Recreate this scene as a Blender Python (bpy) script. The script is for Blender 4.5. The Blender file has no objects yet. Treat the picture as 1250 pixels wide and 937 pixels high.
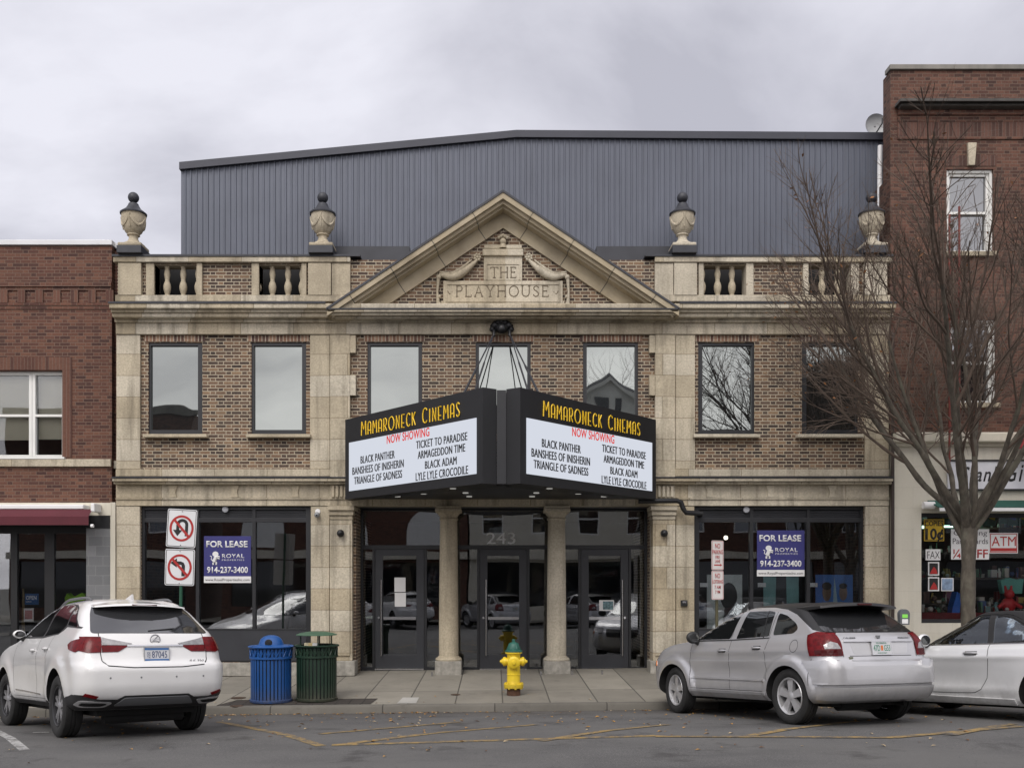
import bpy, bmesh, math, random
from mathutils import Vector, Matrix
from mathutils.bvhtree import BVHTree
from mathutils.geometry import delaunay_2d_cdt
R = math.radians
random.seed(7)
SC = bpy.context.scene
COL = SC.collection
# ------------------------------------------------------------------ camera (measured from the photograph)
CF, CD, CX0, CH, CZ = 1176.0, 19.6, 604.0, 712.0, 1.833
cam = bpy.data.cameras.new('camera'); camo = bpy.data.objects.new('camera', cam); COL.objects.link(camo)
camo.location = (0, -CD, CZ); camo.rotation_euler = (R(90), 0, 0)
cam.sensor_width = 36; cam.lens = CF / 1250 * 36
cam.shift_x = (625 - CX0) / 1250; cam.shift_y = (CH - 468.5) / 1250
cam.clip_start = .1; cam.clip_end = 2000
SC.camera = camo
# ------------------------------------------------------------------ overcast sky + soft sun + exposure
SUN_EL, SUN_AZ = R(48), R(200)          # sun veiled by cloud, behind the camera and a little to the left
SKY_GAIN = 10.0
wd = bpy.data.worlds.new('World'); SC.world = wd; wd.use_nodes = True
wt = wd.node_tree; wn = wt.nodes; wl_ = wt.links; wn.clear()
def wnode(t, **k):
    n = wn.new(t)
    for a, b in k.items(): setattr(n, a, b)
    return n
def wmath(op, a, b=None):
    n = wnode('ShaderNodeMath', operation=op)
    for i, v in enumerate((a, b)):
        if v is None: continue
        if hasattr(v, 'default_value'): wl_.new(v, n.inputs[i])
        else: n.inputs[i].default_value = v
    return n.outputs[0]
w_out = wnode('ShaderNodeOutputWorld'); w_bg = wnode('ShaderNodeBackground')
w_bg.inputs['Strength'].default_value = 0.1
w_sky = wnode('ShaderNodeTexSky', sky_type='NISHITA', sun_disc=False, sun_elevation=SUN_EL, sun_rotation=SUN_AZ)
w_sky.dust_density = 4
w_tc = wnode('ShaderNodeTexCoord'); w_sep = wnode('ShaderNodeSeparateXYZ')
wl_.new(w_tc.outputs['Generated'], w_sep.inputs[0])
dx, dy, dz = w_sep.outputs
zc = wmath('ADD', wmath('MAXIMUM', dz, 0.0), 0.32)
w_cmb = wnode('ShaderNodeCombineXYZ')
wl_.new(wmath('DIVIDE', dx, zc), w_cmb.inputs[0]); wl_.new(wmath('DIVIDE', dy, zc), w_cmb.inputs[1])
w_n1 = wnode('ShaderNodeTexNoise'); w_n1.inputs['Scale'].default_value = 1.9; w_n1.inputs['Detail'].default_value = 7
w_n1.inputs['Roughness'].default_value = .53; w_n1.inputs['Distortion'].default_value = .35
w_map = wnode('ShaderNodeMapping'); w_map.inputs['Location'].default_value = (3.1, 1.7, 0); w_map.inputs['Scale'].default_value = (1, 1.1, 1)
wl_.new(w_cmb.outputs[0], w_map.inputs[0]); wl_.new(w_map.outputs[0], w_n1.inputs['Vector'])
w_rmp = wnode('ShaderNodeValToRGB')
w_rmp.color_ramp.elements[0].position = .36; w_rmp.color_ramp.elements[0].color = (.38, .378, .428, 1)
w_rmp.color_ramp.elements[1].position = .64; w_rmp.color_ramp.elements[1].color = (.625, .622, .678, 1)
wl_.new(w_n1.outputs['Fac'], w_rmp.inputs[0])
# cloud cover is thinner (brighter) towards the veiled sun behind the camera and overhead
back = wmath('MAXIMUM', wmath('MULTIPLY', dy, -1.0), 0.0)
grad = wmath('ADD', wmath('ADD', wmath('MULTIPLY', back, 1.55), 1.0), wmath('MULTIPLY', wmath('MAXIMUM', wmath('SUBTRACT', dz, .55), 0.0), 1.6))
w_mul = wnode('ShaderNodeVectorMath', operation='SCALE')
wl_.new(w_rmp.outputs[0], w_mul.inputs[0]); wl_.new(wmath('MULTIPLY', grad, SKY_GAIN * .92), w_mul.inputs['Scale'])
w_mix = wnode('ShaderNodeMix', data_type='RGBA'); w_mix.inputs[0].default_value = .94
w_tint = wnode('ShaderNodeMix', data_type='RGBA', blend_type='MULTIPLY'); w_tf = wmath('MINIMUM', wmath('MULTIPLY', wmath('ADD', back, wmath('MAXIMUM', wmath('SUBTRACT', dz, .6), 0.0)), 1.6), 1.0)
wl_.new(w_tf, w_tint.inputs[0]); wl_.new(w_mul.outputs[0], w_tint.inputs['A']); w_tint.inputs['B'].default_value = (1.035, .998, .925, 1)   # cloud is warmer where the sun sits behind it
wl_.new(w_sky.outputs[0], w_mix.inputs['A']); wl_.new(w_tint.outputs['Result'], w_mix.inputs['B'])
wl_.new(w_mix.outputs['Result'], w_bg.inputs['Color']); wl_.new(w_bg.outputs[0], w_out.inputs[0])
sun = bpy.data.lights.new('sun', 'SUN'); suno = bpy.data.objects.new('sun', sun); COL.objects.link(suno)
sun.energy = 1.0; sun.angle = R(28); sun.color = (1, .96, .90)
suno.rotation_euler = (R(90) - SUN_EL, 0, R(-20)); suno.location = (0, -30, 40)
SC.view_settings.view_transform = 'Standard'; SC.view_settings.look = 'None'
SC.view_settings.exposure = 0.62; SC.view_settings.gamma = 1.0
SC.view_settings.use_curve_mapping = False
SC.render.engine = 'CYCLES'
SC.cycles.max_bounces = 8; SC.cycles.transparent_max_bounces = 12
SC.cycles.use_denoising = True
# ------------------------------------------------------------------ projection helpers
def s_at(Y): return CF / (CD + Y)
def PX(x, Y=0.0): return (x - CX0) / s_at(Y)
def PZ(y, Y=0.0): return CZ + (CH - y) / s_at(Y)
CURB = -3.9
def zs(X, Y): return .010 * max(-25, min(25, X)) + .036 * min(Y, 1.2)
def zr(X, Y):
    d = CURB - Y
    X = max(-25, min(25, X))
    return .012 * X - .254 + .07 * max(0, min(d, 4)) + .02 * max(0, min(d - 4, 4)) - .02 * max(0, min(d - 8, 4)) - .05 * max(0, min(d - 12, 4))
# ------------------------------------------------------------------ object helpers
def wloc(o):
    v = Vector((0, 0, 0))
    while o is not None: v += o.location; o = o.parent
    return v
def tag(o, label=None, cat=None, group=None, kind=None):
    if label: o['label'] = label
    if cat: o['category'] = cat
    if group: o['group'] = group
    if kind: o['kind'] = kind
    return o
def thing(name, label, cat, loc=(0, 0, 0), rz=0.0, group=None):
    o = bpy.data.objects.new(name, None); COL.objects.link(o); o.empty_display_size = .2
    o.location = loc; o.rotation_euler = (0, 0, rz)
    return tag(o, label, cat, group)
def copy_tree(o, parent=None):
    c = o.copy(); COL.objects.link(c)
    if parent is not None: c.parent = parent
    for ch in list(o.children): copy_tree(ch, c)
    return c
class MB:
    def __init__(s): s.bm = bmesh.new()
    def faces(s, vs, fs):
        v = [s.bm.verts.new(p) for p in vs]
        for f in fs:
            try: s.bm.faces.new([v[i] for i in f])
            except ValueError: pass
        return s
    def box(s, x0, x1, y0, y1, z0, z1, bev=0.0):
        if x0 > x1: x0, x1 = x1, x0
        if y0 > y1: y0, y1 = y1, y0
        if z0 > z1: z0, z1 = z1, z0
        vs = [(x, y, z) for x in (x0, x1) for y in (y0, y1) for z in (z0, z1)]
        n0 = len(s.bm.verts)
        v = [s.bm.verts.new(p) for p in vs]
        fs = [s.bm.faces.new([v[i] for i in f]) for f in ((0, 1, 3, 2), (4, 6, 7, 5), (0, 4, 5, 1), (2, 3, 7, 6), (0, 2, 6, 4), (1, 5, 7, 3))]
        if bev > 0:
            es = list({e for f in fs for e in f.edges})
            bmesh.ops.bevel(s.bm, geom=es, offset=bev, segments=2, profile=.5, affect='EDGES')
        return s
    def pbox(s, xa, xb, ya, yb, yf, yk, bev=0.0):        # pixel rectangle on the plane Y=yf, running back to Y=yk
        return s.box(PX(xa, yf), PX(xb, yf), yf, yk, PZ(yb, yf), PZ(ya, yf), bev)
    def prism(s, poly, y0, y1):                           # poly in (x, z)
        n = len(poly)
        vs = [(x, y0, z) for x, z in poly] + [(x, y1, z) for x, z in poly]
        return s.faces(vs, [tuple(range(n)), tuple(range(2 * n - 1, n - 1, -1))] + [(i, (i + 1) % n, n + (i + 1) % n, n + i) for i in range(n)])
    def prism_z(s, poly, z0, z1):                         # poly in (x, y)
        n = len(poly)
        vs = [(x, y, z0) for x, y in poly] + [(x, y, z1) for x, y in poly]
        return s.faces(vs, [tuple(range(n)), tuple(range(2 * n - 1, n - 1, -1))] + [(i, (i + 1) % n, n + (i + 1) % n, n + i) for i in range(n)])
    def tube(s, pts, rad, n=6, cap=True):
        pts = [Vector(p) for p in pts]
        if not isinstance(rad, (list, tuple)): rad = [rad] * len(pts)
        rings = []; prev = None
        for i, p in enumerate(pts):
            t = (pts[min(i + 1, len(pts) - 1)] - pts[max(i - 1, 0)])
            if t.length < 1e-9: t = Vector((0, 0, 1))
            t.normalize()
            a = prev if prev is not None else (Vector((0, 0, 1)) if abs(t.z) < .9 else Vector((1, 0, 0)))
            a = a - t * a.dot(t)
            if a.length < 1e-6: a = t.orthogonal()
            a.normalize(); prev = a; b = t.cross(a)
            rings.append([s.bm.verts.new(p + (a * math.cos(k * 2 * math.pi / n) + b * math.sin(k * 2 * math.pi / n)) * rad[i]) for k in range(n)])
        for i in range(len(rings) - 1):
            for k in range(n):
                s.bm.faces.new((rings[i][k], rings[i][(k + 1) % n], rings[i + 1][(k + 1) % n], rings[i + 1][k]))
        if cap and n > 2:
            s.bm.faces.new(rings[0][::-1]); s.bm.faces.new(rings[-1])
        return s
    def lathe(s, prof, c=(0, 0, 0), n=24, axis='Z', close=True):
        rings = []
        for r, h in prof:
            ring = []
            for k in range(n):
                a = 2 * math.pi * k / n; p, q = r * math.cos(a), r * math.sin(a)
                v = {'Z': (p, q, h), 'Y': (p, h, q), 'X': (h, p, q)}[axis]
                ring.append(s.bm.verts.new((c[0] + v[0], c[1] + v[1], c[2] + v[2])))
            rings.append(ring)
        for i in range(len(rings) - 1):
            for k in range(n):
                s.bm.faces.new((rings[i][k], rings[i][(k + 1) % n], rings[i + 1][(k + 1) % n], rings[i + 1][k]))
        if close:
            s.bm.faces.new(rings[0][::-1]); s.bm.faces.new(rings[-1])
        return s
    def ball(s, c, r, seg=16, sc=(1, 1, 1)):
        m = Matrix.Translation(c) @ Matrix.Diagonal((*[r * k for k in sc], 1))
        bmesh.ops.create_uvsphere(s.bm, u_segments=seg, v_segments=seg // 2 + 2, radius=1, matrix=m)
        return s
    def rect_poly(s, c, w, h, y0, y1): return s.box(c[0] - w / 2, c[0] + w / 2, y0, y1, c[1] - h / 2, c[1] + h / 2)
    def mesh_in(s, me, M=Matrix.Identity(4)):
        b = bmesh.new(); b.from_mesh(me); b.transform(M)
        t = bpy.data.meshes.new('tmp'); b.to_mesh(t); b.free(); s.bm.from_mesh(t); bpy.data.meshes.remove(t)
        return s
    def xf(s, M): s.bm.transform(M); return s
    def build(s, name, mat, parent=None, smooth=None, local=False, kind=None, label=None):
        bmesh.ops.recalc_face_normals(s.bm, faces=s.bm.faces[:])
        o = None
        if parent is None and not local and kind is None:
            xs = [v.co for v in s.bm.verts]
            base = Vector(((min(v.x for v in xs) + max(v.x for v in xs)) / 2, (min(v.y for v in xs) + max(v.y for v in xs)) / 2, min(v.z for v in xs)))
        elif parent is not None and not local: base = wloc(parent)
        else: base = Vector((0, 0, 0))
        for v in s.bm.verts: v.co -= base
        me = bpy.data.meshes.new(name); s.bm.to_mesh(me); s.bm.free()
        if isinstance(mat, (list, tuple)):
            for m in mat: me.materials.append(m)
        else: me.materials.append(mat)
        if smooth is not None:
            me.polygons.foreach_set('use_smooth', [True] * len(me.polygons)); me.set_sharp_from_angle(angle=R(smooth))
        o = bpy.data.objects.new(name, me); COL.objects.link(o)
        if parent is not None: o.parent = parent
        else: o.location = base
        if kind: o['kind'] = kind
        if label: o['label'] = label
        return o
def text_mesh(body, w=None, h=None, ext=.004, bold=0.0, shear=0.0, align='LEFT', spacing=1.0):
    """flat lettering in the XZ plane, baseline at z=0, left edge at x=0, scaled to width w and cap height h"""
    cu = bpy.data.curves.new('lettering', 'FONT'); cu.body = body; cu.extrude = 0.0; cu.offset = bold; cu.shear = shear
    cu.resolution_u = 3; cu.space_character = spacing
    o = bpy.data.objects.new('lettering', cu); COL.objects.link(o)
    dg = bpy.context.evaluated_depsgraph_get(); me = bpy.data.meshes.new_from_object(o.evaluated_get(dg))
    bpy.data.objects.remove(o); bpy.data.curves.remove(cu)
    xs = [v.co.x for v in me.vertices]
    if not xs: return me
    x0, x1 = min(xs), max(xs); capz = .72
    ys = [v.co.y for v in me.vertices]; capz = max(ys) if max(ys) > .3 else .7
    sx = (w / (x1 - x0)) if w else (h / capz); sy = (h / capz) if h else sx
    b = bmesh.new(); b.from_mesh(me)
    for v in b.verts: v.co = Vector(((v.co.x - x0) * sx, 0, v.co.y * sy))
    r = bmesh.ops.extrude_face_region(b, geom=b.faces[:])
    for g in r['geom']:
        if isinstance(g, bmesh.types.BMVert): g.co.y -= ext
    bmesh.ops.recalc_face_normals(b, faces=b.faces[:])
    b.to_mesh(me); b.free()
    return me
def wall_grid(mb, x0, x1, z0, z1, holes, yf, yb):
    """a wall sheet with real openings: front faces plus reveals back to yb; holes = (xa, xb, za, zb)"""
    xs = sorted({x0, x1} | {v for h in holes for v in h[:2] if x0 < v < x1})
    zs_ = sorted({z0, z1} | {v for h in holes for v in h[2:] if z0 < v < z1})
    def solid(i, k):
        if i < 0 or k < 0 or i >= len(xs) - 1 or k >= len(zs_) - 1: return False
        cx, cz = (xs[i] + xs[i + 1]) / 2, (zs_[k] + zs_[k + 1]) / 2
        return not any(h[0] < cx < h[1] and h[2] < cz < h[3] for h in holes)
    for i in range(len(xs) - 1):
        for k in range(len(zs_) - 1):
            if not solid(i, k): continue
            a, b, c, d = xs[i], xs[i + 1], zs_[k], zs_[k + 1]
            mb.faces([(a, yf, c), (b, yf, c), (b, yf, d), (a, yf, d)], [(0, 1, 2, 3)])
            mb.faces([(a, yb, c), (b, yb, c), (b, yb, d), (a, yb, d)], [(3, 2, 1, 0)])
            for (di, dk, e) in ((-1, 0, ((a, c), (a, d))), (1, 0, ((b, c), (b, d))), (0, -1, ((a, c), (b, c))), (0, 1, ((a, d), (b, d)))):
                if not solid(i + di, k + dk):
                    (p, q), (r, t) = e
                    mb.faces([(p, yf, q), (r, yf, t), (r, yb, t), (p, yb, q)], [(0, 1, 2, 3)])
    bmesh.ops.remove_doubles(mb.bm, verts=mb.bm.verts[:], dist=1e-5)
    return mb
# ------------------------------------------------------------------ materials
class NT:
    def __init__(s, name):
        s.m = bpy.data.materials.new(name); s.m.use_nodes = True; s.t = s.m.node_tree; s.n = s.t.nodes
        s.b = s.n['Principled BSDF']; s.out = s.n['Material Output']
    def node(s, t, **k):
        n = s.n.new(t)
        for a, b in k.items(): setattr(n, a, b)
        return n
    def put(s, v, sock):
        if hasattr(v, 'is_linked'): s.t.links.new(v, sock)
        else: sock.default_value = v
    def math(s, op, a, b=None, c=None, clamp=False):
        n = s.node('ShaderNodeMath', operation=op, use_clamp=clamp)
        for i, v in enumerate((a, b, c)):
            if v is not None: s.put(v, n.inputs[i])
        return n.outputs[0]
    def obj(s): return s.node('ShaderNodeTexCoord').outputs['Object']
    def sep(s, v):
        n = s.node('ShaderNodeSeparateXYZ'); s.put(v, n.inputs[0]); return n.outputs
    def cmb(s, x, y, z=0.0):
        n = s.node('ShaderNodeCombineXYZ')
        for i, v in enumerate((x, y, z)): s.put(v, n.inputs[i])
        return n.outputs[0]
    def noise(s, vec, scale, det=4, rough=.55, sc3=None, out='Fac'):
        if sc3:
            mp = s.node('ShaderNodeMapping'); mp.inputs['Scale'].default_value = sc3; s.put(vec, mp.inputs[0]); vec = mp.outputs[0]
        n = s.node('ShaderNodeTexNoise'); n.inputs['Scale'].default_value = scale; n.inputs['Detail'].default_value = det; n.inputs['Roughness'].default_value = rough
        s.put(vec, n.inputs['Vector']); return n.outputs[out]
    def ramp(s, fac, stops, interp='LINEAR'):
        n = s.node('ShaderNodeValToRGB'); cr = n.color_ramp; cr.interpolation = interp
        while len(cr.elements) < len(stops): cr.elements.new(.5)
        for e, (p, c) in zip(cr.elements, stops):
            e.position = p; e.color = (*c, 1) if len(c) == 3 else c
        s.put(fac, n.inputs[0]); return n.outputs[0]
    def mix(s, f, a, b, mode='MIX'):
        n = s.node('ShaderNodeMix', data_type='RGBA', blend_type=mode)
        s.put(f, n.inputs[0])
        for v, k in ((a, 'A'), (b, 'B')):
            s.put((*v, 1) if isinstance(v, tuple) and len(v) == 3 else v, n.inputs[k])
        return n.outputs['Result']
    def bump(s, h, st=.3, d=.02):
        n = s.node('ShaderNodeBump'); n.inputs['Strength'].default_value = st; n.inputs['Distance'].default_value = d
        s.put(h, n.inputs['Height']); s.t.links.new(n.outputs[0], s.b.inputs['Normal'])
    def set(s, **k):
        for a, v in k.items():
            s.put((*v, 1) if isinstance(v, tuple) and len(v) == 3 and a == 'Base_Color' else v, s.b.inputs[a.replace('_', ' ')])
        return s
def g3(v): return (v, v, v)
def mul3(c, k): return tuple(min(1, a * k) for a in c)
def mat(name, col, rough=.6, metal=0.0, var=.12, vs=2.5, bump=0.0, bs=60, coat=0.0, streak=0.0, spec=.5, chip=None, foot=0.0):
    t = NT(name); o = t.obj()
    c = t.ramp(t.noise(o, vs, 5), [(.25, mul3(col, 1 - var)), (.75, mul3(col, 1 + var))])
    if streak:
        c = t.mix(t.ramp(t.noise(o, 1.0, 5, .6, (7, 7, .7)), [(.45, g3(0)), (.75, g3(streak))]), c, mul3(col, .45))
    if foot:                                                  # splashed dirt at the bottom
        z = t.sep(o)[2]; f = t.math('MULTIPLY', t.ramp(z, [(0.02, g3(foot)), (.30, g3(0))]), t.ramp(t.noise(o, 9, 5, .65), [(.3, g3(.2)), (.7, g3(1))]))
        c = t.mix(f, c, (.10, .085, .065))
    if chip: c = t.mix(t.ramp(t.noise(o, 26, 6, .72), [(chip[1], g3(0)), (chip[1] + .03, g3(1))]), c, chip[0])
    t.set(Base_Color=c, Roughness=rough, Metallic=metal)
    t.b.inputs['Coat Weight'].default_value = coat; t.b.inputs['Coat Roughness'].default_value = .04
    t.b.inputs['Specular IOR Level'].default_value = spec
    if bump: t.bump(t.noise(o, bs, 4), bump, .01)
    return t.m
def emit(name, col, st):
    t = NT(name); e = t.node('ShaderNodeEmission'); e.inputs[0].default_value = (*col, 1); e.inputs[1].default_value = st
    t.t.links.new(e.outputs[0], t.out.inputs[0]); return t.m
def masonry(name, stops, mortar, L1, L2, H, joint, rough=.85, bumpd=.5, dirt=.35, streak=.3, vert=True, tone=.25):
    """bricks or blocks laid in real sizes: L1 stretcher, L2 header (0: none), H course height; per-block colour"""
    t = NT(name); o = t.obj(); x, y, z = t.sep(o)
    u = t.math('ADD', x, y); P = L1 + L2
    row = t.math('FLOOR', t.math('DIVIDE', z, H)); vv = t.math('SUBTRACT', z, t.math('MULTIPLY', row, H))
    par = t.math('ABSOLUTE', t.math('MODULO', row, 2.0))
    u2 = t.math('ADD', t.math('ADD', u, 500.0 * P), t.math('MULTIPLY', par, P / 2 if L2 == 0 else P / 2 + .0))
    k = t.math('FLOOR', t.math('DIVIDE', u2, P)); f = t.math('SUBTRACT', u2, t.math('MULTIPLY', k, P))
    if L2:
        hd = t.math('GREATER_THAN', f, L1)
        du = t.math('MINIMUM', t.math('MINIMUM', f, t.math('ABSOLUTE', t.math('SUBTRACT', f, L1))), t.math('SUBTRACT', P, f))
        idx = t.math('ADD', t.math('MULTIPLY', k, 2.0), hd)
    else:
        du = t.math('MINIMUM', f, t.math('SUBTRACT', P, f)); idx = k
    dv = t.math('MINIMUM', vv, t.math('SUBTRACT', H, vv))
    wob = t.math('MULTIPLY', t.math('SUBTRACT', t.noise(o, 45, 3), .5), joint * .9)
    d = t.math('ADD', t.math('MINIMUM', du, dv), wob)
    mr = t.node('ShaderNodeMapRange'); mr.interpolation_type = 'SMOOTHSTEP'
    t.put(d, mr.inputs[0]); mr.inputs[1].default_value = joint * .35; mr.inputs[2].default_value = joint * .75
    face = mr.outputs[0]
    wn_ = t.node('ShaderNodeTexWhiteNoise', noise_dimensions='2D'); t.put(t.cmb(idx, row), wn_.inputs['Vector'])
    c = t.ramp(wn_.outputs['Value'], stops)
    c = t.mix(tone, c, t.ramp(t.noise(o, 30, 4), [(.3, g3(.25)), (.7, g3(.95))]), 'OVERLAY')
    c = t.mix(face, mortar, c)
    c = t.mix(t.ramp(t.noise(o, .9, 6, .6), [(.42, g3(0)), (.8, g3(dirt))]), c, mul3(stops[0][1], .35))
    if streak:
        c = t.mix(t.ramp(t.noise(o, 1.0, 6, .6, (5, 5, .45)), [(.5, g3(0)), (.78, g3(streak))]), c, mul3(mortar, .33))
    t.set(Base_Color=c, Roughness=rough)
    hgt = t.math('ADD', face, t.math('MULTIPLY', t.noise(o, 90, 3), .35))
    t.bump(hgt, bumpd, .008)
    return t.m
mt = {}
mt['brick_old'] = masonry('multicoloured theatre brick', [(0, (.034, .024, .020)), (.28, (.073, .045, .033)), (.6, (.124, .075, .048)), (.84, (.168, .100, .060)), (1, (.23, .150, .088))], (.40, .345, .255), .213, .109, .0677, .0155, dirt=.28, streak=.22)
mt['soldier_old'] = masonry('upright theatre brick', [(0, (.07, .04, .035)), (.4, (.17, .09, .06)), (.7, (.24, .14, .09)), (1, (.34, .22, .15))], (.46, .40, .31), .072, 0, 4.0, .014, dirt=.28, streak=.2)
mt['brick_red'] = masonry('red brown brick', [(0, (.045, .018, .014)), (.35, (.085, .033, .022)), (.7, (.112, .045, .028)), (1, (.14, .062, .038))], (.155, .10, .072), .213, .109, .0677, .011, dirt=.25, streak=.18)
mt['soldier_red'] = masonry('upright red brown brick', [(0, (.06, .024, .017)), (.5, (.10, .04, .026)), (1, (.135, .06, .038))], (.15, .095, .07), .072, 0, 4.0, .010, dirt=.25, streak=.15)
mt['brick_dark'] = masonry('dark red brick', [(0, (.042, .018, .013)), (.4, (.080, .034, .023)), (.7, (.108, .046, .030)), (1, (.135, .062, .041))], (.135, .090, .066), .213, .109, .0677, .011, dirt=.3, streak=.25)
mt['soldier_dark'] = masonry('upright dark red brick', [(0, (.05, .022, .016)), (.5, (.088, .040, .029)), (1, (.12, .057, .041))], (.12, .083, .066), .072, 0, 4.0, .010, dirt=.3, streak=.2)
STN = [(0, (.385, .325, .225)), (.45, (.455, .40, .30)), (1, (.50, .455, .365))]
mt['ashlar'] = masonry('limestone blocks', STN, (.21, .17, .11), 1.6, 0, .433, .010, bumpd=.3, dirt=.62, streak=.7, tone=.3)
mt['stone_long'] = masonry('limestone courses', STN, (.19, .155, .105), 1.07, 0, 3.0, .010, bumpd=.3, dirt=.66, streak=.8, tone=.3)
mt['stone'] = masonry('carved limestone', STN, (.36, .3, .21), 9.0, 0, 9.0, .004, bumpd=.35, dirt=.62, streak=.65, tone=.28)
mt['stone_shade'] = mat('shaded limestone', (.16, .13, .09), .9, var=.3, vs=14, bump=.3)  # limestone colour darkened to paint in the shadow of the carved letters
mt['base_stone'] = mat('weathered grey base stone', (.30, .285, .25), .85, var=.35, vs=9, bump=.3, streak=.5)
mt['lead'] = mat('dark lead flashing', (.035, .037, .045), .5, .2, var=.25)
mt['frame'] = mat('dark bronze aluminium', (.018, .019, .022), .42, .1, var=.15)
mt['frame_mid'] = mat('charcoal aluminium', (.032, .034, .04), .45, .1, var=.15)
mt['black'] = mat('black enamel', (.007, .0075, .009), .5, 0, var=.15)
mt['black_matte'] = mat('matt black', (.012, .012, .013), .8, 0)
mt['clad'] = mat('blue grey metal cladding', (.100, .111, .142), .5, .15, var=.10, vs=.7, streak=.28)
mt['fascia'] = mat('dark roof fascia', (.035, .037, .05), .45, .2, var=.12)
mt['white_paint'] = mat('white painted wood', (.72, .72, .69), .5, var=.06)
mt['cream'] = masonry('cream painted block wall', [(0, (.60, .565, .47)), (1, (.63, .60, .51))], (.53, .5, .42), .8, 0, .42, .006, rough=.6, bumpd=.1, dirt=.15, streak=.18, tone=.06)
mt['cream_plain'] = mat('cream paint', (.60, .565, .47), .55, var=.07, streak=.2)
mt['coping_white'] = mat('white coping metal', (.62, .63, .64), .4, var=.06)
mt['coping_grey'] = mat('weathered grey coping', (.20, .19, .17), .85, var=.25, streak=.4)
mt['cornice_dark'] = mat('dark weathered cornice', (.075, .07, .065), .8, var=.25, streak=.4)
mt['greytile'] = masonry('grey glazed tile', [(0, (.13, .135, .14)), (1, (.19, .195, .20))], (.23, .23, .23), .30, 0, .2, .008, rough=.3, bumpd=.2, dirt=.1, streak=.1, tone=.05)
mt['chrome'] = mat('brushed steel', (.55, .55, .56), .25, 1.0, var=.05)
mt['white'] = mat('white plastic', (.75, .75, .75), .45, var=.03)
mt['paper'] = mat('white paper', (.68, .68, .68), .8, var=.05)
mt['red'] = mat('red ink', (.37, .02, .018), .5, var=.05)
mt['ink'] = mat('black ink', (.012, .012, .012), .5)
mt['navy'] = mat('navy banner vinyl', (.035, .035, .16), .4, var=.08)
mt['yellow'] = mat('yellow enamel', (.78, .57, .025), .45, var=.12, streak=.25, chip=((.16, .09, .04), .63), foot=.7, bump=.15, bs=30)
mt['yellow_letter'] = mat('yellow letters', (.86, .56, .02), .5, var=.04)
mt['burgundy'] = mat('burgundy awning cloth', (.085, .012, .02), .8, var=.12, bump=.1)
mt['green_awning'] = mat('dark green awning cloth', (.018, .085, .065), .8, var=.15)
mt['blind'] = mat('cream roller blind', (.45, .42, .33), .8, var=.05)
mt['rustred'] = mat('red primer steel', (.16, .028, .02), .6, var=.2, vs=12)
def glass_mirror(name, refl, tint, wav=.022):
    t = NT(name); o = t.obj()
    gl = t.node('ShaderNodeBsdfGlossy'); gl.inputs['Color'].default_value = (*tint, 1); gl.inputs['Roughness'].default_value = .012
    df = t.node('ShaderNodeBsdfDiffuse'); df.inputs['Color'].default_value = (.012, .013, .014, 1)
    mx = t.node('ShaderNodeMixShader'); mx.inputs[0].default_value = refl
    t.t.links.new(df.outputs[0], mx.inputs[1]); t.t.links.new(gl.outputs[0], mx.inputs[2]); t.t.links.new(mx.outputs[0], t.out.inputs[0])
    bp = t.node('ShaderNodeBump'); bp.inputs['Strength'].default_value = .25; bp.inputs['Distance'].default_value = wav
    t.put(t.noise(o, .9, 1), bp.inputs['Height']); t.t.links.new(bp.outputs[0], gl.inputs['Normal'])
    return t.m
def glass_clear(name, refl, tint, dark=(.6, .62, .63)):
    t = NT(name); o = t.obj()
    gl = t.node('ShaderNodeBsdfGlossy'); gl.inputs['Color'].default_value = (*tint, 1); gl.inputs['Roughness'].default_value = .01
    tr = t.node('ShaderNodeBsdfTransparent'); tr.inputs['Color'].default_value = (*dark, 1)
    fr = t.node('ShaderNodeFresnel'); fr.inputs['IOR'].default_value = 1.5
    mx = t.node('ShaderNodeMixShader'); t.put(t.math('ADD', fr.outputs[0], refl, clamp=True), mx.inputs[0])
    t.t.links.new(tr.outputs[0], mx.inputs[1]); t.t.links.new(gl.outputs[0], mx.inputs[2]); t.t.links.new(mx.outputs[0], t.out.inputs[0])
    bp = t.node('ShaderNodeBump'); bp.inputs['Strength'].default_value = .2; bp.inputs['Distance'].default_value = .008
    t.put(t.noise(o, .9, 1), bp.inputs['Height']); t.t.links.new(bp.outputs[0], gl.inputs['Normal'])
    return t.m
mt['pane'] = glass_mirror('coated window glass', .275, (.90, .96, .92))
mt['pane_soft'] = glass_mirror('old window glass', .2, (.95, .97, 1.0), .02)
mt['shopglass'] = glass_clear('shopfront glass', .09, (.95, .97, 1.0), (.87, .885, .89))
mt['giftglass'] = glass_clear('gift shop glass', .02, (.95, .97, 1.0), (.94, .95, .95))
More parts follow.
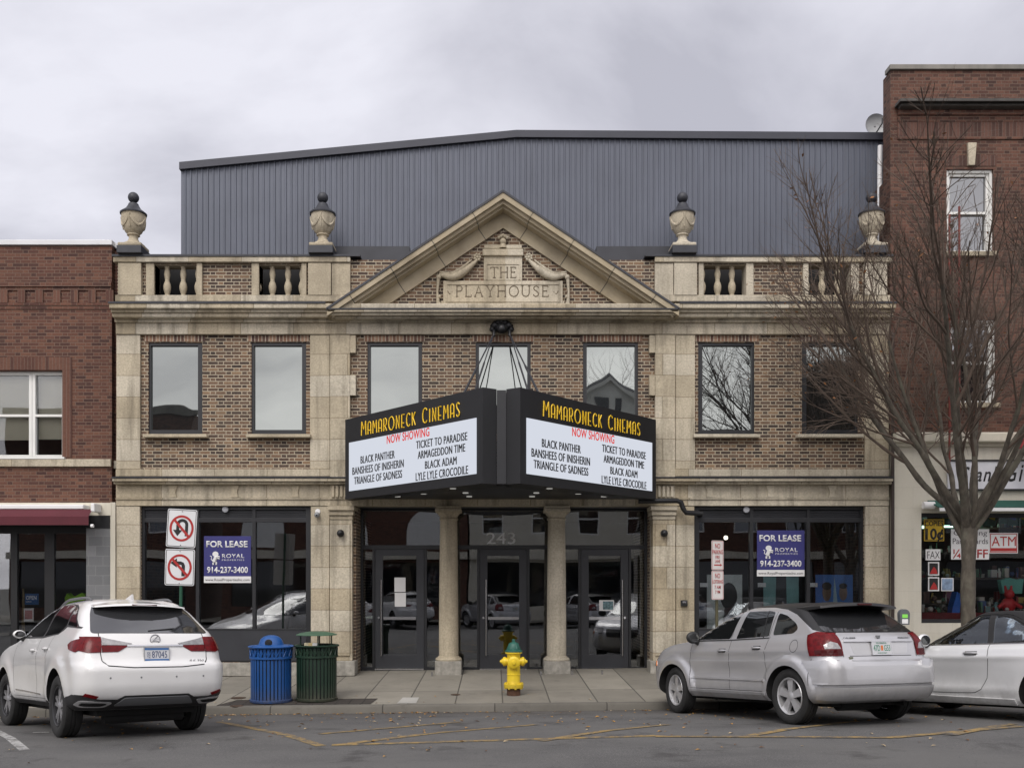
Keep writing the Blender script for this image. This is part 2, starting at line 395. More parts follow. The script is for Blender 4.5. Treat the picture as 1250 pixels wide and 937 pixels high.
# ================================================================== GROUND
t = NT('asphalt'); o = t.obj()
c = t.ramp(t.noise(o, 1.3, 6, .65), [(.3, (.058, .058, .060)), (.7, (.092, .091, .091))])
c = t.mix(t.ramp(t.noise(o, 75, 3, .7), [(.48, g3(0)), (.66, g3(.7))]), c, (.20, .193, .18))
c = t.mix(t.ramp(t.noise(o, .55, 3, .5, (1, 3, 1)), [(.5, g3(0)), (.72, g3(.5))]), c, (.052, .051, .052))
x_, y_, z_ = t.sep(o)
c = t.mix(t.ramp(t.noise(o, .32, 4, .6, (1, 1.6, 1)), [(.42, g3(0)), (.60, g3(.8))]), c, (.112, .110, .106))
c = t.mix(t.ramp(t.noise(o, .9, 5, .7), [(.56, g3(0)), (.66, g3(.75))]), c, (.042, .040, .039))
gut = t.math('MULTIPLY', t.ramp(t.math('MULTIPLY', t.math('ADD', y_, 5.4), 1 / 1.5), [(.1, g3(0)), (.75, g3(.45)), (1, g3(.95))]), t.ramp(t.noise(o, 2.6, 6, .7), [(.32, g3(.1)), (.62, g3(1))]))
c = t.mix(gut, c, (.055, .044, .033))
vo = t.node('ShaderNodeTexVoronoi', feature='DISTANCE_TO_EDGE'); vo.inputs['Scale'].default_value = .45
ad = t.node('ShaderNodeVectorMath', operation='ADD'); t.put(o, ad.inputs[0]); 
nv = t.node('ShaderNodeTexNoise'); nv.inputs['Scale'].default_value = 2.2; nv.inputs['Detail'].default_value = 4; t.put(o, nv.inputs['Vector'])
t.put(nv.outputs['Color'], ad.inputs[1]); t.put(ad.outputs[0], vo.inputs['Vector'])
c = t.mix(t.ramp(vo.outputs['Distance'], [(0, g3(.4)), (.003, g3(0))]), c, (.025, .025, .025))
t.set(Base_Color=c, Roughness=.9); t.bump(t.noise(o, 160, 3, .7), .45, .008)
mt['asphalt'] = t.m
def ground_mat(name, col, jx=None, jy=(), jw=.012, tone=.16, stain=.4, x0=0.0):
    t = NT(name); o = t.obj(); x, y, z = t.sep(o)
    c = t.ramp(t.noise(o, 1.6, 6, .6), [(.28, mul3(col, .80)), (.72, mul3(col, 1.12))])
    c = t.mix(t.ramp(t.noise(o, 170, 2), [(.5, g3(0)), (.75, g3(.35))]), c, mul3(col, .6))
    c = t.mix(t.ramp(t.noise(o, 3.2, 5, .65), [(.55, g3(0)), (.72, g3(stain))]), c, mul3(col, .5))
    h = None
    if jx:
        q = t.math('DIVIDE', t.math('ADD', x, 500 * jx - x0), jx); k = t.math('FLOOR', q)
        fr = t.math('MULTIPLY', t.math('SUBTRACT', q, k), jx); d = t.math('MINIMUM', fr, t.math('SUBTRACT', jx, fr)); kk = k
        for v in jy:
            d = t.math('MINIMUM', d, t.math('ABSOLUTE', t.math('SUBTRACT', y, v))); kk = t.math('ADD', kk, t.math('MULTIPLY', t.math('LESS_THAN', y, v), 37.0))
        wn_ = t.node('ShaderNodeTexWhiteNoise', noise_dimensions='1D'); t.put(kk, wn_.inputs['W'])
        c = t.mix(1.0, c, t.ramp(wn_.outputs['Value'], [(0, g3(1 - tone)), (1, g3(1.0))]), 'MULTIPLY')
        mr = t.node('ShaderNodeMapRange'); t.put(d, mr.inputs[0]); mr.inputs[1].default_value = jw * .4; mr.inputs[2].default_value = jw
        c = t.mix(mr.outputs[0], mul3(col, .28), c); h = mr.outputs[0]
    t.set(Base_Color=c, Roughness=.88)
    nz = t.noise(o, 120, 3)
    t.bump(t.math('ADD', t.math('MULTIPLY', nz, .3), h) if h else nz, .35, .01)
    return t.m
mt['concrete'] = ground_mat('sidewalk concrete', (.275, .256, .214), .785, (-2.3,), .016, x0=.13, tone=.30, stain=.6)
mt['kerb'] = ground_mat('granite kerb', (.15, .14, .12), 1.83, (), .012, stain=.6)
mt['soil'] = ground_mat('dark tree pit pavers', (.05, .042, .036), .22, (-3.25, -3.45, -3.65), .012)
mt['paleconc'] = ground_mat('pale concrete patch', (.40, .39, .36))
mt['earth'] = ground_mat('ground', (.12, .115, .10))
def sheet(name, fz, xs, ys, mat, kind='structure', dz=0.0):
    mb = MB(); vs = [(x, y, fz(x, y) + dz) for y in ys for x in xs]; nx = len(xs)
    mb.faces(vs, [(j * nx + i, j * nx + i + 1, (j + 1) * nx + i + 1, (j + 1) * nx + i) for j in range(len(ys) - 1) for i in range(nx - 1)])
    return mb.build(name, mat, None, local=True, kind=kind)
sheet('ground', lambda x, y: -1.6, [-500, 500], [-500, 600], mt['earth'])
sheet('road', zr, [-60, -25, 0, 25, 60], [-21.5, -19.9, -15.9, -11.9, -7.9, -5.9, -3.86], mt['asphalt'])
sheet('sidewalk', zs, [-60, -25, 0, 25, 60], [-3.76, -2, 0, 1.2], mt['concrete'])
def kerb_run(name, x0, x1, n):
    mb = MB()
    ring = []
    for i in range(n + 1):
        x = x0 + (x1 - x0) * i / n
        a, b = zr(x, CURB) - .25, zs(x, -3.76) + .004
        ring.append([(x, -3.90, a), (x, -3.895, b - .03), (x, -3.87, b), (x, -3.745, b + .002), (x, -3.745, a)])
    vs = [p for r in ring for p in r]
    mb.faces(vs, [(5 * i + k, 5 * i + k + 1, 5 * i + 6 + k, 5 * i + 5 + k) for i in range(n) for k in range(4)])
    return mb.build(name, mt['kerb'], None, smooth=40, local=True, kind='structure')
kerb_run('kerb', -60, 60, 24)
def patch_quad(name, pts, fz, mat, dz=.005, kind='structure', n=6):
    mb = MB(); a, b, c, d = [Vector((*p, 0)) for p in pts]; vs = []
    for j in range(n + 1):
        for i in range(n + 1):
            p = a.lerp(b, i / n).lerp(d.lerp(c, i / n), j / n); vs.append((p.x, p.y, fz(p.x, p.y) + dz))
    mb.faces(vs, [(j * (n + 1) + i, j * (n + 1) + i + 1, (j + 1) * (n + 1) + i + 1, (j + 1) * (n + 1) + i) for j in range(n) for i in range(n)])
    return mb.build(name, mat, None, local=True, kind=kind)
patch_quad('tree_pit', [(-4.6, -3.70), (-2.05, -3.70), (-2.0, -3.12), (-4.4, -3.12)], zs, mt['soil'], .006)
patch_quad('sidewalk_patch', [(-1.62, -3.68), (-1.3, -3.68), (-1.3, -3.05), (-1.58, -3.05)], zs, mt['paleconc'], .006)
def road_hit(x, y):
    Y = -6.0
    for _ in range(80):
        X = (x - CX0) * (CD + Y) / CF; Y = (CZ - zr(X, Y)) * CF / (y - CH) - CD
    return (X, Y)
def worn(name, col, cut):
    t = NT(name); o = t.obj()
    f = t.math('ADD', t.math('MULTIPLY', t.noise(o, 7, 6, .7), .8), t.math('MULTIPLY', t.noise(o, 60, 3, .7), .4))
    c = t.mix(t.ramp(f, [(cut, g3(0)), (cut + .14, g3(.9))]), (.085, .082, .078), col); t.set(Base_Color=c, Roughness=.85); return t.m
mt['yellow_road'] = worn('worn yellow road paint', (.31, .205, .065), .53)
mt['white_road'] = worn('worn white road paint', (.42, .42, .41), .50)
def stripe(pa, pb, w, mat, dz):
    a, b = Vector((*road_hit(*pa), 0)), Vector((*road_hit(*pb), 0))
    d = (b - a).normalized(); n = Vector((-d.y, d.x, 0)) * w / 2
    return patch_quad('road_marking', [(a - n)[:2], (b - n)[:2], (b + n)[:2], (a + n)[:2]], zr, mat, dz, n=28)
YL = [((268, 880.5), (392, 910)), ((405, 909), (800, 897.5)), ((411, 909), (655, 884)), ((390, 895.5), (560, 881)), ((660, 904), (815, 884)), ((905, 899.5), (1046, 880)),
      ((800, 898.5), (1090, 900)), ((1090, 900), (1248, 886)), ((1160, 897), (1238, 883.5))]
for i, (a, b) in enumerate(YL): stripe(a, b, .125, mt['yellow_road'], .004 + .0006 * i)
stripe((-10, 889), (30, 915), .11, mt['white_road'], .004)
stripe((40, 894), (60, 893.5), .08, mt['white_road'], .006)
# ================================================================== THEATRE
th = thing('theatre', 'two storey brick and limestone theatre with a central pediment carved THE PLAYHOUSE', 'building', (PX(613.5), 0, 0))
Yb = .06                                                     # brick plane, stone stands proud of it
XL, XR = PX(142), PX(1085)
WIN = [(180, 246), (306, 373), (448, 515), (580.5, 648), (712, 779.5), (853, 922), (980, 1049)]
hol = [(PX(a), PX(b), PZ(529), PZ(417)) for a, b in WIN]
SF = [(171, 379, 617, 808), (848, 1056, 617, 808)]
hol += [(PX(a), PX(b), PZ(d), PZ(c)) for a, b, c, d in SF]
ENT = (PX(434), PX(797), -.6, PZ(617)); hol.append(ENT)
BAL = [(188, 240), (316, 368), (858.5, 912), (986, 1040)]
hol += [(PX(a), PX(b), PZ(360), PZ(322.5)) for a, b in BAL]
mb = MB(); wall_grid(mb, XL, XR, -.6, PZ(316), hol, Yb, .34)
mb.build('brick_wall', mt['brick_old'], th)
mb = MB()
mb.box(XL, XL + .25, .34, 14, -.6, PZ(330)); mb.box(XR - .25, XR, .34, 14, -.6, PZ(330))
mb.build('side_wall', mt['brick_red'], th)
MB().box(XL + .26, XR - .26, .36, .66, PZ(372), PZ(366)).build('roof', mt['lead'], th)
# soldier courses over the windows
for a, b in WIN:
    MB().pbox(a - 4, b + 4, 408.5, 416.6, Yb - .012, .2).build('flat_arch', mt['soldier_old'], th)
# ---- stone piers and quoins
def stone(name, *rects, mat='ashlar', bev=.006):
    mb = MB()
    for r in rects: mb.pbox(*r, bev)
    return mb.build(name, mt[mat], th)
for s in (0, 1):
    m = (lambda a, b: (a, b)) if s == 0 else (lambda a, b: (1227 - b, 1227 - a))
    def rr(a, b, y0, y1, yf, yk): p, q = m(a, b); return (p, q, y0, y1, yf, yk)
    stone('corner_pier', rr(142, 171, 408.5, 572, 0, .3))
    stone('pier', rr(378.5, 402.4, 408.5, 572, 0, .3))
    q = [rr(402.8, 427, 408.5, 608, -.05, .3)]
    for i in range(8):
        y0 = 406.6 + 26 * i - 1.2
        if i % 2 == 0: q.append(rr(427.3, 434.2, max(y0, 409), min(y0 + 25, 600), -.047, .3))
    stone('quoin_pier', *q)
    stone('jamb', rr(142, 170.6, 617.6, 823, -.005, .3))
    stone('jamb', rr(379.4, 402, 617.6, 823, -.005, .3))
    stone('entrance_pilaster', rr(402.6, 430, 634, 806, -.09, .3), rr(406, 427, 640, 800, -.12, -.085))
    stone('pilaster_capital', rr(399.8, 432.6, 617.2, 622.5, -.20, .3), rr(401.2, 431.4, 622.9, 628.6, -.15, .3), rr(402.2, 430.4, 629, 633.8, -.11, .3), mat='stone', bev=.012)
    stone('pilaster_base', rr(399.5, 433, 806.5, 824.5, -.17, .3), mat='base_stone', bev=.012)
    stone('plinth', rr(170.8, 379.2, 808.5, 824.5, -.01, .3), mat='base_stone')
    # triglyph panels at the head of the pilasters
    mb = MB()
    for k in range(4): mb.pbox(*rr(404.5 + k * 5.2, 408 + k * 5.2, 592.5, 606.5, -.10, -.04), .012)
    mb.build('fluted_panel', mt['stone'], th)
    for px in (212, 287, 361):
        p, q = m(px - 5, px + 5); c = (p + q) / 2
        MB().prism([(PX(c - 5.5), PZ(592)), (PX(c + 5.5), PZ(592)), (PX(c + 3), PZ(601)), (PX(c + 4.5), PZ(607)), (PX(c - 4.5), PZ(607)), (PX(c - 3), PZ(601))], -.055, .02).build('console', mt['stone'], th, smooth=30)
    # window sills
for a, b in (WIN[0], WIN[1], WIN[5], WIN[6]):
    stone('window_sill', (a - 6, b + 6, 529.4, 533.4, -.10, .3), mat='stone', bev=.01)
# ---- entablatures, laid as stacked courses that return at both ends
def course(mb, x0, x1, y0, y1, proj, back=.3, bev=.008):
    yf = -proj
    mb.box(XL + (x0) - proj if x0 is not None else XL - proj, (XR + proj) if x1 is None else x1, yf, back, PZ(y1, yf), PZ(y0, yf), bev)
def band(name, rows, xa=XL, xb=XR, mat='stone_long', ends=False):
    mb = MB()
    for y0, y1, p, bv in rows:
        e = p if ends else 0
        mb.box(xa - e, xb + e, -p, .3, PZ(y1, -p), PZ(y0, -p), bv)
    return mb.build(name, mt[mat], th)
band('string_course', [(572.3, 581, .035, .006)])
band('lower_cornice', [(583.2, 587.2, .22, .012), (587.4, 590.6, .15, .012)])
MB().box(XL - .01, XR + .01, -.24, .3, PZ(583.0, -.24), PZ(581.6, -.24)).build('cornice_flashing', mt['lead'], th)
band('lower_frieze', [(590.9, 607.2, .02, .004)])
band('lower_architrave', [(607.5, 609.2, .05, .006), (609.4, 617, .02, .004)])
band('upper_frieze', [(393.2, 407.6, .03, .004)])
# upper cornice: three steps, breaking forward under the pediment
band('upper_cornice', [(370.0, 376.2, .38, .02), (376.4, 381, .30, .02), (381.2, 387, .24, .025), (387.2, 393, .10, .01)])
MB().box(XL - .01, PX(397, -.4), -.40, .3, PZ(369.8, -.4), PZ(368.0, -.4)).box(PX(830, -.4), XR + .01, -.40, .3, PZ(369.8, -.4), PZ(368.0, -.4)).build('cornice_flashing', mt['lead'], th)
# ---- parapet: plinth, rail, stone panels, balusters
xa_, xb_ = PX(389), PX(838)
mb = MB()
for a, b in ((XL, PX(428)), (PX(799), XR)):
    mb = MB()
    mb.box(a - (.02 if a == XL else 0), b + (.02 if b == XR else 0), -.02, .36, PZ(368), PZ(360.3), .008)
    mb.box(a - (.05 if a == XL else 0), b + (.05 if b == XR else 0), -.05, .38, PZ(320.6), PZ(314.2), .012)
    mb.build('parapet_rail', mt['stone_long'], th)
MB().box(XL - .07, PX(440), -.07, .42, PZ(314), PZ(311.6)).box(PX(787), XR + .07, -.07, .42, PZ(314), PZ(311.6)).build('parapet_flashing', mt['lead'], th)
for s in (0, 1):
    m = (lambda a, b: (a, b)) if s == 0 else (lambda a, b: (1227 - b, 1227 - a))
    for a, b in ((144, 172), (376, 404), (405, 427.5)):
        p, q = m(a, b); stone('parapet_pedestal', (p, q, 320.9, 360, -.035 if a != 405 else -.01, .36), mat='stone')
    for a, b in ((178, 188), (240, 246.5), (307, 316), (368, 374)):
        p, q = m(a, b); stone('parapet_jamb', (p, q, 320.9, 360, .0, .36), mat='stone')
BP = [(.075, 0), (.075, .03), (.055, .035), (.05, .06), (.06, .075), (.085, .15), (.088, .21), (.07, .27), (.048, .31), (.052, .325), (.048, .34), (.06, .38), (.072, .44), (.062, .50), (.048, .545), (.06, .565), (.07, .575), (.07, .61)]
zb0 = PZ(360); hb = PZ(321) - zb0
prof = [(r * .88, h / .61 * hb) for r, h in BP]
base = MB().lathe(prof, (PX(204, .15), .16, zb0), 16).build('baluster', mt['stone'], th, smooth=40)
for px in (223.6, 186.5, 242, 332.5, 351.5, 314.5, 369, 876, 893.5, 857, 914, 1003, 1022, 984, 1041.5):
    c = base.copy(); COL.objects.link(c); c.location.x += PX(px, .15) - PX(204, .15)

for a, b in ((385, 500), (728, 842)): MB().box(PX(a, .45), PX(b, .45), .45, .66, PZ(370), PZ(300.5, .45)).build('roof_curb', mt['lead'], th)
# ---- urns on the parapet
def urn(px):
    X = PX(px, .1); z0 = PZ(311.6); k = (PZ(235, .1) - z0) / 76.0
    u = MB().box(X - .25, X + .25, -.16, .34, z0, z0 + 9 * k, .012).build('urn', mt['lead'], th)
    ft = MB().box(X - .24, X + .24, -.14, .34, z0 + 9.2 * k, z0 + 13 * k, .02)
    ft.lathe([(13.5, 13), (11, 15), (7, 17.5), (5.2, 21), (5.6, 24), (7.5, 25), (6.8, 26.5), (9.5, 29), (12, 34), (13.4, 40), (13.8, 46), (13.6, 49), (14.2, 50)], (0, 0, 0), 24)
    for v in ft.bm.verts:
        if abs(v.co.x) < 20 and v.co.z > 12.9 and abs(v.co.x - X) > .4: pass
    # the lathe above was made in photograph pixels: bring it to metres at its place
    vs = [v for v in ft.bm.verts if v.co.z > 12.5]
    for v in vs: v.co = Vector((X + v.co.x * k, .1 + v.co.y * k, z0 + v.co.z * k))
    for j in range(4):                                        # carved swags
        a0 = j * math.pi / 2 + math.pi / 4
        pts = []
        for q in range(9):
            a = a0 + (q / 8 - .5) * math.pi / 2; r = (13.3 - 1.4 * (1 - (2 * q / 8 - 1) ** 2)) * k
            pts.append((X + math.cos(a) * r, .1 + math.sin(a) * r, z0 + (46 - 11 * (1 - (2 * q / 8 - 1) ** 2)) * k))
        ft.tube(pts, [1.0 * k] + [1.8 * k] * 7 + [1.0 * k], 6)
        a = a0 - math.pi / 4
        ft.tube([(X + math.cos(a) * 13.9 * k, .1 + math.sin(a) * 13.9 * k, z0 + 47 * k), (X + math.cos(a) * 12 * k, .1 + math.sin(a) * 12 * k, z0 + 32 * k)], [1.7 * k, .6 * k], 6)
    ft.build('urn_body', mt['stone'], u, smooth=40)
    cp = MB().lathe([(15.2, 49.6), (15.4, 51), (13, 53), (9, 56), (6.5, 60), (5.5, 62.5), (2.5, 63.5), (2.5, 64.5)], (0, 0, 0), 24)
    for v in cp.bm.verts: v.co = Vector((X + v.co.x * k, .1 + v.co.y * k, z0 + v.co.z * k))
    cp.ball((X, .1, z0 + 69.8 * k), 6.4 * k, 20)
    cp.build('urn_lid', mt['lead'], u, smooth=40)
for px in (163, 394, 833, 1064): urn(px)
# ---- pediment
AX = PX(614, -.4); 
def chev(ax_y, ytop, ybot, xl, yl_top, yl_bot, xr, yf, yk, name, mat, bev=0):
    P = lambda x, y: (PX(x, yf), PZ(y, yf))
    mb = MB()
    mb.prism([P(614, ytop), P(614, ybot), P(xl, yl_bot), P(xl, yl_top)], yf, yk)
    mb.prism([P(614, ytop), P(xr, yl_top), P(xr, yl_bot), P(614, ybot)], yf, yk)
    return mb.build(name, mat, th)
SL = .667                                                     # raking slope measured on the photograph
def rake(y_apex_t, y_apex_b, yf, name, mat, xl=404, xr=824, yk=.3):
    d = 614 - xl
    return chev(0, y_apex_t, y_apex_b, xl, y_apex_t + SL * d, y_apex_b + SL * d, xr, yf, yk, name, mat)
t = NT('raking limestone'); o = t.obj(); x, y, z = t.sep(o)
ax = t.math('ABSOLUTE', x); q = t.math('DIVIDE', t.math('ADD', t.math('MULTIPLY', ax, .832), t.math('MULTIPLY', z, -.555)), .98)
fr = t.math('ABSOLUTE', t.math('SUBTRACT', t.math('FRACT', t.math('ADD', q, 50.2)), .5))
c = t.ramp(t.noise(o, 2.2, 6), [(.25, (.35, .29, .19)), (.75, (.45, .39, .285))])
c = t.mix(t.ramp(t.noise(o, 1.5, 6, .6), [(.45, g3(0)), (.75, g3(.55))]), c, (.16, .13, .09))
c = t.mix(t.ramp(fr, [(0, g3(.8)), (.008, g3(.8)), (.012, g3(0))]), c, (.05, .045, .04)); t.set(Base_Color=c, Roughness=.88); t.bump(t.noise(o, 60, 4), .25, .01)
mt['rake'] = t.m
rake(231.2, 234.2, -.46, 'raking_flashing', mt['lead'], 398, 830)
rake(234.4, 242.0, -.44, 'raking_cornice', mt['rake'], 399, 829)
rake(242.2, 248.5, -.36, 'raking_cornice', mt['rake'], 406, 822)
rake(248.7, 254.0, -.26, 'raking_cornice', mt['rake'], 412, 816)
rake(254.2, 258.0, -.08, 'raking_bed', mt['rake'], 421, 807)
rake(258.2, 278.0, -.03, 'tympanum_border', mt['rake'], 441, 787)
P = lambda x, y: (PX(x, .03), PZ(y, .03))
MB().prism([P(614, 277), P(462, 378.4), P(766, 378.4)], .03, .3).build('tympanum', mt['brick_old'], th)
MB().prism([P(440, 376), P(788, 376), P(614, 262)], .305, .5).build('pediment_backing', mt['lead'], th)
mb = MB()
for y0, y1, p, a, b in ((377.4, 380.6, .44, 399, 829), (380.8, 384.6, .38, 402, 826), (384.8, 388.5, .28, 404, 824)):
    mb.box(PX(a, -p), PX(b, -p), -p, -.03, PZ(y1, -p), PZ(y0, -p), .012)
mb.build('pediment_cornice', mt['stone_long'], th)
MB().box(PX(399, -.46), PX(829, -.46), -.46, -.02, PZ(377.2, -.46), PZ(375.9, -.46)).build('cornice_flashing', mt['lead'], th)
# ---- carved name plaque
pl = MB()
pl.pbox(541, 687, 342.5, 371.5, -.06, .04, .012); pl.pbox(590.5, 637.5, 312, 342.3, -.05, .04, .012)
pl.pbox(589, 639, 303.5, 311.8, -.10, .04, .015); pl.pbox(591, 637, 299, 303.3, -.06, .04, .01)
pl.pbox(591, 637, 371.7, 376, -.05, .04, .01); pl.pbox(538.5, 560, 367, 375.5, -.03, .04, .01); pl.pbox(666, 689, 367, 375.5, -.03, .04, .01)
plaque = pl.build('name_plaque', mt['stone'], th)
pr = MB()
pr.pbox(544.5, 683.5, 346.0, 347.2, -.075, -.055); pr.pbox(544.5, 683.5, 367.2, 368.4, -.075, -.055); pr.pbox(544.5, 545.7, 347.3, 367.1, -.075, -.055); pr.pbox(682.3, 683.5, 347.3, 367.1, -.075, -.055)
pr.pbox(593.5, 634.5, 321.5, 322.6, -.065, -.045); pr.pbox(593.5, 594.6, 322.7, 341, -.065, -.045); pr.pbox(633.4, 634.5, 322.7, 341, -.065, -.045)
pr.build('plaque_moulding', mt['stone'], plaque)
def pp(x, y, Y=-.05): return (PX(x, Y), Y, PZ(y, Y))
for s in (0, 1):
    sw = MB(); f = (lambda x: x) if s == 0 else (lambda x: 1228 - x)
    pts = []
    for q in range(15):
        u = q / 14; x = 582 - u * 46; y = 318 + 22 * math.sin(min(1, u * 1.25) * math.pi / 2) - max(0, u - .62) * 14
        pts.append(pp(f(x), y))
    sw.tube(pts, [.03 + .055 * math.sin(math.pi * q / 14) for q in range(15)], 7)
    sw.tube([(p[0] + (.05 if s else -.05), p[1], p[2] + .07) for p in pts[1:-1]], [.012 + .03 * math.sin(math.pi * q / 12) for q in range(13)], 6)
    for k in range(7):
        a = k * math.pi * 2 / 7; sw.ball(pp(f(582.5 + 3.4 * math.cos(a)), 314 + 3.6 * math.sin(a)), .03, 8)
    sw.ball(pp(f(582.5), 314), .035, 8)
    sw.ball(pp(f(535.5), 338.5), .055, 10)
    sw.tube([pp(f(535), 340), pp(f(533.8), 356), pp(f(535), 374)], [.04, .022, .045], 6)
    for y in (362, 366, 371): sw.ball(pp(f(534.5 + (y % 3)), y), .035, 8)
    sw.build('carved_garland', mt['stone'], plaque, smooth=60)
sw = MB()
sw.ball(pp(614, 295), .07, 10); sw.tube([pp(614, 303), pp(614, 297)], [.08, .05], 8)
for k in range(5): sw.ball(pp(609 + k * 2.5, 290 - 3 * (1 - abs(k - 2) / 2)), .035, 8)
sw.build('carved_finial', mt['stone'], plaque, smooth=60)
# incised roman capitals (strokes with serifs)
SER = {
 'T': (.8, [[(.4, 0), (.4, 1)], [(0, 1), (.8, 1)], [(0, 1), (.0, .85)], [(.8, 1), (.8, .85)], [(.25, 0), (.55, 0)]]),
 'H': (.9, [[(.1, 0), (.1, 1)], [(.8, 0), (.8, 1)], [(.1, .52), (.8, .52)], [(0, 0), (.2, 0)], [(.7, 0), (.9, 0)], [(0, 1), (.2, 1)], [(.7, 1), (.9, 1)]]),
 'E': (.65, [[(.1, 0), (.1, 1)], [(0, 1), (.6, 1), (.6, .87)], [(.1, .52), (.48, .52)], [(.48, .58), (.48, .46)], [(0, 0), (.63, 0), (.63, .14)]]),
 'P': (.65, [[(.1, 0), (.1, 1)], [(0, 0), (.22, 0)], [(0, 1), (.4, 1), (.56, .92), (.62, .75), (.56, .58), (.4, .5), (.1, .5)]]),
 'L': (.62, [[(.1, 0), (.1, 1)], [(0, 1), (.22, 1)], [(0, 0), (.6, 0), (.6, .16)]]),
 'A': (.9, [[(.1, 0), (.45, 1), (.8, 0)], [(.24, .36), (.67, .36)], [(0, 0), (.2, 0)], [(.7, 0), (.9, 0)]]),
 'Y': (.85, [[(.1, 1), (.42, .5), (.75, 1)], [(.42, .5), (.42, 0)], [(.28, 0), (.56, 0)], [(0, 1), (.22, 1)], [(.65, 1), (.85, 1)]]),
 'O': (.95, [[(.475 + .45 * math.sin(a * math.pi / 8), .5 + .5 * math.cos(a * math.pi / 8)) for a in range(17)]]),
 'U': (.9, [[(.1, 1), (.1, .3), (.2, .08), (.45, 0), (.68, .08), (.78, .3), (.78, 1)], [(0, 1), (.22, 1)], [(.68, 1), (.9, 1)]]),
 'S': (.6, [[(.53, .8), (.5, .92), (.32, 1), (.12, .93), (.06, .78), (.14, .62), (.42, .45), (.55, .28), (.48, .08), (.28, 0), (.1, .06), (.04, .2)]]),
}
DECO = {
 'M': (.62, [[(.03, 0), (.08, 1), (.31, .42), (.54, 1), (.59, 0)]]),
 'A': (.46, [[(.03, 0), (.03, .80), (.10, .95), (.23, 1), (.36, .95), (.43, .80), (.43, 0)], [(.03, .30), (.43, .30)]]),
 'R': (.46, [[(.05, 0), (.05, 1), (.28, 1), (.40, .9), (.43, .70), (.38, .48), (.26, .40), (.05, .40)], [(.22, .40), (.44, 0)]]),
 'O': (.80, [[(.40 + .37 * math.sin(a * math.pi / 8), .5 + .52 * math.cos(a * math.pi / 8)) for a in range(17)]]),
 'N': (.50, [[(.05, 0), (.05, 1), (.45, 0), (.45, 1)]]),
 'E': (.42, [[(.38, 1), (.05, 1), (.05, 0), (.38, 0)], [(.05, .34), (.33, .34)]]),
 'C': (.52, [[(.48, .84), (.42, .96), (.29, 1.0), (.13, .9), (.05, .66), (.05, .34), (.13, .1), (.29, 0), (.42, .04), (.48, .16)]]),
 'K': (.46, [[(.05, 0), (.05, 1)], [(.42, 1), (.06, .42)], [(.17, .55), (.44, 0)]]),
 'I': (.16, [[(.08, 0), (.08, 1)]]),
 'S': (.44, [[(.38, .86), (.33, .96), (.21, 1), (.09, .93), (.06, .76), (.13, .58), (.30, .42), (.39, .26), (.35, .08), (.22, 0), (.09, .05), (.05, .16)]]),
 ' ': (.42, []),
}
def stroke_text(mb, font, text, place, width, height, rad, gap=.14, big=()):
    """place(u, v) -> point; strokes become round-section ribs"""
    tot = sum(font[c][0] * (1.22 if i in big else 1) for i, c in enumerate(text)) + gap * (len(text) - 1)
    k = width / tot; u = 0
    for i, ch in enumerate(text):
        w, st = font[ch]; b = 1.22 if i in big else 1.0
        for line in st:
            mb.tube([place((u + x * b) * k, y * height * (1.12 if i in big else 1)) for x, y in line], rad, 6)
        u += w * b + gap
    return mb
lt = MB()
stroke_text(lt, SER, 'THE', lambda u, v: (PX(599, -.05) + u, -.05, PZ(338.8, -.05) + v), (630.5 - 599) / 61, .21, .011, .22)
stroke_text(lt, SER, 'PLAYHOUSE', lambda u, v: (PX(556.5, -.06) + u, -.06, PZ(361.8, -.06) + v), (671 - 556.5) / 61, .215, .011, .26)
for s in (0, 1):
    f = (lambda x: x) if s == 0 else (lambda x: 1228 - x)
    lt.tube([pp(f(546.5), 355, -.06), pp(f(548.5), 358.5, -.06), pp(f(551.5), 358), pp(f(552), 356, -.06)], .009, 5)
lt.build('plaque_lettering', mt['stone_shade'], plaque)
# ---- upper windows
for i, (a, b) in enumerate(WIN):
    w = MB(); wall_grid(w, PX(a), PX(b), PZ(529), PZ(417), [(PX(a + 4.2, .1), PX(b - 4.2, .1), PZ(524.6, .1), PZ(422, .1))], .09, .2)
    fr = w.build('window', mt['frame'], th)
    MB().box(PX(a + 3.5, .1), PX(b - 3.5, .1), .15, .16, PZ(525.4, .1), PZ(421.4, .1)).build('pane', mt['pane'], fr)
# ---- shopfronts
for n, (a, b, c, d) in enumerate(SF):
    w = MB(); yf = .10
    cols = [a, a + 70, a + 139, b] if n == 0 else [a, a + 69.5, a + 139, b]
    holes = []
    for i in range(3):
        xa = cols[i] + (5.5 if i == 0 else 2.0); xb = cols[i + 1] - (5.5 if i == 2 else 2.0)
        holes.append((PX(xa, yf), PX(xb, yf), PZ(767, yf), PZ(637, yf)))
        holes.append((PX(xa, yf), PX(xb, yf), PZ(632, yf), PZ(622, yf)))
    wall_grid(w, PX(a), PX(b), PZ(d), PZ(c), holes, yf, .22)
    f = w.build('shopfront', mt['frame'], th)
    for i in range(3):
        xa = cols[i] + (5 if i == 0 else 1.6); xb = cols[i + 1] - (5 if i == 2 else 1.6)
        MB().box(PX(xa, yf), PX(xb, yf), .155, .165, PZ(767.5, yf), PZ(636.5, yf)).build('shop_pane', mt['shopglass'], f)
        lv = MB()
        for k in range(4): lv.box(PX(xa, yf), PX(xb, yf), .13 + .0, .19, PZ(624 + k * 2.4 + .9, yf), PZ(624 + k * 2.4 - .6, yf))
        lv.box(PX(xa, yf), PX(xb, yf), .195, .21, PZ(632.4, yf), PZ(621.5, yf))
        lv.build('louvre', mt['frame_mid'], f)
    MB().pbox(a + 5, b - 5, 770, 806, .085, .105).build('bulkhead_panel', mt['frame_mid'], f)
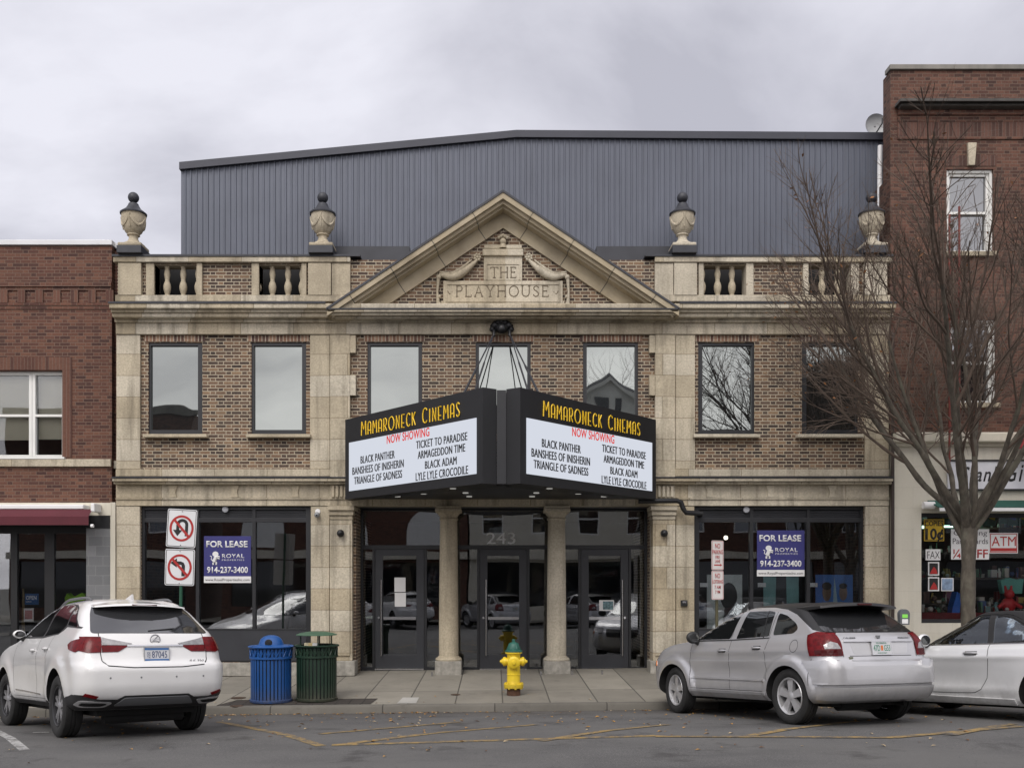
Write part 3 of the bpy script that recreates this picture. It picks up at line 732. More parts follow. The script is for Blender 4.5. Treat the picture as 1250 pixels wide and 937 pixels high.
# interior of both shops: floor, walls and ceiling of dark empty rooms
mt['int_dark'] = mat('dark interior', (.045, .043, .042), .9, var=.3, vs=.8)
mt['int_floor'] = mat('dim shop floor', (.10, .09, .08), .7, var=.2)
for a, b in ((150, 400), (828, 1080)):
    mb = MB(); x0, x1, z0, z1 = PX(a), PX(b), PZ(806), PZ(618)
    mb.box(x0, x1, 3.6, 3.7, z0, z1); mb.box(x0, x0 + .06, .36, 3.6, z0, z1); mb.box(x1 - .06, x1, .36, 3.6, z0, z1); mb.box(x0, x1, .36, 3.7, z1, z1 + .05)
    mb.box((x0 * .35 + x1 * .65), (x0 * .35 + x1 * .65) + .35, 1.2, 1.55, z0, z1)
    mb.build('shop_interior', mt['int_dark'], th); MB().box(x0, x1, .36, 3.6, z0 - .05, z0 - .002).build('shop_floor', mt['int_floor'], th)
# ---- entrance
Yd = .72
mb = MB(); x0, x1, z1 = ENT[0], ENT[1], ENT[3]
for a in (x0 - .02, x1): MB().box(a, a + .02, .345, Yd + .3, -.6, z1).build('entrance_reveal', mt['brick_old'], th)
MB().box(x0, x1, .02, Yd + .3, z1 + .001, z1 + .06).build('entrance_soffit', mt['frame_mid'], th)
MB().pbox(433.6, 797.4, 609.6, 617.0, -.03, .06).build('entrance_lintel', mt['stone_long'], th)
BAYS = [(434, 537, 457.5, 518), (560, 668, 585.3, 643.5), (690, 797, 709, 767.5)]
for n, (a, b, da, db) in enumerate(BAYS):
    w = MB(); k = lambda x: PX(x, Yd); kz = lambda y: PZ(y, Yd)
    zf = zs(0, Yd)
    xa = x0 if n == 0 else k(a - 6); xb = x1 if n == 2 else k(b + 6)
    hl = [(xa + .05, xb - .05, kz(665), kz(623)), (xa + .05, k(da) - .05, zf + .05, kz(670)), (k(db) + .05, xb - .05, zf + .05, kz(670)), (k(da), k(db), zf - .5, kz(670))]
    wall_grid(w, xa, xb, zf - .3, z1, hl, Yd, Yd + .10)
    scn = w.build('entrance_screen', mt['frame'], th)
    for h in hl[:3]:
        MB().box(h[0] - .01, h[1] + .01, Yd + .045, Yd + .055, h[2] - .01, h[3] + .01).build('screen_pane', mt['shopglass'], scn)
    # the door leaf
    dl = MB(); X0, X1 = k(da) + .008, k(db) - .008; Z0, Z1 = zf + .03, kz(670) - .006
    wall_grid(dl, X0, X1, Z0, Z1, [(X0 + .16, X1 - .16, Z0 + .28, Z1 - .13)], Yd + .015, Yd + .075)
    dr = dl.build('door', mt['frame_mid'], th)
    MB().box(X0 + .15, X1 - .15, Yd + .045, Yd + .053, Z0 + .27, Z1 - .12).build('door_pane', mt['shopglass'], dr)
    hx = X0 + .13 if n < 2 else X1 - .13
    hb_ = MB().tube([(hx, Yd - .055, kz(800)), (hx, Yd - .055, kz(707))], .016, 10)
    for y in (716, 790): hb_.tube([(hx, Yd - .055, kz(y)), (hx, Yd + .02, kz(y))], .010, 8)
    hb_.build('door_handle', mt['chrome'], dr, smooth=40)
    MB().box(X0 + .17, X1 - .17, Yd + .012, Yd + .044, kz(756), kz(752.5)).build('push_bar', mt['chrome'], dr)
    lk = hx - .055 if n < 2 else hx + .055
    MB().lathe([(.026, -.012), (.026, .0)], (lk, Yd + .013, kz(753.5)), 14, 'Y').build('door_lock', mt['chrome'], dr, smooth=40)
    MB().box(X0, X1, Yd - .06, Yd + .09, zf - .01, zf + .025).build('threshold', mt['chrome'], dr)
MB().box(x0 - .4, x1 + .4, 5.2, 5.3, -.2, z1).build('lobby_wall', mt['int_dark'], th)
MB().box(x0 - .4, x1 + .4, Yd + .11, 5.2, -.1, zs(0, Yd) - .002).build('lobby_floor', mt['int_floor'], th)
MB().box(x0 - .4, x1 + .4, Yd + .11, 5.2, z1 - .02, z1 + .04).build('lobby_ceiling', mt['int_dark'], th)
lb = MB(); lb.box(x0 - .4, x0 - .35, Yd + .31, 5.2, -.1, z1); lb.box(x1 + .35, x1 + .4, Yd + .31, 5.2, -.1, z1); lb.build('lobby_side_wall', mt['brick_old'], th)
num = text_mesh('243', (629 - 594) / s_at(Yd), .24, .006)
MB().mesh_in(num, Matrix.Translation((PX(594, Yd), Yd + .035, PZ(664.5, Yd) + .02))).build('house_number', mat('frosted numerals', (.62, .63, .64), .6), th)
# ---- entrance columns
def column(px):
    X = PX(px, .15); Yc = .15; z0 = zs(X, 0) - .05; zt = PZ(617.3, -.05)
    k = 1 / 60.5
    cl = MB()
    zb, zc = PZ(801, 0), PZ(634, 0); n = 14
    pr = []
    for i in range(n + 1):
        u = i / n; pr.append(((12.1 - 1.5 * u ** 1.8) * k, zb + (zc - zb) * u))
    cl.lathe(pr, (X, Yc, 0), 40)
    col = cl.build('column', mt['stone'], th, smooth=40)
    b = MB().lathe([(16 * k, PZ(806)), (16.4 * k, PZ(804.6)), (15.6 * k, PZ(803)), (13.6 * k, PZ(802.2)), (13.6 * k, PZ(801.4)), (12.2 * k, PZ(800.6))], (X, Yc, 0), 40)
    b.build('column_base', mt['stone'], col, smooth=35)
    MB().box(X - 16.2 * k, X + 16.2 * k, Yc - 16.2 * k, Yc + 16.2 * k, z0, PZ(806.1), .012).build('column_plinth', mt['base_stone'], col)
    c = MB().lathe([(10.6 * k, PZ(634.5)), (11.8 * k, PZ(633.6)), (11.8 * k, PZ(632.4)), (10.8 * k, PZ(631.8)), (11.0 * k, PZ(629.8)), (14.6 * k, PZ(625.2))], (X, Yc, 0), 40)
    c.box(X - 16 * k, X + 16 * k, Yc - 16 * k, Yc + 16 * k, PZ(625), PZ(620.6), .012)
    c.box(X - 15.2 * k, X + 15.2 * k, Yc - 15.2 * k, Yc + 15.2 * k, PZ(620.4), zt, .008)
    c.build('column_capital', mt['stone'], col, smooth=35)
for px in (547.7, 679.3): column(px)
# ---- drain pipe at the right end of the theatre, conduit from the marquee
MB().tube([(XR + .03, -.12, PZ(408)), (XR + .03, -.12, PZ(815))], .035, 8).build('downpipe', mat('dark brown downpipe', (.035, .022, .018), .6), th, smooth=60)
pts = [(PX(780, -.3), -.24, PZ(611, -.3)), (PX(826, -.2), -.24, PZ(611, -.2)), (PX(831, -.2), -.22, PZ(613, -.2)), (PX(833.5, -.2), -.22, PZ(620, -.2)), (PX(837, -.2), -.22, PZ(625.5, -.2)), (PX(856, -.2), -.2, PZ(626.5, -.2)), (PX(858, -.2), .14, PZ(626.5, -.2))]
MB().tube(pts, .052, 12).build('conduit', mt['black'], th, smooth=50)
# ================================================================== METAL CLAD AUDITORIUM BEHIND
Ya = .78
au = thing('auditorium', 'tall blue grey corrugated metal auditorium block rising behind the pediment', 'building', (PX(620, Ya), Ya, 0))
xa, xb = PX(221, Ya), PX(1082, Ya)
ridge_x = PX(630, Ya)
def roofz(X):
    za, zr_, zb = PZ(207.5, Ya), PZ(168.5, Ya), PZ(171.5, Ya)
    return za + (zr_ - za) * (X - xa) / (ridge_x - xa) if X < ridge_x else zr_ + (zb - zr_) * (X - ridge_x) / (xb - ridge_x)
mb = MB(); per = .118; x = xa; prof = []
while x < xb:
    prof += [(x, 0), (x + .070, 0), (x + .080, -.020), (x + .104, -.020), (x + .114, 0)]; x += per
prof.append((xb, 0))
top = [mb.bm.verts.new((px_, Ya + dy_, roofz(px_))) for px_, dy_ in prof]; bot = [mb.bm.verts.new((px_, Ya + dy_, 4)) for px_, dy_ in prof]
for i in range(len(prof) - 1): mb.bm.faces.new((bot[i], bot[i + 1], top[i + 1], top[i]))
mb.build('metal_wall', mt['clad'], au)
MB().box(xa - .001, xa + .1, Ya + .01, 24, 4, roofz(xa) - .05).box(xb - .1, xb, Ya + .01, 24, 4, roofz(xb) - .05).build('side_wall', mt['clad'], au)
P2 = [(xa - .012, roofz(xa) - .02), (xa - .012, roofz(xa) + .13), (ridge_x, roofz(ridge_x) + .13), (xb + .1, roofz(xb) + .13), (xb + .1, roofz(xb) - .02), (ridge_x, roofz(ridge_x) - .02)]
MB().prism(P2, Ya - .09, 24).build('roof', mt['fascia'], au)
MB().box(PX(150, .7), PX(1075, .7), Ya - .08, Ya - .035, PZ(372, Ya), PZ(312.5, Ya)).build('shade_backing', mt['black_matte'], au)  # black sheet added as the shade seen through the balustrade openings
# ================================================================== LEFT NEIGHBOUR
lb_ = thing('brick_building', 'red brown brick shop building with white window frames left of the theatre', 'building', (PX(40), .15, 0))
Yl = .15
def lx(x): return PX(x, Yl)
def lz(y): return PZ(y, Yl)
LX0 = lx(-420); LXR = lx(136.5)
LW = [(-90, 76, 452, 558), (-300, -134, 452, 558)]
SFZ = (lx(-300), lx(106), -.6, lz(622))
mb = MB(); wall_grid(mb, LX0, LXR, -.6, lz(300), [(lx(a), lx(b), lz(d), lz(c)) for a, b, c, d in LW] + [SFZ], Yl, Yl + .35)
mb.box(LX0, LX0 + .3, Yl + .36, 14, -.6, lz(300)); mb.build('brick_wall', mt['brick_red'], lb_)
MB().box(LXR + .005, lx(142.2), Yl + .14, 14, -.6, lz(303)).build('side_wall', mt['brick_red'], lb_)
MB().box(LX0, LXR, Yl + .36, 14, lz(320), lz(318)).build('roof', mt['lead'], lb_)
MB().box(LX0, LXR + .02, Yl - .05, Yl + .4, lz(299.6), lz(293.5), .01).prism([(LXR + .021, lz(299.6)), (LXR + .021, lz(293.5)), (lx(146), lz(299)), (lx(146), lz(304.5))], Yl + .10, Yl + .5).build('coping', mt['coping_white'], lb_)
band_ = MB()
def lb_band(y0, y1, p): band_.box(LX0, LXR - .001, Yl - p, Yl - .001, lz(y1), lz(y0))
lb_band(345, 350.5, .05); lb_band(351, 354.5, .025); lb_band(370, 373, .03); lb_band(373.2, 377.5, .015)
band_.build('brick_band', mt['brick_red'], lb_)
x = -300.0
while x < 134:
    MB().box(lx(x), lx(x + 9), Yl - .035, Yl - .001, lz(369.8), lz(354.7)).build('brick_dentil', mt['soldier_red'], lb_); x += 21.5
MB().box(lx(-300), lx(88), Yl - .012, Yl - .001, lz(451.5), lz(436)).box(lx(76.2), lx(88), Yl - .012, Yl - .001, lz(558), lz(451.6)).build('brick_surround', mt['soldier_red'], lb_)
MB().box(LX0, LXR, Yl - .06, Yl - .001, lz(569.5), lz(560.5), .008).box(LXR + .004, lx(142), Yl + .08, Yl + .13, lz(571), lz(561.5), .008).build('stone_band', mt['stone_long'], lb_)
MB().box(LX0, LXR, Yl - .04, Yl - .002, lz(629), lz(613.5)).build('shop_fascia', mt['cream_plain'], lb_)
MB().box(LXR - .02, lx(141.6), Yl - .03, Yl + .13, -.5, lz(613)).build('pilaster', mt['cream_plain'], lb_)
MB().box(lx(106), LXR - .025, Yl - .03, Yl - .002, -.5, lz(644.5)).build('tiled_pier', mt['greytile'], lb_)
MB().box(lx(106), LXR - .025, Yl - .05, Yl - .002, lz(644.2), lz(629.3)).build('pier_band', mt['black'], lb_)
def sash(par, xa, xb, ya, yb, X, Z, Y, blind, fw=3.6):
    """one double hung sash: white frame, meeting rail, glass, blind behind the upper light"""
    ym = ya + (yb - ya) * .505
    w = MB(); wall_grid(w, X(xa), X(xb), Z(yb), Z(ya), [(X(xa + fw), X(xb - fw), Z(ym - 1.2), Z(ya + fw + .4)), (X(xa + fw), X(xb - fw), Z(yb - 4), Z(ym + 1.6))], Y, Y + .1)
    f = w.build('window', mt['white_paint'], par)
    MB().box(X(xa + 3), X(xb - 3), Y + .05, Y + .058, Z(ym), Z(ya + 3.5)).build('pane', mt['pane_soft'] if not blind else mt['giftglass'], f)
    MB().box(X(xa + 3), X(xb - 3), Y + .075, Y + .083, Z(yb - 3.5), Z(ym)).build('pane', mt['pane_soft'] if not blind else mt['giftglass'], f)
    if blind:
        yb2 = ya + (yb - ya) * blind
        MB().box(X(xa + 3.2), X(xb - 3.2), Y + .16, Y + .17, Z(yb2), Z(ya + 3.2)).build('blind', mt['blind'], f)
        MB().box(X(xa - 1), X(xb + 1), Y + 1.2, Y + 1.25, Z(yb + 2), Z(ya - 2)).build('dark_room', mt['int_dark'], f)
for a, b, c, d in LW:
    sash(lb_, a, a + 40, c, d, lx, lz, Yl + .12, .78); sash(lb_, a + 40.5, b - 40.5, c, d, lx, lz, Yl + .12, .78); sash(lb_, b - 40, b, c, d, lx, lz, Yl + .12, .77)
    MB().box(lx(a - 4), lx(b + 4), Yl - .07, Yl + .2, lz(560.3), lz(558)).build('window_sill', mt['white_paint'], lb_)
# shopfront under the awning
w = MB(); hl = [(lx(a), lx(b), lz(812), lz(650)) for a, b in ((-120, -64), (-60, 4), (12, 46), (58, 104))]
wall_grid(w, SFZ[0], SFZ[1], -.6, SFZ[3], hl, Yl + .3, Yl + .4); f = w.build('shopfront', mt['black'], lb_)
for h in hl: MB().box(h[0] - .01, h[1] + .01, Yl + .34, Yl + .348, h[2] - .01, h[3] + .01).build('shop_pane', mt['shopglass'], f)
mb = MB(); mb.box(SFZ[0], SFZ[1], 4, 4.1, -.4, SFZ[3]); mb.box(SFZ[1] - .05, SFZ[1], Yl + .41, 4, -.4, SFZ[3]); mb.box(SFZ[0], SFZ[1], Yl + .41, 4, SFZ[3], SFZ[3] + .05)
mb.build('shop_interior', mt['int_dark'], lb_); MB().box(SFZ[0], SFZ[1], Yl + .41, 4, -.45, -.25).build('shop_floor', mt['int_floor'], lb_)
# awning cassette with a rolled burgundy valance
aw = thing('awning', 'retracted burgundy awning with a white cassette over the left shopfront', 'awning', (lx(0), -.1, lz(640)))
MB().box(lx(-300), lx(111), -.22, Yl - .045, PZ(621, -.2), PZ(615.5, -.2), .015).build('cassette', mt['white'], aw)
MB().box(PX(111.5, -.2), PX(116.5, -.2), -.25, Yl - .045, PZ(624.5, -.2), PZ(614, -.2), .02).build('end_bracket', mt['white'], aw)
MB().prism_z([(lx(-300), -.205), (PX(110.5, -.3), -.205), (PX(110.5, -.3), -.19), (lx(-300), -.19)], PZ(622.5, -.2), PZ(621.2, -.2)).box(lx(-300), PX(110.5, -.3), -.40, -.385, PZ(640.5, -.4), PZ(630, -.4)).faces([(lx(-300), -.20, PZ(621.2, -.2)), (PX(110.5, -.3), -.20, PZ(621.2, -.2)), (PX(110.5, -.3), -.40, PZ(630, -.4)), (lx(-300), -.40, PZ(630, -.4))], [(0, 1, 2, 3)]).build('valance', mt['burgundy'], aw)
MB().lathe([(.035, 0), (.035, .05)], (PX(110.8, -.4), -.39, PZ(641.5, -.4)), 12, 'X').build('end_cap', mt['white'], aw)
# things in that shop window
Yw = Yl + .40
def wpx(x): return PX(x, Yw)
def wpz(y): return PZ(y, Yw)
os_ = thing('open_sign', 'small blue OPEN sign hanging in the left shop window', 'sign', (wpx(38), Yw, wpz(737)))
MB().box(wpx(30.5), wpx(47), Yw, Yw + .012, wpz(737.5), wpz(724)).build('board', mat('sign blue', (.015, .075, .22), .5), os_)
MB().mesh_in(text_mesh('OPEN', .22, .085, .004, bold=.012), Matrix.Translation((wpx(31.8), Yw, wpz(731.5)))).mesh_in(text_mesh('come in', .11, .025, .003), Matrix.Translation((wpx(31.8), Yw, wpz(734.5)))).build('lettering', mt['paper'], os_)
mu = thing('menu', 'white sheet with a pink printed block taped below the OPEN sign', 'paper', (wpx(35), Yw, wpz(758)))
MB().box(wpx(29), wpx(41), Yw, Yw + .004, wpz(758), wpz(742)).build('sheet', mt['paper'], mu)
MB().box(wpx(30.5), wpx(39.5), Yw - .003, Yw - .001, wpz(755), wpz(744.5)).build('print', mat('pink print', (.5, .25, .25), .8), mu)
bs = []
for i, (px, y0, tilt, lab) in enumerate(((13.5, 722, .03, 'bamboo cane nearest the door edge in the left shop window'), (17.8, 728, -.02, 'short bamboo cane standing second in the left shop window'), (21.5, 726, .02, 'bamboo cane third from the door edge in the left shop window'), (25.5, 718, -.015, 'tall bamboo cane beside the OPEN sign in the left shop window'))):
    pts = []; z0, z1 = -.3, wpz(y0)
    mb = MB(); n = 9; rr_ = []
    for k in range(n * 3):
        q = k / (n * 3 - 1); pts.append((wpx(px) + tilt * q * 2, Yw + .16, z0 + (z1 - z0) * q)); rr_.append(.020 + (.004 if k % 3 == 0 else 0))
    mb.tube(pts, rr_, 8); bo = mb.build('bamboo_cane', mat('dry bamboo', (.33, .24, .12), .6, var=.3, vs=5), None, smooth=50); tag(bo, lab, 'bamboo cane', 'bamboo canes in the left shop window')
tag(MB().prism([(wpx(70), wpz(742)), (wpx(70), wpz(729)), (wpx(73), wpz(724)), (wpx(77), wpz(728)), (wpx(84), wpz(727)), (wpx(91), wpz(723.5)), (wpx(95), wpz(726)), (wpx(94), wpz(742))], Yw + .35, Yw + .55).build('safety_vest', mat('lime safety vest', (.30, .62, .03), .7, var=.15), None), 'lime yellow safety vest hanging in the left shop window', 'vest')
# ================================================================== RIGHT NEIGHBOUR
rb = thing('brick_building', 'tall dark red brick building above the gift shop right of the theatre', 'building', (PX(1250), 0, 0))
RX0, RX1 = PX(1086.5), PX(1640); YR = -.02
RWN = [(1155, 1212, 207, 308), (1158, 1215, 390, 492), (1340, 1397, 207, 308), (1343, 1400, 390, 492)]
mb = MB(); wall_grid(mb, RX0, RX1, PZ(536), PZ(87), [(PX(a), PX(b), PZ(d), PZ(c)) for a, b, c, d in RWN], YR, .35)
mb.box(RX0, RX0 + .35, .36, 15, PZ(536), PZ(215))
mb.build('brick_wall', mt['brick_dark'], rb)
MB().box(RX0 - .03, RX1, YR - .05, .2, PZ(86.6), PZ(80.5), .012).faces([(RX0 - .03, YR - .05, PZ(80.5)), (RX0 + .3, YR - .05, PZ(80.5)), (RX0 + .3, .40, PZ(92)), (RX0 - .03, .40, PZ(92)), (RX0 - .03, YR - .05, PZ(87)), (RX0 + .3, YR - .05, PZ(87)), (RX0 + .3, .40, PZ(97)), (RX0 - .03, .40, PZ(97))], []).build('coping', mt['coping_grey'], rb)
MB().box(RX0 + .36, RX1, .36, 15, PZ(220), PZ(217)).build('roof', mt['lead'], rb)
c0 = PX(1091)
MB().box(c0 + .0, RX1, YR - .30, YR - .001, PZ(131), PZ(125.5, -.2), .03).box(c0 + .06, RX1, YR - .2, YR - .001, PZ(135.5), PZ(131.2), .03).build('cornice', mt['cornice_dark'], rb)
MB().box(PX(1095), RX1, YR - .05, YR - .001, PZ(142), PZ(136)).box(PX(1095), RX1, YR - .03, YR - .001, PZ(171), PZ(168)).box(PX(1095), RX1, YR - .018, YR - .001, PZ(150), PZ(142.4)).build('brick_band', mt['brick_dark'], rb)
MB().box(PX(1095), RX1, YR - .022, YR - .001, PZ(167.7), PZ(150.4)).build('brick_band', mt['soldier_dark'], rb)
for a, b, c, d in RWN[:1] + RWN[2:3]:
    MB().prism([(PX(a - 1), PZ(203.5)), (PX(b + 3), PZ(203.5)), (PX(b + 5), PZ(190.5)), (PX(a - 4), PZ(190.5))], YR - .012, YR - .001).build('flat_arch', mt['soldier_dark'], rb)
    MB().prism([(PX(1180), PZ(203.5)), (PX(1187.5), PZ(203.5)), (PX(1189.5), PZ(176.5)), (PX(1179), PZ(176.5))] if a < 1300 else [(PX(1365), PZ(203.5)), (PX(1372.5), PZ(203.5)), (PX(1374.5), PZ(176.5)), (PX(1364), PZ(176.5))], YR - .07, YR - .013).build('keystone', mt['stone'], rb)
for a, b, c, d in RWN:
    sash(rb, a, b, c, d, PX, PZ, .08, None, 6.2)
    cs = MB(); wall_grid(cs, PX(a - .5), PX(b + .5), PZ(d), PZ(c - .5), [(PX(a + 3.2), PX(b - 3.2), PZ(d - 2.5), PZ(c + 3.2))], .03, .079); cs.build('casing', mt['white_paint'], rb)
    MB().box(PX(a - 2), PX(b + 4), YR - .08, .3, PZ(d + 6), PZ(d + .2), .01).build('window_sill', mt['stone'], rb)
    MB().box(PX(a - 3), PX(b + 3), 1.2, 1.25, PZ(d + 4), PZ(c - 4)).build('dark_room', mat('dim room behind sash', (.10, .10, .10), .9), rb)
# cream ground floor with cornice, fascia sign, green awning and big window
GX0 = PX(1088); GW = (1122, 1420, 626, 760)
mb = MB(); wall_grid(mb, GX0, RX1, -.6, PZ(540), [(PX(GW[0]), PX(GW[1]), PZ(GW[3]), PZ(GW[2]))], -.10, .35)
mb.build('shop_wall', mt['cream'], rb)
MB().box(GX0 - .03, RX1, -.30, -.02, PZ(540, -.2), PZ(527, -.3), .03).box(GX0, RX1, -.18, -.02, PZ(546), PZ(540.4), .02).build('shop_cornice', mt['cream_plain'], rb)
w = MB(); wall_grid(w, PX(GW[0]), PX(GW[1]), PZ(GW[3]), PZ(GW[2]), [(PX(1126), PX(1300), PZ(755.5), PZ(631)), (PX(1305), PX(1416), PZ(755.5), PZ(631))], .02, .14)
gf = w.build('shopfront', mt['frame'], rb)
MB().box(PX(1125), PX(1301), .07, .078, PZ(756), PZ(630.5)).build('shop_pane', mt['giftglass'], gf); MB().box(PX(1304), PX(1417), .07, .078, PZ(756), PZ(630.5)).build('shop_pane', mt['giftglass'], gf)
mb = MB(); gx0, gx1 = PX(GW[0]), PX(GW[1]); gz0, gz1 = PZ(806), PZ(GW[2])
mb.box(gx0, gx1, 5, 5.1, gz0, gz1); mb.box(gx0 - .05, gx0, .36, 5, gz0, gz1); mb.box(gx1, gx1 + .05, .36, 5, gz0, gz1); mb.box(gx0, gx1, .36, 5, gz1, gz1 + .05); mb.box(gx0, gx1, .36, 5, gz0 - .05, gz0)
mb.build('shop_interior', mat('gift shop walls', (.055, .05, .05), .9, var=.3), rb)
for j in range(4):
    lt_ = MB().box(PX(1150 + 34 * j), PX(1186 + 34 * j), 1.2 + .7 * (j % 2), 1.36 + .7 * (j % 2), PZ(640) + .05 * j, PZ(640) + .05 * j + .05).build('tube_light', emit('fluorescent tube', (.55, 1, .78), 3.0), rb)
# shelves and merchandise inside
cols = [(.26, .03, .03), (.42, .39, .35), (.04, .07, .18), (.05, .13, .08), (.36, .26, .07), (.18, .05, .11), (.12, .22, .23), (.5, .48, .46), (.03, .03, .03), (.02, .02, .02), (.16, .12, .09), (.3, .28, .26), (.10, .05, .04)]
gm = [mat('goods %d' % i, c, .5) for i, c in enumerate(cols)]
random.seed(11)
MB().box(gx0 + .1, gx1 - .1, .30, .75, gz0, PZ(748)).build('display_ledge', mat('dark red display cloth', (.14, .015, .02), .8, var=.2), rb)
mb = MB(); ms = []
for row, (yy, dep) in enumerate(((748, .5), (748, .62), (1, .95), (1, 1.1), (2, 1.2), (2, 1.35), (3, 1.45), (4, 1.6))):
    z = PZ(748) if yy == 748 else gz0 + .6 + .55 * yy
    x = gx0 + .3
    while x < gx1 - .3:
        wdt = random.uniform(.035, .15); hgt = random.uniform(.05, .26); n0 = len(mb.bm.faces)
        dp = dep + random.uniform(-.12, .12)
        if random.random() < .35: mb.ball((x + wdt / 2, dp, z + hgt * .45), min(wdt, hgt) * .45, 10)
        elif random.random() < .4: mb.lathe([(wdt * .35, z), (wdt * .42, z + hgt * .5), (wdt * .2, z + hgt * .8), (wdt * .22, z + hgt)], (x + wdt / 2, dp, 0), 10)
        else: mb.box(x, x + wdt, dp, dp + .14, z, z + hgt, .006)
        mb.bm.faces.ensure_lookup_table(); mi = random.randrange(len(gm))
        for f in mb.bm.faces[n0:]: f.material_index = mi
        x += wdt + random.uniform(.005, .07)
mg = mb.build('merchandise', gm, None, smooth=40, local=True, kind='stuff'); tag(mg, 'jumble of colourful gifts on the shelves inside the shop window', None)
sh = MB()
for row in range(1, 5): sh.box(gx0 + .2, gx1 - .2, (.85, 1.1, 1.35, 1.5)[row - 1], 2.6, gz0 + .56 + .55 * row, gz0 + .597 + .55 * row)
sh.build('display_shelf', mat('dark shelf', (.06, .045, .035), .6), rb)
# red toy on the ledge, blue bag, white cap
tz = PZ(748); tX = PX(1231, .45)
ty = MB().ball((tX, .45, tz + .16), .15, 14, (1, .8, 1.05)).ball((tX, .42, tz + .38), .10, 14).tube([(tX - .05, .45, tz + .44), (tX - .07, .45, tz + .56)], [.035, .02], 8).tube([(tX + .05, .45, tz + .44), (tX + .06, .45, tz + .56)], [.035, .02], 8)
ty.tube([(tX - .1, .42, tz + .2), (tX - .25, .40, tz + .1)], [.05, .035], 8).tube([(tX + .1, .42, tz + .2), (tX + .25, .40, tz + .1)], [.05, .035], 8)
tag(ty.build('toy', mat('red toy', (.45, .015, .02), .5), None, smooth=50), 'red toy animal sitting on the display ledge of the gift shop', 'toy')
bz = PZ(752)
tag(MB().prism([(PX(1162, .3), bz), (PX(1172, .3), bz), (PX(1174, .3), bz + .45), (PX(1169, .3), bz + .50), (PX(1164, .3), bz + .2)], .32, .55).build('cloth_bag', mat('bright blue cloth', (.02, .12, .5), .6), None), 'bright blue cloth bag beside the tree trunk in the gift shop window', 'bag')
tag(MB().prism([(PX(1222, .8), PZ(724, .8)), (PX(1245, .8), PZ(724, .8)), (PX(1247, .8), PZ(706, .8)), (PX(1240, .8), PZ(707.5, .8)), (PX(1231, .8), PZ(705, .8)), (PX(1219, .8), PZ(708, .8))], .72, .86).build('shopping_bag', mat('teal bag', (.10, .33, .28), .6), None), 'pale teal shopping bag on the shelf in the gift shop window', 'bag')
# awning
ga = thing('awning', 'dark green fabric awning over the gift shop window', 'awning', (PX(1250), -.3, PZ(622)))
ax0, ax1 = PX(1129), PX(1420)
MB().faces([(ax0, -.12, PZ(611)), (ax1, -.12, PZ(611)), (ax1, -.42, PZ(618, -.42)), (ax0 + .08, -.42, PZ(618, -.42)), (ax0, -.12, PZ(612.5)), (ax1, -.12, PZ(612.5)), (ax1, -.42, PZ(619.2, -.42)), (ax0 + .08, -.42, PZ(619.2, -.42))], [(0, 1, 2, 3), (7, 6, 5, 4), (0, 3, 7, 4), (3, 2, 6, 7), (1, 0, 4, 5), (2, 1, 5, 6)]).build('canopy', mt['green_awning'], ga)
MB().box(ax0 + .1, ax1, -.44, -.42, PZ(623.5, -.42), PZ(619.5, -.42)).build('front_bar', mt['white'], ga)
MB().lathe([(.075, 0), (.075, .22)], (PX(1121), -.22, PZ(617.5)), 14, 'X').build('roller_end', mt['white'], ga, smooth=40)
fv = MB(); x = ax0 + .12
while x < ax1:
    fv.box(x, x + .23, .16, .172, PZ(640) - .03 * math.sin(x * 9), PZ(628)); x += .235
fv.build('inner_valance', mt['green_awning'], ga)
# fascia sign
gs = thing('shop_sign', 'long white gift shop sign with black italic lettering behind the tree', 'sign', (PX(1290), -.2, PZ(597)))
MB().box(PX(1157, -.15), PX(1420, -.15), -.17, -.11, PZ(596.5, -.15), PZ(563, -.15)).build('board', mat('white sign face', (.62, .63, .67), .4), gs)
MB().box(PX(1156, -.15), PX(1421, -.15), -.19, -.11, PZ(563, -.15), PZ(561, -.15)).box(PX(1156, -.15), PX(1421, -.15), -.19, -.11, PZ(598.5, -.15), PZ(596.6, -.15)).build('sign_frame', mt['black'], gs)
MB().mesh_in(text_mesh("Stan's", 0.84, .30, .006, bold=.008, shear=.32, spacing=1.15), Matrix.Translation((PX(1173, -.17), -.171, PZ(587, -.17)))).build('lettering', mt['ink'], gs); MB().mesh_in(text_mesh("Gifts", .78, .36, .006, bold=.008, shear=.32, spacing=1.25), Matrix.Translation((PX(1228, -.17), -.171, PZ(587, -.17)))).build('lettering', mt['ink'], gs)
# notices in the gift shop window
def notice(name, label, xa, xb, ya, yb, m, texts, Y=.045, cat='sign', border=None):
    o = thing(name, label, cat, (PX((xa + xb) / 2, Y), Y, PZ(yb, Y)))
    MB().box(PX(xa, Y), PX(xb, Y), Y, Y + .006, PZ(yb, Y), PZ(ya, Y)).build('sheet', m, o)
    for (tx, x0, x1, yb_, hpx, tm, bold) in texts:
        MB().mesh_in(text_mesh(tx, PX(x1, Y) - PX(x0, Y), hpx / s_at(Y), .003, bold=bold), Matrix.Translation((PX(x0, Y), Y - .0005, PZ(yb_, Y)))).build('lettering', tm, o)
    if border:
        b = MB(); k = .9
        for r in ((xa + k, xb - k, ya + k, ya + 2 * k), (xa + k, xb - k, yb - 2 * k, yb - k), (xa + k, xa + 2 * k, ya + 2.1 * k, yb - 2.1 * k), (xb - 2 * k, xb - k, ya + 2.1 * k, yb - 2.1 * k)): b.pbox(*r, Y - .003, Y - .0005)
        b.build('border', border, o)
    return o
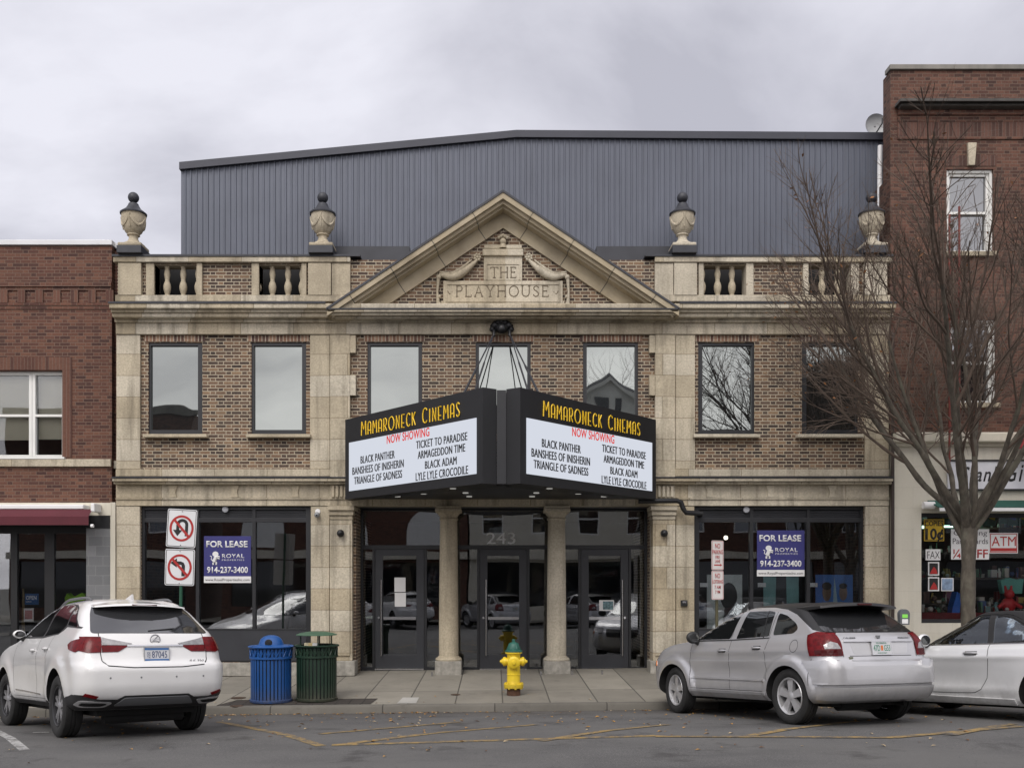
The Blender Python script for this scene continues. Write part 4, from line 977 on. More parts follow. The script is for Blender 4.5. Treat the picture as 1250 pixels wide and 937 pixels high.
notice('copies_sign', 'yellow COPIES 10 cent sign at the top left of the gift shop window', 1128, 1152.5, 633.5, 660, mat('yellow card', (.55, .36, .02), .6), [('COPIES', 1129, 1151, 641.5, 6, mt['ink'], .02), ('10¢', 1130, 1151, 657.5, 13, mt['ink'], .03)], border=mt['ink'])
notice('fax_notice', 'white handwritten FAX sheet below the yellow copies sign', 1130, 1148, 670, 683.5, mt['paper'], [('FAX', 1132, 1147, 681.5, 9, mt['ink'], -.012)])
for k, (ya, yb, l) in enumerate(((685.5, 702, 'upper of two red and black prints under the FAX sheet'), (704, 721, 'lower of two red and black prints under the FAX sheet'))):
    o = notice('poster', l, 1133, 1146.5, ya, yb, mt['paper'], [], cat='print')
    MB().pbox(1134.5, 1145, ya + 1.5, yb - 1.5, .041, .0445).build('print', mt['ink'], o)
    MB().prism([(PX(1135, .04), PZ(yb - 2)), (PX(1144.5, .04), PZ(yb - 2)), (PX(1143, .04), PZ(yb - 7)), (PX(1140, .04), PZ(yb - 11)), (PX(1137, .04), PZ(yb - 6))], .037, .0405).build('print', mt['red'], o)
o = notice('photo_print', 'pale blue landscape print beside the tree trunk', 1149, 1164, 705, 721, mt['paper'], [], cat='print'); MB().pbox(1150, 1163, 706, 720, .041, .0445).build('print', mat('soft blue print', (.20, .28, .40), .6, var=.6, vs=9), o)
o = notice('party_sign', 'white greeting card sign with red writing behind the tree trunk', 1161, 1207.5, 645.5, 682.5, mt['paper'], [('Greeting', 1164, 1205, 653, 6, mat('grey script', (.12, .11, .12), .6), 0), ('Party Cards', 1163, 1206, 663.5, 7, mat('grey script', (.12, .11, .12), .6), 0), ('¼ OFF', 1163, 1206, 680.5, 10.5, mt['red'], .012)])
o = notice('atm_sign', 'white ATM sign with red letters and border', 1207.8, 1242.5, 650, 675, mt['paper'], [('ATM', 1210.5, 1240, 666, 11.5, mt['red'], 0)], border=mt['red'])
MB().pbox(1209.5, 1241, 668.5, 672.5, .041, .0445).build('panel', mt['red'], o)
notice('price_tag', 'small yellow tag under the green awning', 1150, 1163, 622, 632, mat('yellow tag', (.6, .52, .03), .6), [('NEW', 1152, 1161, 629.5, 5, mt['ink'], .02)], Y=.15)
for j, (px, c) in enumerate(((1209, (.5, .42, .03)), (1234, (.03, .10, .45)), (1247, (.5, .42, .03)))):
    tag(MB().prism([(PX(px - 6, .15), PZ(627)), (PX(px + 7, .15), PZ(627)), (PX(px + 5, .15), PZ(634)), (PX(px - 1, .15), PZ(632))], .14, .15).build('pennant', mat('pennant %d' % j, c, .6), None), ['yellow pennant left of the ATM sign', 'blue pennant above the ATM sign', 'yellow pennant right of the ATM sign'][j] + ' in the gift shop window', 'pennant', 'pennants in the gift shop window')
# red rails of a fire escape ladder against the wall
fl = thing('ladder', 'red iron ladder rails rising past the upper window of the right building', 'ladder', (PX(1165, -.5), -.5, PZ(560)))
for px, y0 in ((1159, 262), (1171, 252)):
    MB().tube([(PX(px, -.5), -.5, PZ(y0, -.5)), (PX(px, -.5), -.5, PZ(565, -.5))], .022, 8).build('rail', mt['rustred'], fl, smooth=50)
for y in range(268, 560, 16): MB().tube([(PX(1159, -.5), -.5, PZ(y + 4, -.5)), (PX(1171, -.5), -.5, PZ(y - 4, -.5))], .010, 6).build('rung', mt['rustred'], fl)
br = MB()
for y in (330, 520): br.tube([(PX(1165, -.5), -.5, PZ(y, -.5)), (PX(1165, -.5), -.0, PZ(y, -.5))], .012, 6).tube([(PX(1159, -.5), -.5, PZ(y, -.5)), (PX(1171, -.5), -.5, PZ(y, -.5))], .012, 6)
br.build('wall_bracket', mt['rustred'], fl)
aw2 = thing('awning', 'red folded awning corner at the far right of the brick building', 'awning', (PX(1262, -.4), -.4, PZ(520)))
MB().faces([(PX(1243, -.1), -.03, PZ(535)), (PX(1330), -.03, PZ(430)), (PX(1330, -.9), -.9, PZ(520, -.9)), (PX(1243, -.9), -.9, PZ(545, -.9)), (PX(1243, -.1), -.03, PZ(537)), (PX(1330), -.03, PZ(433)), (PX(1330, -.9), -.9, PZ(524, -.9)), (PX(1243, -.9), -.9, PZ(548, -.9))], [(0, 1, 2, 3), (7, 6, 5, 4), (0, 3, 7, 4), (1, 0, 4, 5), (2, 1, 5, 6), (3, 2, 6, 7)]).build('canopy', mat('faded red awning', (.22, .02, .025), .8, var=.2), aw2)
# satellite dish and white flue behind the brick corner
sd = thing('satellite_dish', 'grey satellite dish on the roof edge by the tall brick building', 'satellite dish', (PX(1069, 1.3), 1.3, PZ(163, 1.3)))
ds = MB().lathe([(.005, .06), (.12, .045), (.20, .01), (.235, -.03), (.235, -.045), (.20, -.005), (.12, .03), (.005, .045)], (PX(1069, 1.3), 1.3, PZ(153, 1.3)), 28, 'Y', close=False)
ds.build('dish', mat('grey dish paint', (.36, .37, .38), .5, var=.08), sd, smooth=40)
MB().tube([(PX(1069, 1.3), 1.36, PZ(153, 1.3)), (PX(1069, 1.3), 1.5, PZ(170, 1.3))], .03, 8).build('mast', mt['frame_mid'], sd)
MB().tube([(PX(1069, 1.3), 1.28, PZ(163, 1.3)), (PX(1069, 1.3), .95, PZ(160, 1.3)), (PX(1069, 1.3), .95, PZ(154, 1.3))], .014, 6).build('feed_arm', mt['frame_mid'], sd)
tag(MB().tube([(PX(1075, .55), .6, 8), (PX(1075, .55), .6, PZ(205, .6)), (PX(1075.5, .55), .6, PZ(178, .6))], .05, 12).build('drain_pipe', mt['white'], None, smooth=50), 'white drain pipe in the corner between metal cladding and brick building', 'pipe')
# ================================================================== MARQUEE
mq = thing('marquee', 'black V shaped cinema marquee with yellow lettering and two lit programme screens', 'marquee', (.12, -1.6, 3.5))
mt['led'] = emit('lit white screen', (.70, .735, .82), .62)
mt['led_ink'] = mat('dark screen letters', (.015, .015, .018), .9)
mt['led_red'] = emit('lit red letters', (.85, .06, .05), .55)
AXM = .115
OUT = Vector((-2.985, -.38)); NOSE = Vector((-.205, -3.14)); dirp = (NOSE - OUT); LEN = dirp.length; dirp /= LEN
nrm = Vector((-dirp.y, dirp.x)); 
if nrm.y > 0: nrm = -nrm                                     # outward: towards the street and the left
ZT0, ZT1, ZB0, ZB1 = 5.10, 5.185, 3.515, 3.545
def face_pt(u, z, side, off=0.0):
    p = OUT + dirp * u + nrm * off
    return (p.x if side == 0 else 2 * AXM - p.x, p.y, z)
def t_of_px(x):                                             # distance along the left face for a photograph column
    k = (x - CX0) / CF; return (k * (CD + OUT.y) - OUT.x) / (dirp.x - k * dirp.y)
def z_of(x, y):
    u = t_of_px(x); Y = OUT.y + dirp.y * u; return PZ(y, Y)
u0, u1 = t_of_px(426.7), t_of_px(582.0)
zt0, zt1, zq0, zq1 = z_of(426.7, 540.3), z_of(582, 509.8), z_of(426.7, 599.2), z_of(582, 578)
for side in (0, 1):
    b = MB(); th_ = .34; pin = []
    ins = Vector((AXM - .085, NOSE.y + .16))                 # inner end of the nose cheek
    for z in (0, 1):
        A = (*OUT, (ZB0, ZT0)[z]); B = (*NOSE, (ZB1, ZT1)[z]); C = (*ins, (ZB1, ZT1)[z]); Dp = (ins.x, ins.y + .5, (ZB1, ZT1)[z]); E = (OUT.x + .05, OUT.y + .34, (ZB0, ZT0)[z])
        pin += [A, B, C, Dp, E]
    if side: pin = [(2 * AXM - x, y, z) for x, y, z in pin]
    b.faces(pin, [(0, 1, 2, 3, 4), (9, 8, 7, 6, 5)] + [(i, (i + 1) % 5, 5 + (i + 1) % 5, 5 + i) for i in range(5)])
    cab = b.build('cabinet', mt['black'], mq)
    sc = MB(); P = lambda u, z, o: face_pt(u, z, side, o)
    vs = [P(u0, zq0, .004), P(u1, zq1, .004), P(u1, zt1, .004), P(u0, zt0, .004), P(u0, zq0, .014), P(u1, zq1, .014), P(u1, zt1, .014), P(u0, zt0, .014)]
    sc.faces(vs, [(0, 1, 2, 3), (4, 5, 6, 7), (0, 1, 5, 4), (1, 2, 6, 5), (2, 3, 7, 6), (3, 0, 4, 7)])
    scr = sc.build('screen', mt['led'], cab)
    # every line: photograph pixels of its left end, right end, baseline and cap height on the left face
    # fractions across the screen (both faces show the same picture)
    def put(txt, xl, xr, yb, cap, m, bold=0.0):
        ua, ub = t_of_px(xl), t_of_px(xr); za = z_of(xl, yb); h = cap / s_at(OUT.y + dirp.y * ua)
        # height above the bottom edge as a share of the screen, so the baseline follows the screen's own tilt
        zl = zq0 + (zq1 - zq0) * (ua - u0) / (u1 - u0)
        v = za - zl; me = text_mesh(txt, ub - ua, h, .004, bold=bold, spacing=1.06)
        mb = MB().mesh_in(me)
        if m is mt['led_ink']: mb.mesh_in(me, Matrix.Translation((.008, -.0006, 0)))
        for vt in mb.bm.verts:
            w, d, hh = vt.co.x, -vt.co.y, vt.co.z
            u = ua + w if side == 0 else (u0 + u1) - (ua - u0 + u0 + w) 
            zz = zq0 + (zq1 - zq0) * ((ua + w) - u0) / (u1 - u0) if side == 0 else zq0 + (zq1 - zq0) * (u - u0) / (u1 - u0)
            vt.co = P(u, zz + v + hh, .015 + d)
        mb.build('screen_line', m, scr)
    put('NOW SHOWING', 473, 525.0, 541.5, 10.0, mt['led_red'], .014)
    put('BLACK PANTHER', 441, 482.4, 565.8, 9.0, mt['led_ink'])
    put('BANSHEES OF INISHERIN', 431, 493.4, 579.6, 9.0, mt['led_ink'])
    put('TRIANGLE OF SADNESS', 433, 491.4, 591.2, 9.0, mt['led_ink'])
    put('TICKET TO PARADISE', 508.8, 571.0, 547.8, 9.4, mt['led_ink'])
    put('ARMAGEDDON TIME', 510.8, 568.4, 560.2, 9.4, mt['led_ink'])
    put('BLACK ADAM', 519.6, 558, 572.2, 9.4, mt['led_ink'])
    put('LYLE LYLE CROCODILE', 508.3, 572, 586.8, 9.6, mt['led_ink'])
    ua, ub = t_of_px(441.5), t_of_px(562.0); za, zb_ = z_of(442, 531.6), z_of(562, 507.8)
    ttl = MB()
    def place(u, v):
        uu = ua + u if side == 0 else (t_of_px(421.4) + t_of_px(588.7)) - (ua + u) 
        if side == 0: f = u / (ub - ua); zz = za + (zb_ - za) * f
        else:
            uu = t_of_px(561.7) - u * (t_of_px(561.7) - t_of_px(441.5)) / (ub - ua); zz = za + (zb_ - za) * (uu - ua) / (ub - ua)
        return P(uu, zz + v, .012)
    stroke_text(ttl, DECO, 'MAMARONECK CINEMAS', place, ub - ua, .24, .0115, .24, big=(0, 11))
    ttl.build('title_lettering', mt['yellow_letter'], cab)
MB().box(AXM - .08, AXM + .08, NOSE.y + .17, NOSE.y + .6, ZB1 + .01, ZT1 - .015).build('centre_post', mt['frame'], mq)
# roof deck and soffit between the two faces
def ring_(z, sh): return [(OUT.x + sh, -.06, z), (OUT.x + sh, OUT.y + .2, z), (NOSE.x, NOSE.y + .38, z), (2 * AXM - NOSE.x, NOSE.y + .38, z), (2 * AXM - OUT.x - sh, OUT.y + .2, z), (2 * AXM - OUT.x - sh, -.06, z)]
mb = MB(); vs = ring_(ZB0 + .03, .1) + ring_(ZB0 + .09, .1); mb.faces(vs, [tuple(range(6)), tuple(range(11, 5, -1))] + [(i, (i + 1) % 6, 6 + (i + 1) % 6, 6 + i) for i in range(6)]); mb.build('soffit', mt['frame'], mq)
mb = MB(); vs = ring_(4.9, .1) + ring_(4.95, .1); mb.faces(vs, [tuple(range(6)), tuple(range(11, 5, -1))] + [(i, (i + 1) % 6, 6 + (i + 1) % 6, 6 + i) for i in range(6)]); mb.build('deck', mt['frame'], mq)
mt['lamp_disc'] = emit('recessed lamp lens', (1, .97, .9), .2)
for (x, y) in ((-.75, -2.35), (-.55, -1.5), (-1.35, -1.35), (-1.9, -.75), (-.5, -.75)):
    for s in (0, 1):
        X = x if s == 0 else 2 * AXM - x
        MB().lathe([(.055, ZB0 + .012), (.055, ZB0 + .028)], (X, y, 0), 16).build('downlight', mt['lamp_disc'], mq)
# tie rods hanging from a cast lion head bracket
HX, HY, HZ = .14, -.22, PZ(399, -.2)
lh = MB().ball((HX, -.12, HZ), .13, 16, (1.05, .9, .85)).ball((HX, -.25, HZ - .05), .09, 12).ball((HX - .14, -.12, HZ + .05), .075, 10).ball((HX + .14, -.12, HZ + .05), .075, 10)
for k in range(9):
    a = math.pi * k / 8; lh.ball((HX + .19 * math.cos(a), -.10, HZ + .15 * math.sin(a) - .02), .06, 8)
lh.tube([(HX - .14, -.1, HZ - .04), (HX - .16, -.24, HZ - .1), (HX - .16, -.26, HZ - .2)], .03, 8).tube([(HX + .14, -.1, HZ - .04), (HX + .16, -.24, HZ - .1), (HX + .16, -.26, HZ - .2)], .03, 8)
lh.build('lion_head_bracket', mt['black'], mq, smooth=60)
for s in (-1, 1):
    a = Vector((HX + s * .17, -.26, HZ - .18))
    for (ex, ey, w) in ((s * .86, -2.0, .023), (s * .55, -2.7, .019)):
        e = Vector((AXM + ex, ey, 4.95)); m = a.lerp(e, .45)
        MB().tube([a, a.lerp(e, .42)], w * .62, 8).tube([a.lerp(e, .40), a.lerp(e, .43), a.lerp(e, .97), e], [w * .6, w, w, w * .8], 8).build('tie_rod', mt['frame_mid'], mq, smooth=50)
# ================================================================== LEASE BANNERS, POSTERS, WALL FITTINGS
def banner(label, xa, xb, ya, yb, Y=.150):
    o = thing('lease_banner', label, 'banner', (PX((xa + xb) / 2, Y), Y, PZ(yb, Y)), group='lease banners in the theatre shopfronts')
    W = PX(xb, Y) - PX(xa, Y); Hh = PZ(ya, Y) - PZ(yb, Y); x0, z0 = PX(xa, Y), PZ(yb, Y)
    f = lambda u: x0 + u * W
    g = lambda v: z0 + v * Hh
    MB().box(f(0), f(1), Y - .004, Y, g(.14), g(1)).build('field', mt['navy'], o)
    MB().box(f(0), f(1), Y - .004, Y, g(0), g(.139)).build('web_strip', mt['paper'], o)
    def tx(s, u, v, w, h, m=mt['paper'], bold=0.0, sp=1.0): MB().mesh_in(text_mesh(s, w * W, h * Hh, .003, bold=bold, spacing=sp), Matrix.Translation((f(u), Y - .0042, g(v)))).build('lettering', m, o)
    tx('FOR LEASE', .05, .765, .88, .135, bold=.03); tx('ROYAL', .385, .535, .47, .085, bold=.008, sp=1.1); tx('PROPERTIES', .385, .475, .47, .03, sp=1.3)
    tx('914-237-3400', .065, .215, .87, .13, bold=.028); tx('www.RoyalPropertiesInc.com', .03, .04, .94, .055, mt['ink'])
    ln = MB(); yy = Y - .007                                  # rampant lion emblem
    def e(u, v, ru, rv):
        ln.prism([(f(u) + ru * W * math.cos(k * math.pi / 6), g(v) + rv * Hh * math.sin(k * math.pi / 6)) for k in range(12)], yy, Y - .0042)
    def l(pts, r): ln.tube([(f(u), yy + .003, g(v)) for u, v in pts], r, 6)
    e(.245, .615, .065, .058); l([(.255, .56), (.235, .50), (.215, .45)], .040)
    l([(.25, .545), (.31, .565), (.335, .55)], .016); l([(.245, .52), (.31, .525), (.33, .51)], .014); l([(.225, .46), (.195, .42), (.2, .385)], .018); l([(.235, .455), (.265, .425), (.26, .385)], .018)
    l([(.205, .46), (.155, .50), (.165, .56), (.13, .575)], .009)
    ln.build('lion_emblem', mt['paper'], o)
banner('navy FOR LEASE banner in the left shopfront behind the road signs', 249, 306.5, 654, 711)
banner('navy FOR LEASE banner in the right shopfront above the grey car', 924, 982, 647, 703)
def poster(label, xa, xb, ya, yb, kind, Y=.185):
    o = thing('film_poster', label, 'poster', (PX((xa + xb) / 2, Y), Y, PZ(yb, Y)), group='film posters in the right shopfront')
    x0, z0 = PX(xa, Y), PZ(yb, Y); W = PX(xb, Y) - x0; Hh = PZ(ya, Y) - z0
    f = lambda u: x0 + u * W
    g = lambda v: z0 + v * Hh
    def blob(pts, m, d): MB().prism([(f(u), g(v)) for u, v in pts], Y - .004 - d, Y - .001 - d).build('print', m, o)
    def ell(u, v, ru, rv, m, d): blob([(u + ru * math.cos(k * math.pi / 8), v + rv * math.sin(k * math.pi / 8)) for k in range(16)], m, d)
    base = {0: (.50, .54, .53), 1: (.18, .36, .36), 2: (.05, .18, .50)}[kind]
    MB().box(f(0), f(1), Y, Y + .01, g(0), g(1)).build('sheet', mat('poster ground %d' % kind, base, .5, var=.25, vs=3), o)
    skin = mat('poster skin tone', (.16, .10, .07), .6); dark = mt['ink']
    if kind == 0:
        ell(.62, .62, .24, .24, dark, 0); blob([(.42, .0), (.95, .0), (.9, .22), (.72, .42), (.5, .42)], mat('poster grey coat', (.05, .055, .06), .7), .004)
    elif kind == 1:
        blob([(.33, .15), (.67, .15), (.64, 1), (.36, 1)], mat('poster dusk column', (.03, .035, .04), .7), 0); ell(.54, .42, .07, .09, skin, .004); blob([(.4, .1), (.68, .1), (.62, .34), (.46, .34)], mat('poster brown cloak', (.05, .04, .03), .7), .006)
        blob([(.0, .0), (1, .0), (1, .16), (.55, .22), (.0, .16)], mat('poster teal ground', (.05, .13, .12), .7), .002)
    else:
        ell(.3, .68, .12, .15, skin, .002); ell(.74, .68, .11, .14, mat('poster skin tone', (.24, .16, .12), .6), .002); ell(.3, .8, .13, .07, dark, .004); ell(.74, .8, .11, .05, dark, .004)
        cloth = mat('poster yellow print shirt', (.33, .36, .06), .7, var=.9, vs=14)
        blob([(.02, .0), (.55, .0), (.5, .34), (.38, .52), (.2, .5), (.06, .3)], cloth, .004); blob([(.56, .0), (.99, .0), (.98, .3), (.85, .5), (.66, .52), (.58, .32)], cloth, .004)
        blob([(.47, .45), (.60, .45), (.5, .98)], mat('poster pale sail', (.35, .5, .55), .6), .001)
poster('pale grey film poster with one dark head behind the parking sign', 863, 906, 701, 770, 0)
poster('teal film poster with a dark central figure under the lease banner', 932, 975, 700, 770, 1)
poster('blue film poster with two people in yellow printed shirts', 995.5, 1041, 701, 770, 2)
for px, l in ((858.5, 'small white card by the pale grey poster'), (929, 'small white card by the teal poster'), (992, 'small white card by the blue poster')):
    tag(MB().pbox(px - 4, px + 6, 711, 716, .172, .175).build('card', mt['paper'], None), l + ' in the right shopfront', 'card', 'small cards in the right shopfront')
lmp = thing('ceiling_lamp', 'single lit lamp inside the right shopfront above the parking sign', 'lamp', (PX(886, 1), 1.0, PZ(656, 1)))
MB().ball((PX(886, 1), 1.0, PZ(656, 1)), .045, 12).build('bulb', emit('lit bulb', (1, .92, .75), 3.0), lmp); MB().tube([(PX(886, 1), 1.0, PZ(655, 1)), (PX(886, 1), 1.0, PZ(618, 0))], .008, 6).build('cord', mt['black'], lmp)
def wall_ball(px, py, l):
    o = thing('wall_lamp', l, 'lamp', (PX(px, -.16), -.16, PZ(py, -.16)), group='black globe lamps beside the entrance')
    MB().ball((PX(px, -.19), -.20, PZ(py, -.19)), .07, 18).build('globe', mt['black'], o, smooth=60)
    MB().lathe([(.075, -.135), (.075, -.122)], (PX(px, -.15), 0, PZ(py, -.15)), 18, 'Y').build('back_plate', mt['frame_mid'], o)
wall_ball(415.5, 650.5, 'black globe wall lamp on the pilaster left of the entrance'); wall_ball(811, 650.5, 'black globe wall lamp on the pilaster right of the entrance')
cm = thing('security_camera', 'small white dome security camera on the stone left of the entrance', 'camera', (PX(388), -.08, PZ(628)))
MB().lathe([(.05, -.03), (.055, -.006)], (PX(388), 0, PZ(624)), 16, 'Y').build('mount', mt['white'], cm); MB().ball((PX(388), -.085, PZ(628.5)), .058, 16).build('dome', mat('smoked dome', (.22, .23, .24), .2), cm, smooth=60); MB().ball((PX(388), -.135, PZ(629)), .02, 10).build('lens', mt['black'], cm)
kb = thing('card_reader', 'small black intercom box on the pier right of the entrance', 'intercom', (PX(834), -.03, PZ(740)))
MB().box(PX(830.6), PX(838.6), -.06, -.006, PZ(739.5), PZ(732), .01).build('housing', mt['black'], kb); MB().box(PX(832.5), PX(837), -.064, -.0605, PZ(735.5), PZ(733.2)).build('face', mt['chrome'], kb)
for px, py, l in ((274, 621, 'round grey alarm sounder over the left shopfront'), (912, 621.5, 'round grey alarm sounder over the right shopfront')):
    o = thing('alarm_sounder', l, 'alarm', (PX(px), .05, PZ(py + 3)), group='alarm sounders over the shopfronts')
    MB().lathe([(.062, .045), (.062, .097)], (PX(px), 0, PZ(py)), 20, 'Y').build('housing', mat('grey alarm cover', (.30, .31, .34), .5), o, smooth=40); MB().lathe([(.03, .036), (.055, .0445)], (PX(px), 0, PZ(py)), 20, 'Y').build('cover', mat('grey alarm cover', (.36, .37, .40), .5), o, smooth=40)
for k, (y0, y1, l) in enumerate(((704.5, 722, 'upper white notice on the left entrance door'), (723, 740, 'lower white notice on the left entrance door'))):
    tag(MB().pbox(481.5 + k * .4, 495 + k * .4, y0, y1, Yd + .030, Yd + .034).build('notice', mt['paper'], None), l, 'notice', 'white notices on the left door')
nt_ = thing('window_sticker', 'small white framed picture in the right entrance door', 'sticker', (PX(740, Yd), Yd, PZ(745, Yd)))
MB().pbox(731.5, 749.5, 732, 745, Yd + .034, Yd + .038).build('sheet', mt['paper'], nt_); MB().pbox(736, 748.5, 733.5, 743.5, Yd + .030, Yd + .0335).build('print', mat('small print', (.12, .2, .22), .6, var=.7, vs=20), nt_)
# ================================================================== CARS
def paint(name, col, metal=0.0, rough=.32, flake=0.0):
    t = NT(name); o = t.obj()
    c = t.ramp(t.noise(o, 2.0, 4), [(.3, mul3(col, .95)), (.7, mul3(col, 1.03))])
    z = t.sep(o)[2]
    dirt = t.math('MULTIPLY', t.ramp(t.noise(o, 6, 5, .65), [(.35, g3(.15)), (.75, g3(1))]), t.ramp(z, [(.25, g3(.5)), (.62, g3(0))]))
    c = t.mix(dirt, c, (.16, .145, .125))
    t.set(Base_Color=c, Metallic=metal, Roughness=t.math('ADD', rough, t.math('MULTIPLY', dirt, .35)))
    t.b.inputs['Coat Weight'].default_value = 1.0; t.b.inputs['Coat Roughness'].default_value = .035
    return t.m
mt['car_white'] = paint('pearl white car paint', (.70, .70, .695))
mt['car_silver'] = paint('silver car paint', (.50, .50, .515), .5, .36)
mt['car_ice'] = paint('iridium white car paint', (.76, .765, .77), .25, .34)
mt['car_glass'] = mat('tinted car glass', (.008, .009, .010), .03, var=.02, coat=1.0)
mt['car_glass_back'] = mat('tinted rear car glass', (.022, .023, .025), .04, var=.02, coat=1.0)
mt['car_black'] = mat('black car plastic', (.018, .018, .019), .55, var=.15)
mt['car_vinyl'] = mat('black vinyl roof', (.016, .016, .017), .42, var=.1)
mt['car_cloth'] = mat('black cloth hood', (.009, .009, .010), .9, var=.1)
mt['grey_plastic'] = mat('silver grey skid plate', (.17, .175, .185), .4, .3, var=.06)
mt['rubber'] = mat('tyre rubber', (.017, .017, .017), .85, var=.3, vs=9, bump=.2)
mt['alloy'] = mat('alloy wheel', (.62, .62, .63), .42, .7, var=.08)
mt['alloy_dark'] = mat('dark machined alloy', (.36, .36, .37), .4, .7, var=.08)
mt['rim_dark'] = mat('dark rim barrel', (.05, .05, .053), .4, .6)
mt['arch'] = mat('wheel arch liner', (.008, .008, .008), .95)
mt['lens_red'] = mat('red lamp lens', (.115, .003, .005), .22, var=.45, vs=22, spec=.25)
mt['lens_dark'] = mat('dark red lamp lens', (.055, .003, .004), .25, var=.2, vs=22, spec=.25)
mt['lens_clear'] = mat('clear lamp lens', (.27, .265, .265), .15, .3, var=.35, vs=30, coat=1.0)
mt['lens_amber'] = mat('amber lamp lens', (.60, .17, .01), .2, coat=1.0)
mt['seam'] = mat('panel gap', (.012, .012, .012), .9)
def pchip(xs, ys):
    n = len(xs); h = [xs[i + 1] - xs[i] for i in range(n - 1)]; d = [(ys[i + 1] - ys[i]) / h[i] for i in range(n - 1)]
    m = [d[0]] + [0 if d[i - 1] * d[i] <= 0 else 2 * d[i - 1] * d[i] / (d[i - 1] + d[i]) for i in range(1, n - 1)] + [d[-1]]
    def f(x):
        i = max(0, min(n - 2, next((k for k in range(n - 1) if x <= xs[k + 1]), n - 2)))
        t = (x - xs[i]) / h[i]
        return ys[i] * (1 + 2 * t) * (1 - t) ** 2 + h[i] * m[i] * t * (1 - t) ** 2 + ys[i + 1] * t * t * (3 - 2 * t) + h[i] * m[i + 1] * t * t * (t - 1)
    return f
def car_shell(levels, dv, NS=54, step=.03):
    """hull laid up from plan outlines at rising heights: rows of (z, y_rear, y_front, half width, rx, ry, bow_r, fx, fy, bow_f)"""
    n = len(levels); fs = [pchip(list(range(n)), [r[k] for r in levels]) for k in range(10)]
    ts = []
    for i in range(n - 1):
        a, b = levels[i], levels[i + 1]
        m = max(3, int(max(abs(b[0] - a[0]), abs(b[1] - a[1]) * .35, abs(b[2] - a[2]) * .3, abs(b[3] - a[3]) * .6) / step) + 1)
        ts += [i + k / m for k in range(m)]
    ts.append(n - 1)
    bm = bmesh.new(); rings = []
    for t in ts:
        z, ur, uf, w, rx, ry, br, fx, fy, bf = [f(t) for f in fs]
        half = []
        for k in range(9): x = (w - ry) * k / 9; half.append((x, ur + br * (x / (w - ry)) ** 2))
        for k in range(9): a = math.pi / 2 * k / 8; half.append((w - ry + ry * math.sin(a), ur + br + rx * (1 - math.cos(a))))
        y0, y1 = ur + br + rx, uf - bf - fx
        for k in range(1, NS): half.append((w, y0 + (y1 - y0) * k / NS))
        for k in range(9): a = math.pi / 2 * k / 8; half.append((w - fy + fy * math.cos(a), uf - bf - fx + fx * math.sin(a)))
        for k in range(8, -1, -1): x = (w - fy) * k / 9; half.append((x, uf - bf * (x / (w - fy)) ** 2))
        pts = []
        for x, y in half:
            g = (x / w) ** 6 if w > 0 else 0
            pts.append((x + dv(y, z) * g, y))
        full = pts + [(-x, y) for x, y in pts[-2:0:-1]]
        rings.append([bm.verts.new((x, y, z)) for x, y in full])
    N = len(rings[0])
    for a, b in zip(rings, rings[1:]):
        for k in range(N): bm.faces.new((a[k], a[(k + 1) % N], b[(k + 1) % N], b[k]))
    bm.faces.new(rings[0][::-1]); bm.faces.new(rings[-1])
    bmesh.ops.recalc_face_normals(bm, faces=bm.faces[:])
    return bm
def cut_body(bm, mat_, cutter, cut_mat):
    """boolean difference of the hull with a cutter MB; returns a mesh"""
    me = bpy.data.meshes.new('hull'); bm.to_mesh(me); bm.free(); me.materials.append(mat_)
    o = bpy.data.objects.new('hull', me); COL.objects.link(o)
    bmesh.ops.recalc_face_normals(cutter.bm, faces=cutter.bm.faces[:])
    cm_ = bpy.data.meshes.new('cut'); cutter.bm.to_mesh(cm_); cutter.bm.free(); cm_.materials.append(cut_mat)
    c = bpy.data.objects.new('cut', cm_); COL.objects.link(c)
    md = o.modifiers.new('b', 'BOOLEAN'); md.operation = 'DIFFERENCE'; md.solver = 'EXACT'; md.object = c
    try: md.material_mode = 'TRANSFER'
    except Exception: pass
    r = bpy.data.meshes.new_from_object(o.evaluated_get(bpy.context.evaluated_depsgraph_get()))
    bpy.data.objects.remove(o); bpy.data.objects.remove(c)
    return r
def two_tone(bm, line, mi):
    """cut the hull along a side profile line and give everything above it another paint"""
    for (y0, z0), (y1, z1) in zip(line, line[1:]):
        nrm_ = Vector((0, -(z1 - z0), y1 - y0)).normalized()
        fs = [f for f in bm.faces if min(v.co.y for v in f.verts) < y1 + 1e-4 and max(v.co.y for v in f.verts) > y0 - 1e-4 and f.calc_center_median().z > .9]
        gm_ = list({e for f in fs for e in f.edges} | {v for f in fs for v in f.verts} | set(fs))
        bmesh.ops.bisect_plane(bm, geom=gm_, dist=1e-5, plane_co=Vector((0, y0, z0)), plane_no=nrm_)
    for f in bm.faces:
        c = f.calc_center_median()
        for (y0, z0), (y1, z1) in zip(line, line[1:]):
            if y0 <= c.y < y1 and c.z > z0 + (z1 - z0) * (c.y - y0) / (y1 - y0): f.material_index = mi
def bvh_of(me):
    b = bmesh.new(); b.from_mesh(me); t = BVHTree.FromBMesh(b); b.free(); return t
AXD = {'L': (lambda a, b: Vector((-3, a, b)), Vector((1, 0, 0))), 'R': (lambda a, b: Vector((3, a, b)), Vector((-1, 0, 0))),
       'B': (lambda a, b: Vector((a, -3, b)), Vector((0, 1, 0))), 'F': (lambda a, b: Vector((a, 8, b)), Vector((0, -1, 0))), 'T': (lambda a, b: Vector((a, b, 4)), Vector((0, 0, -1)))}
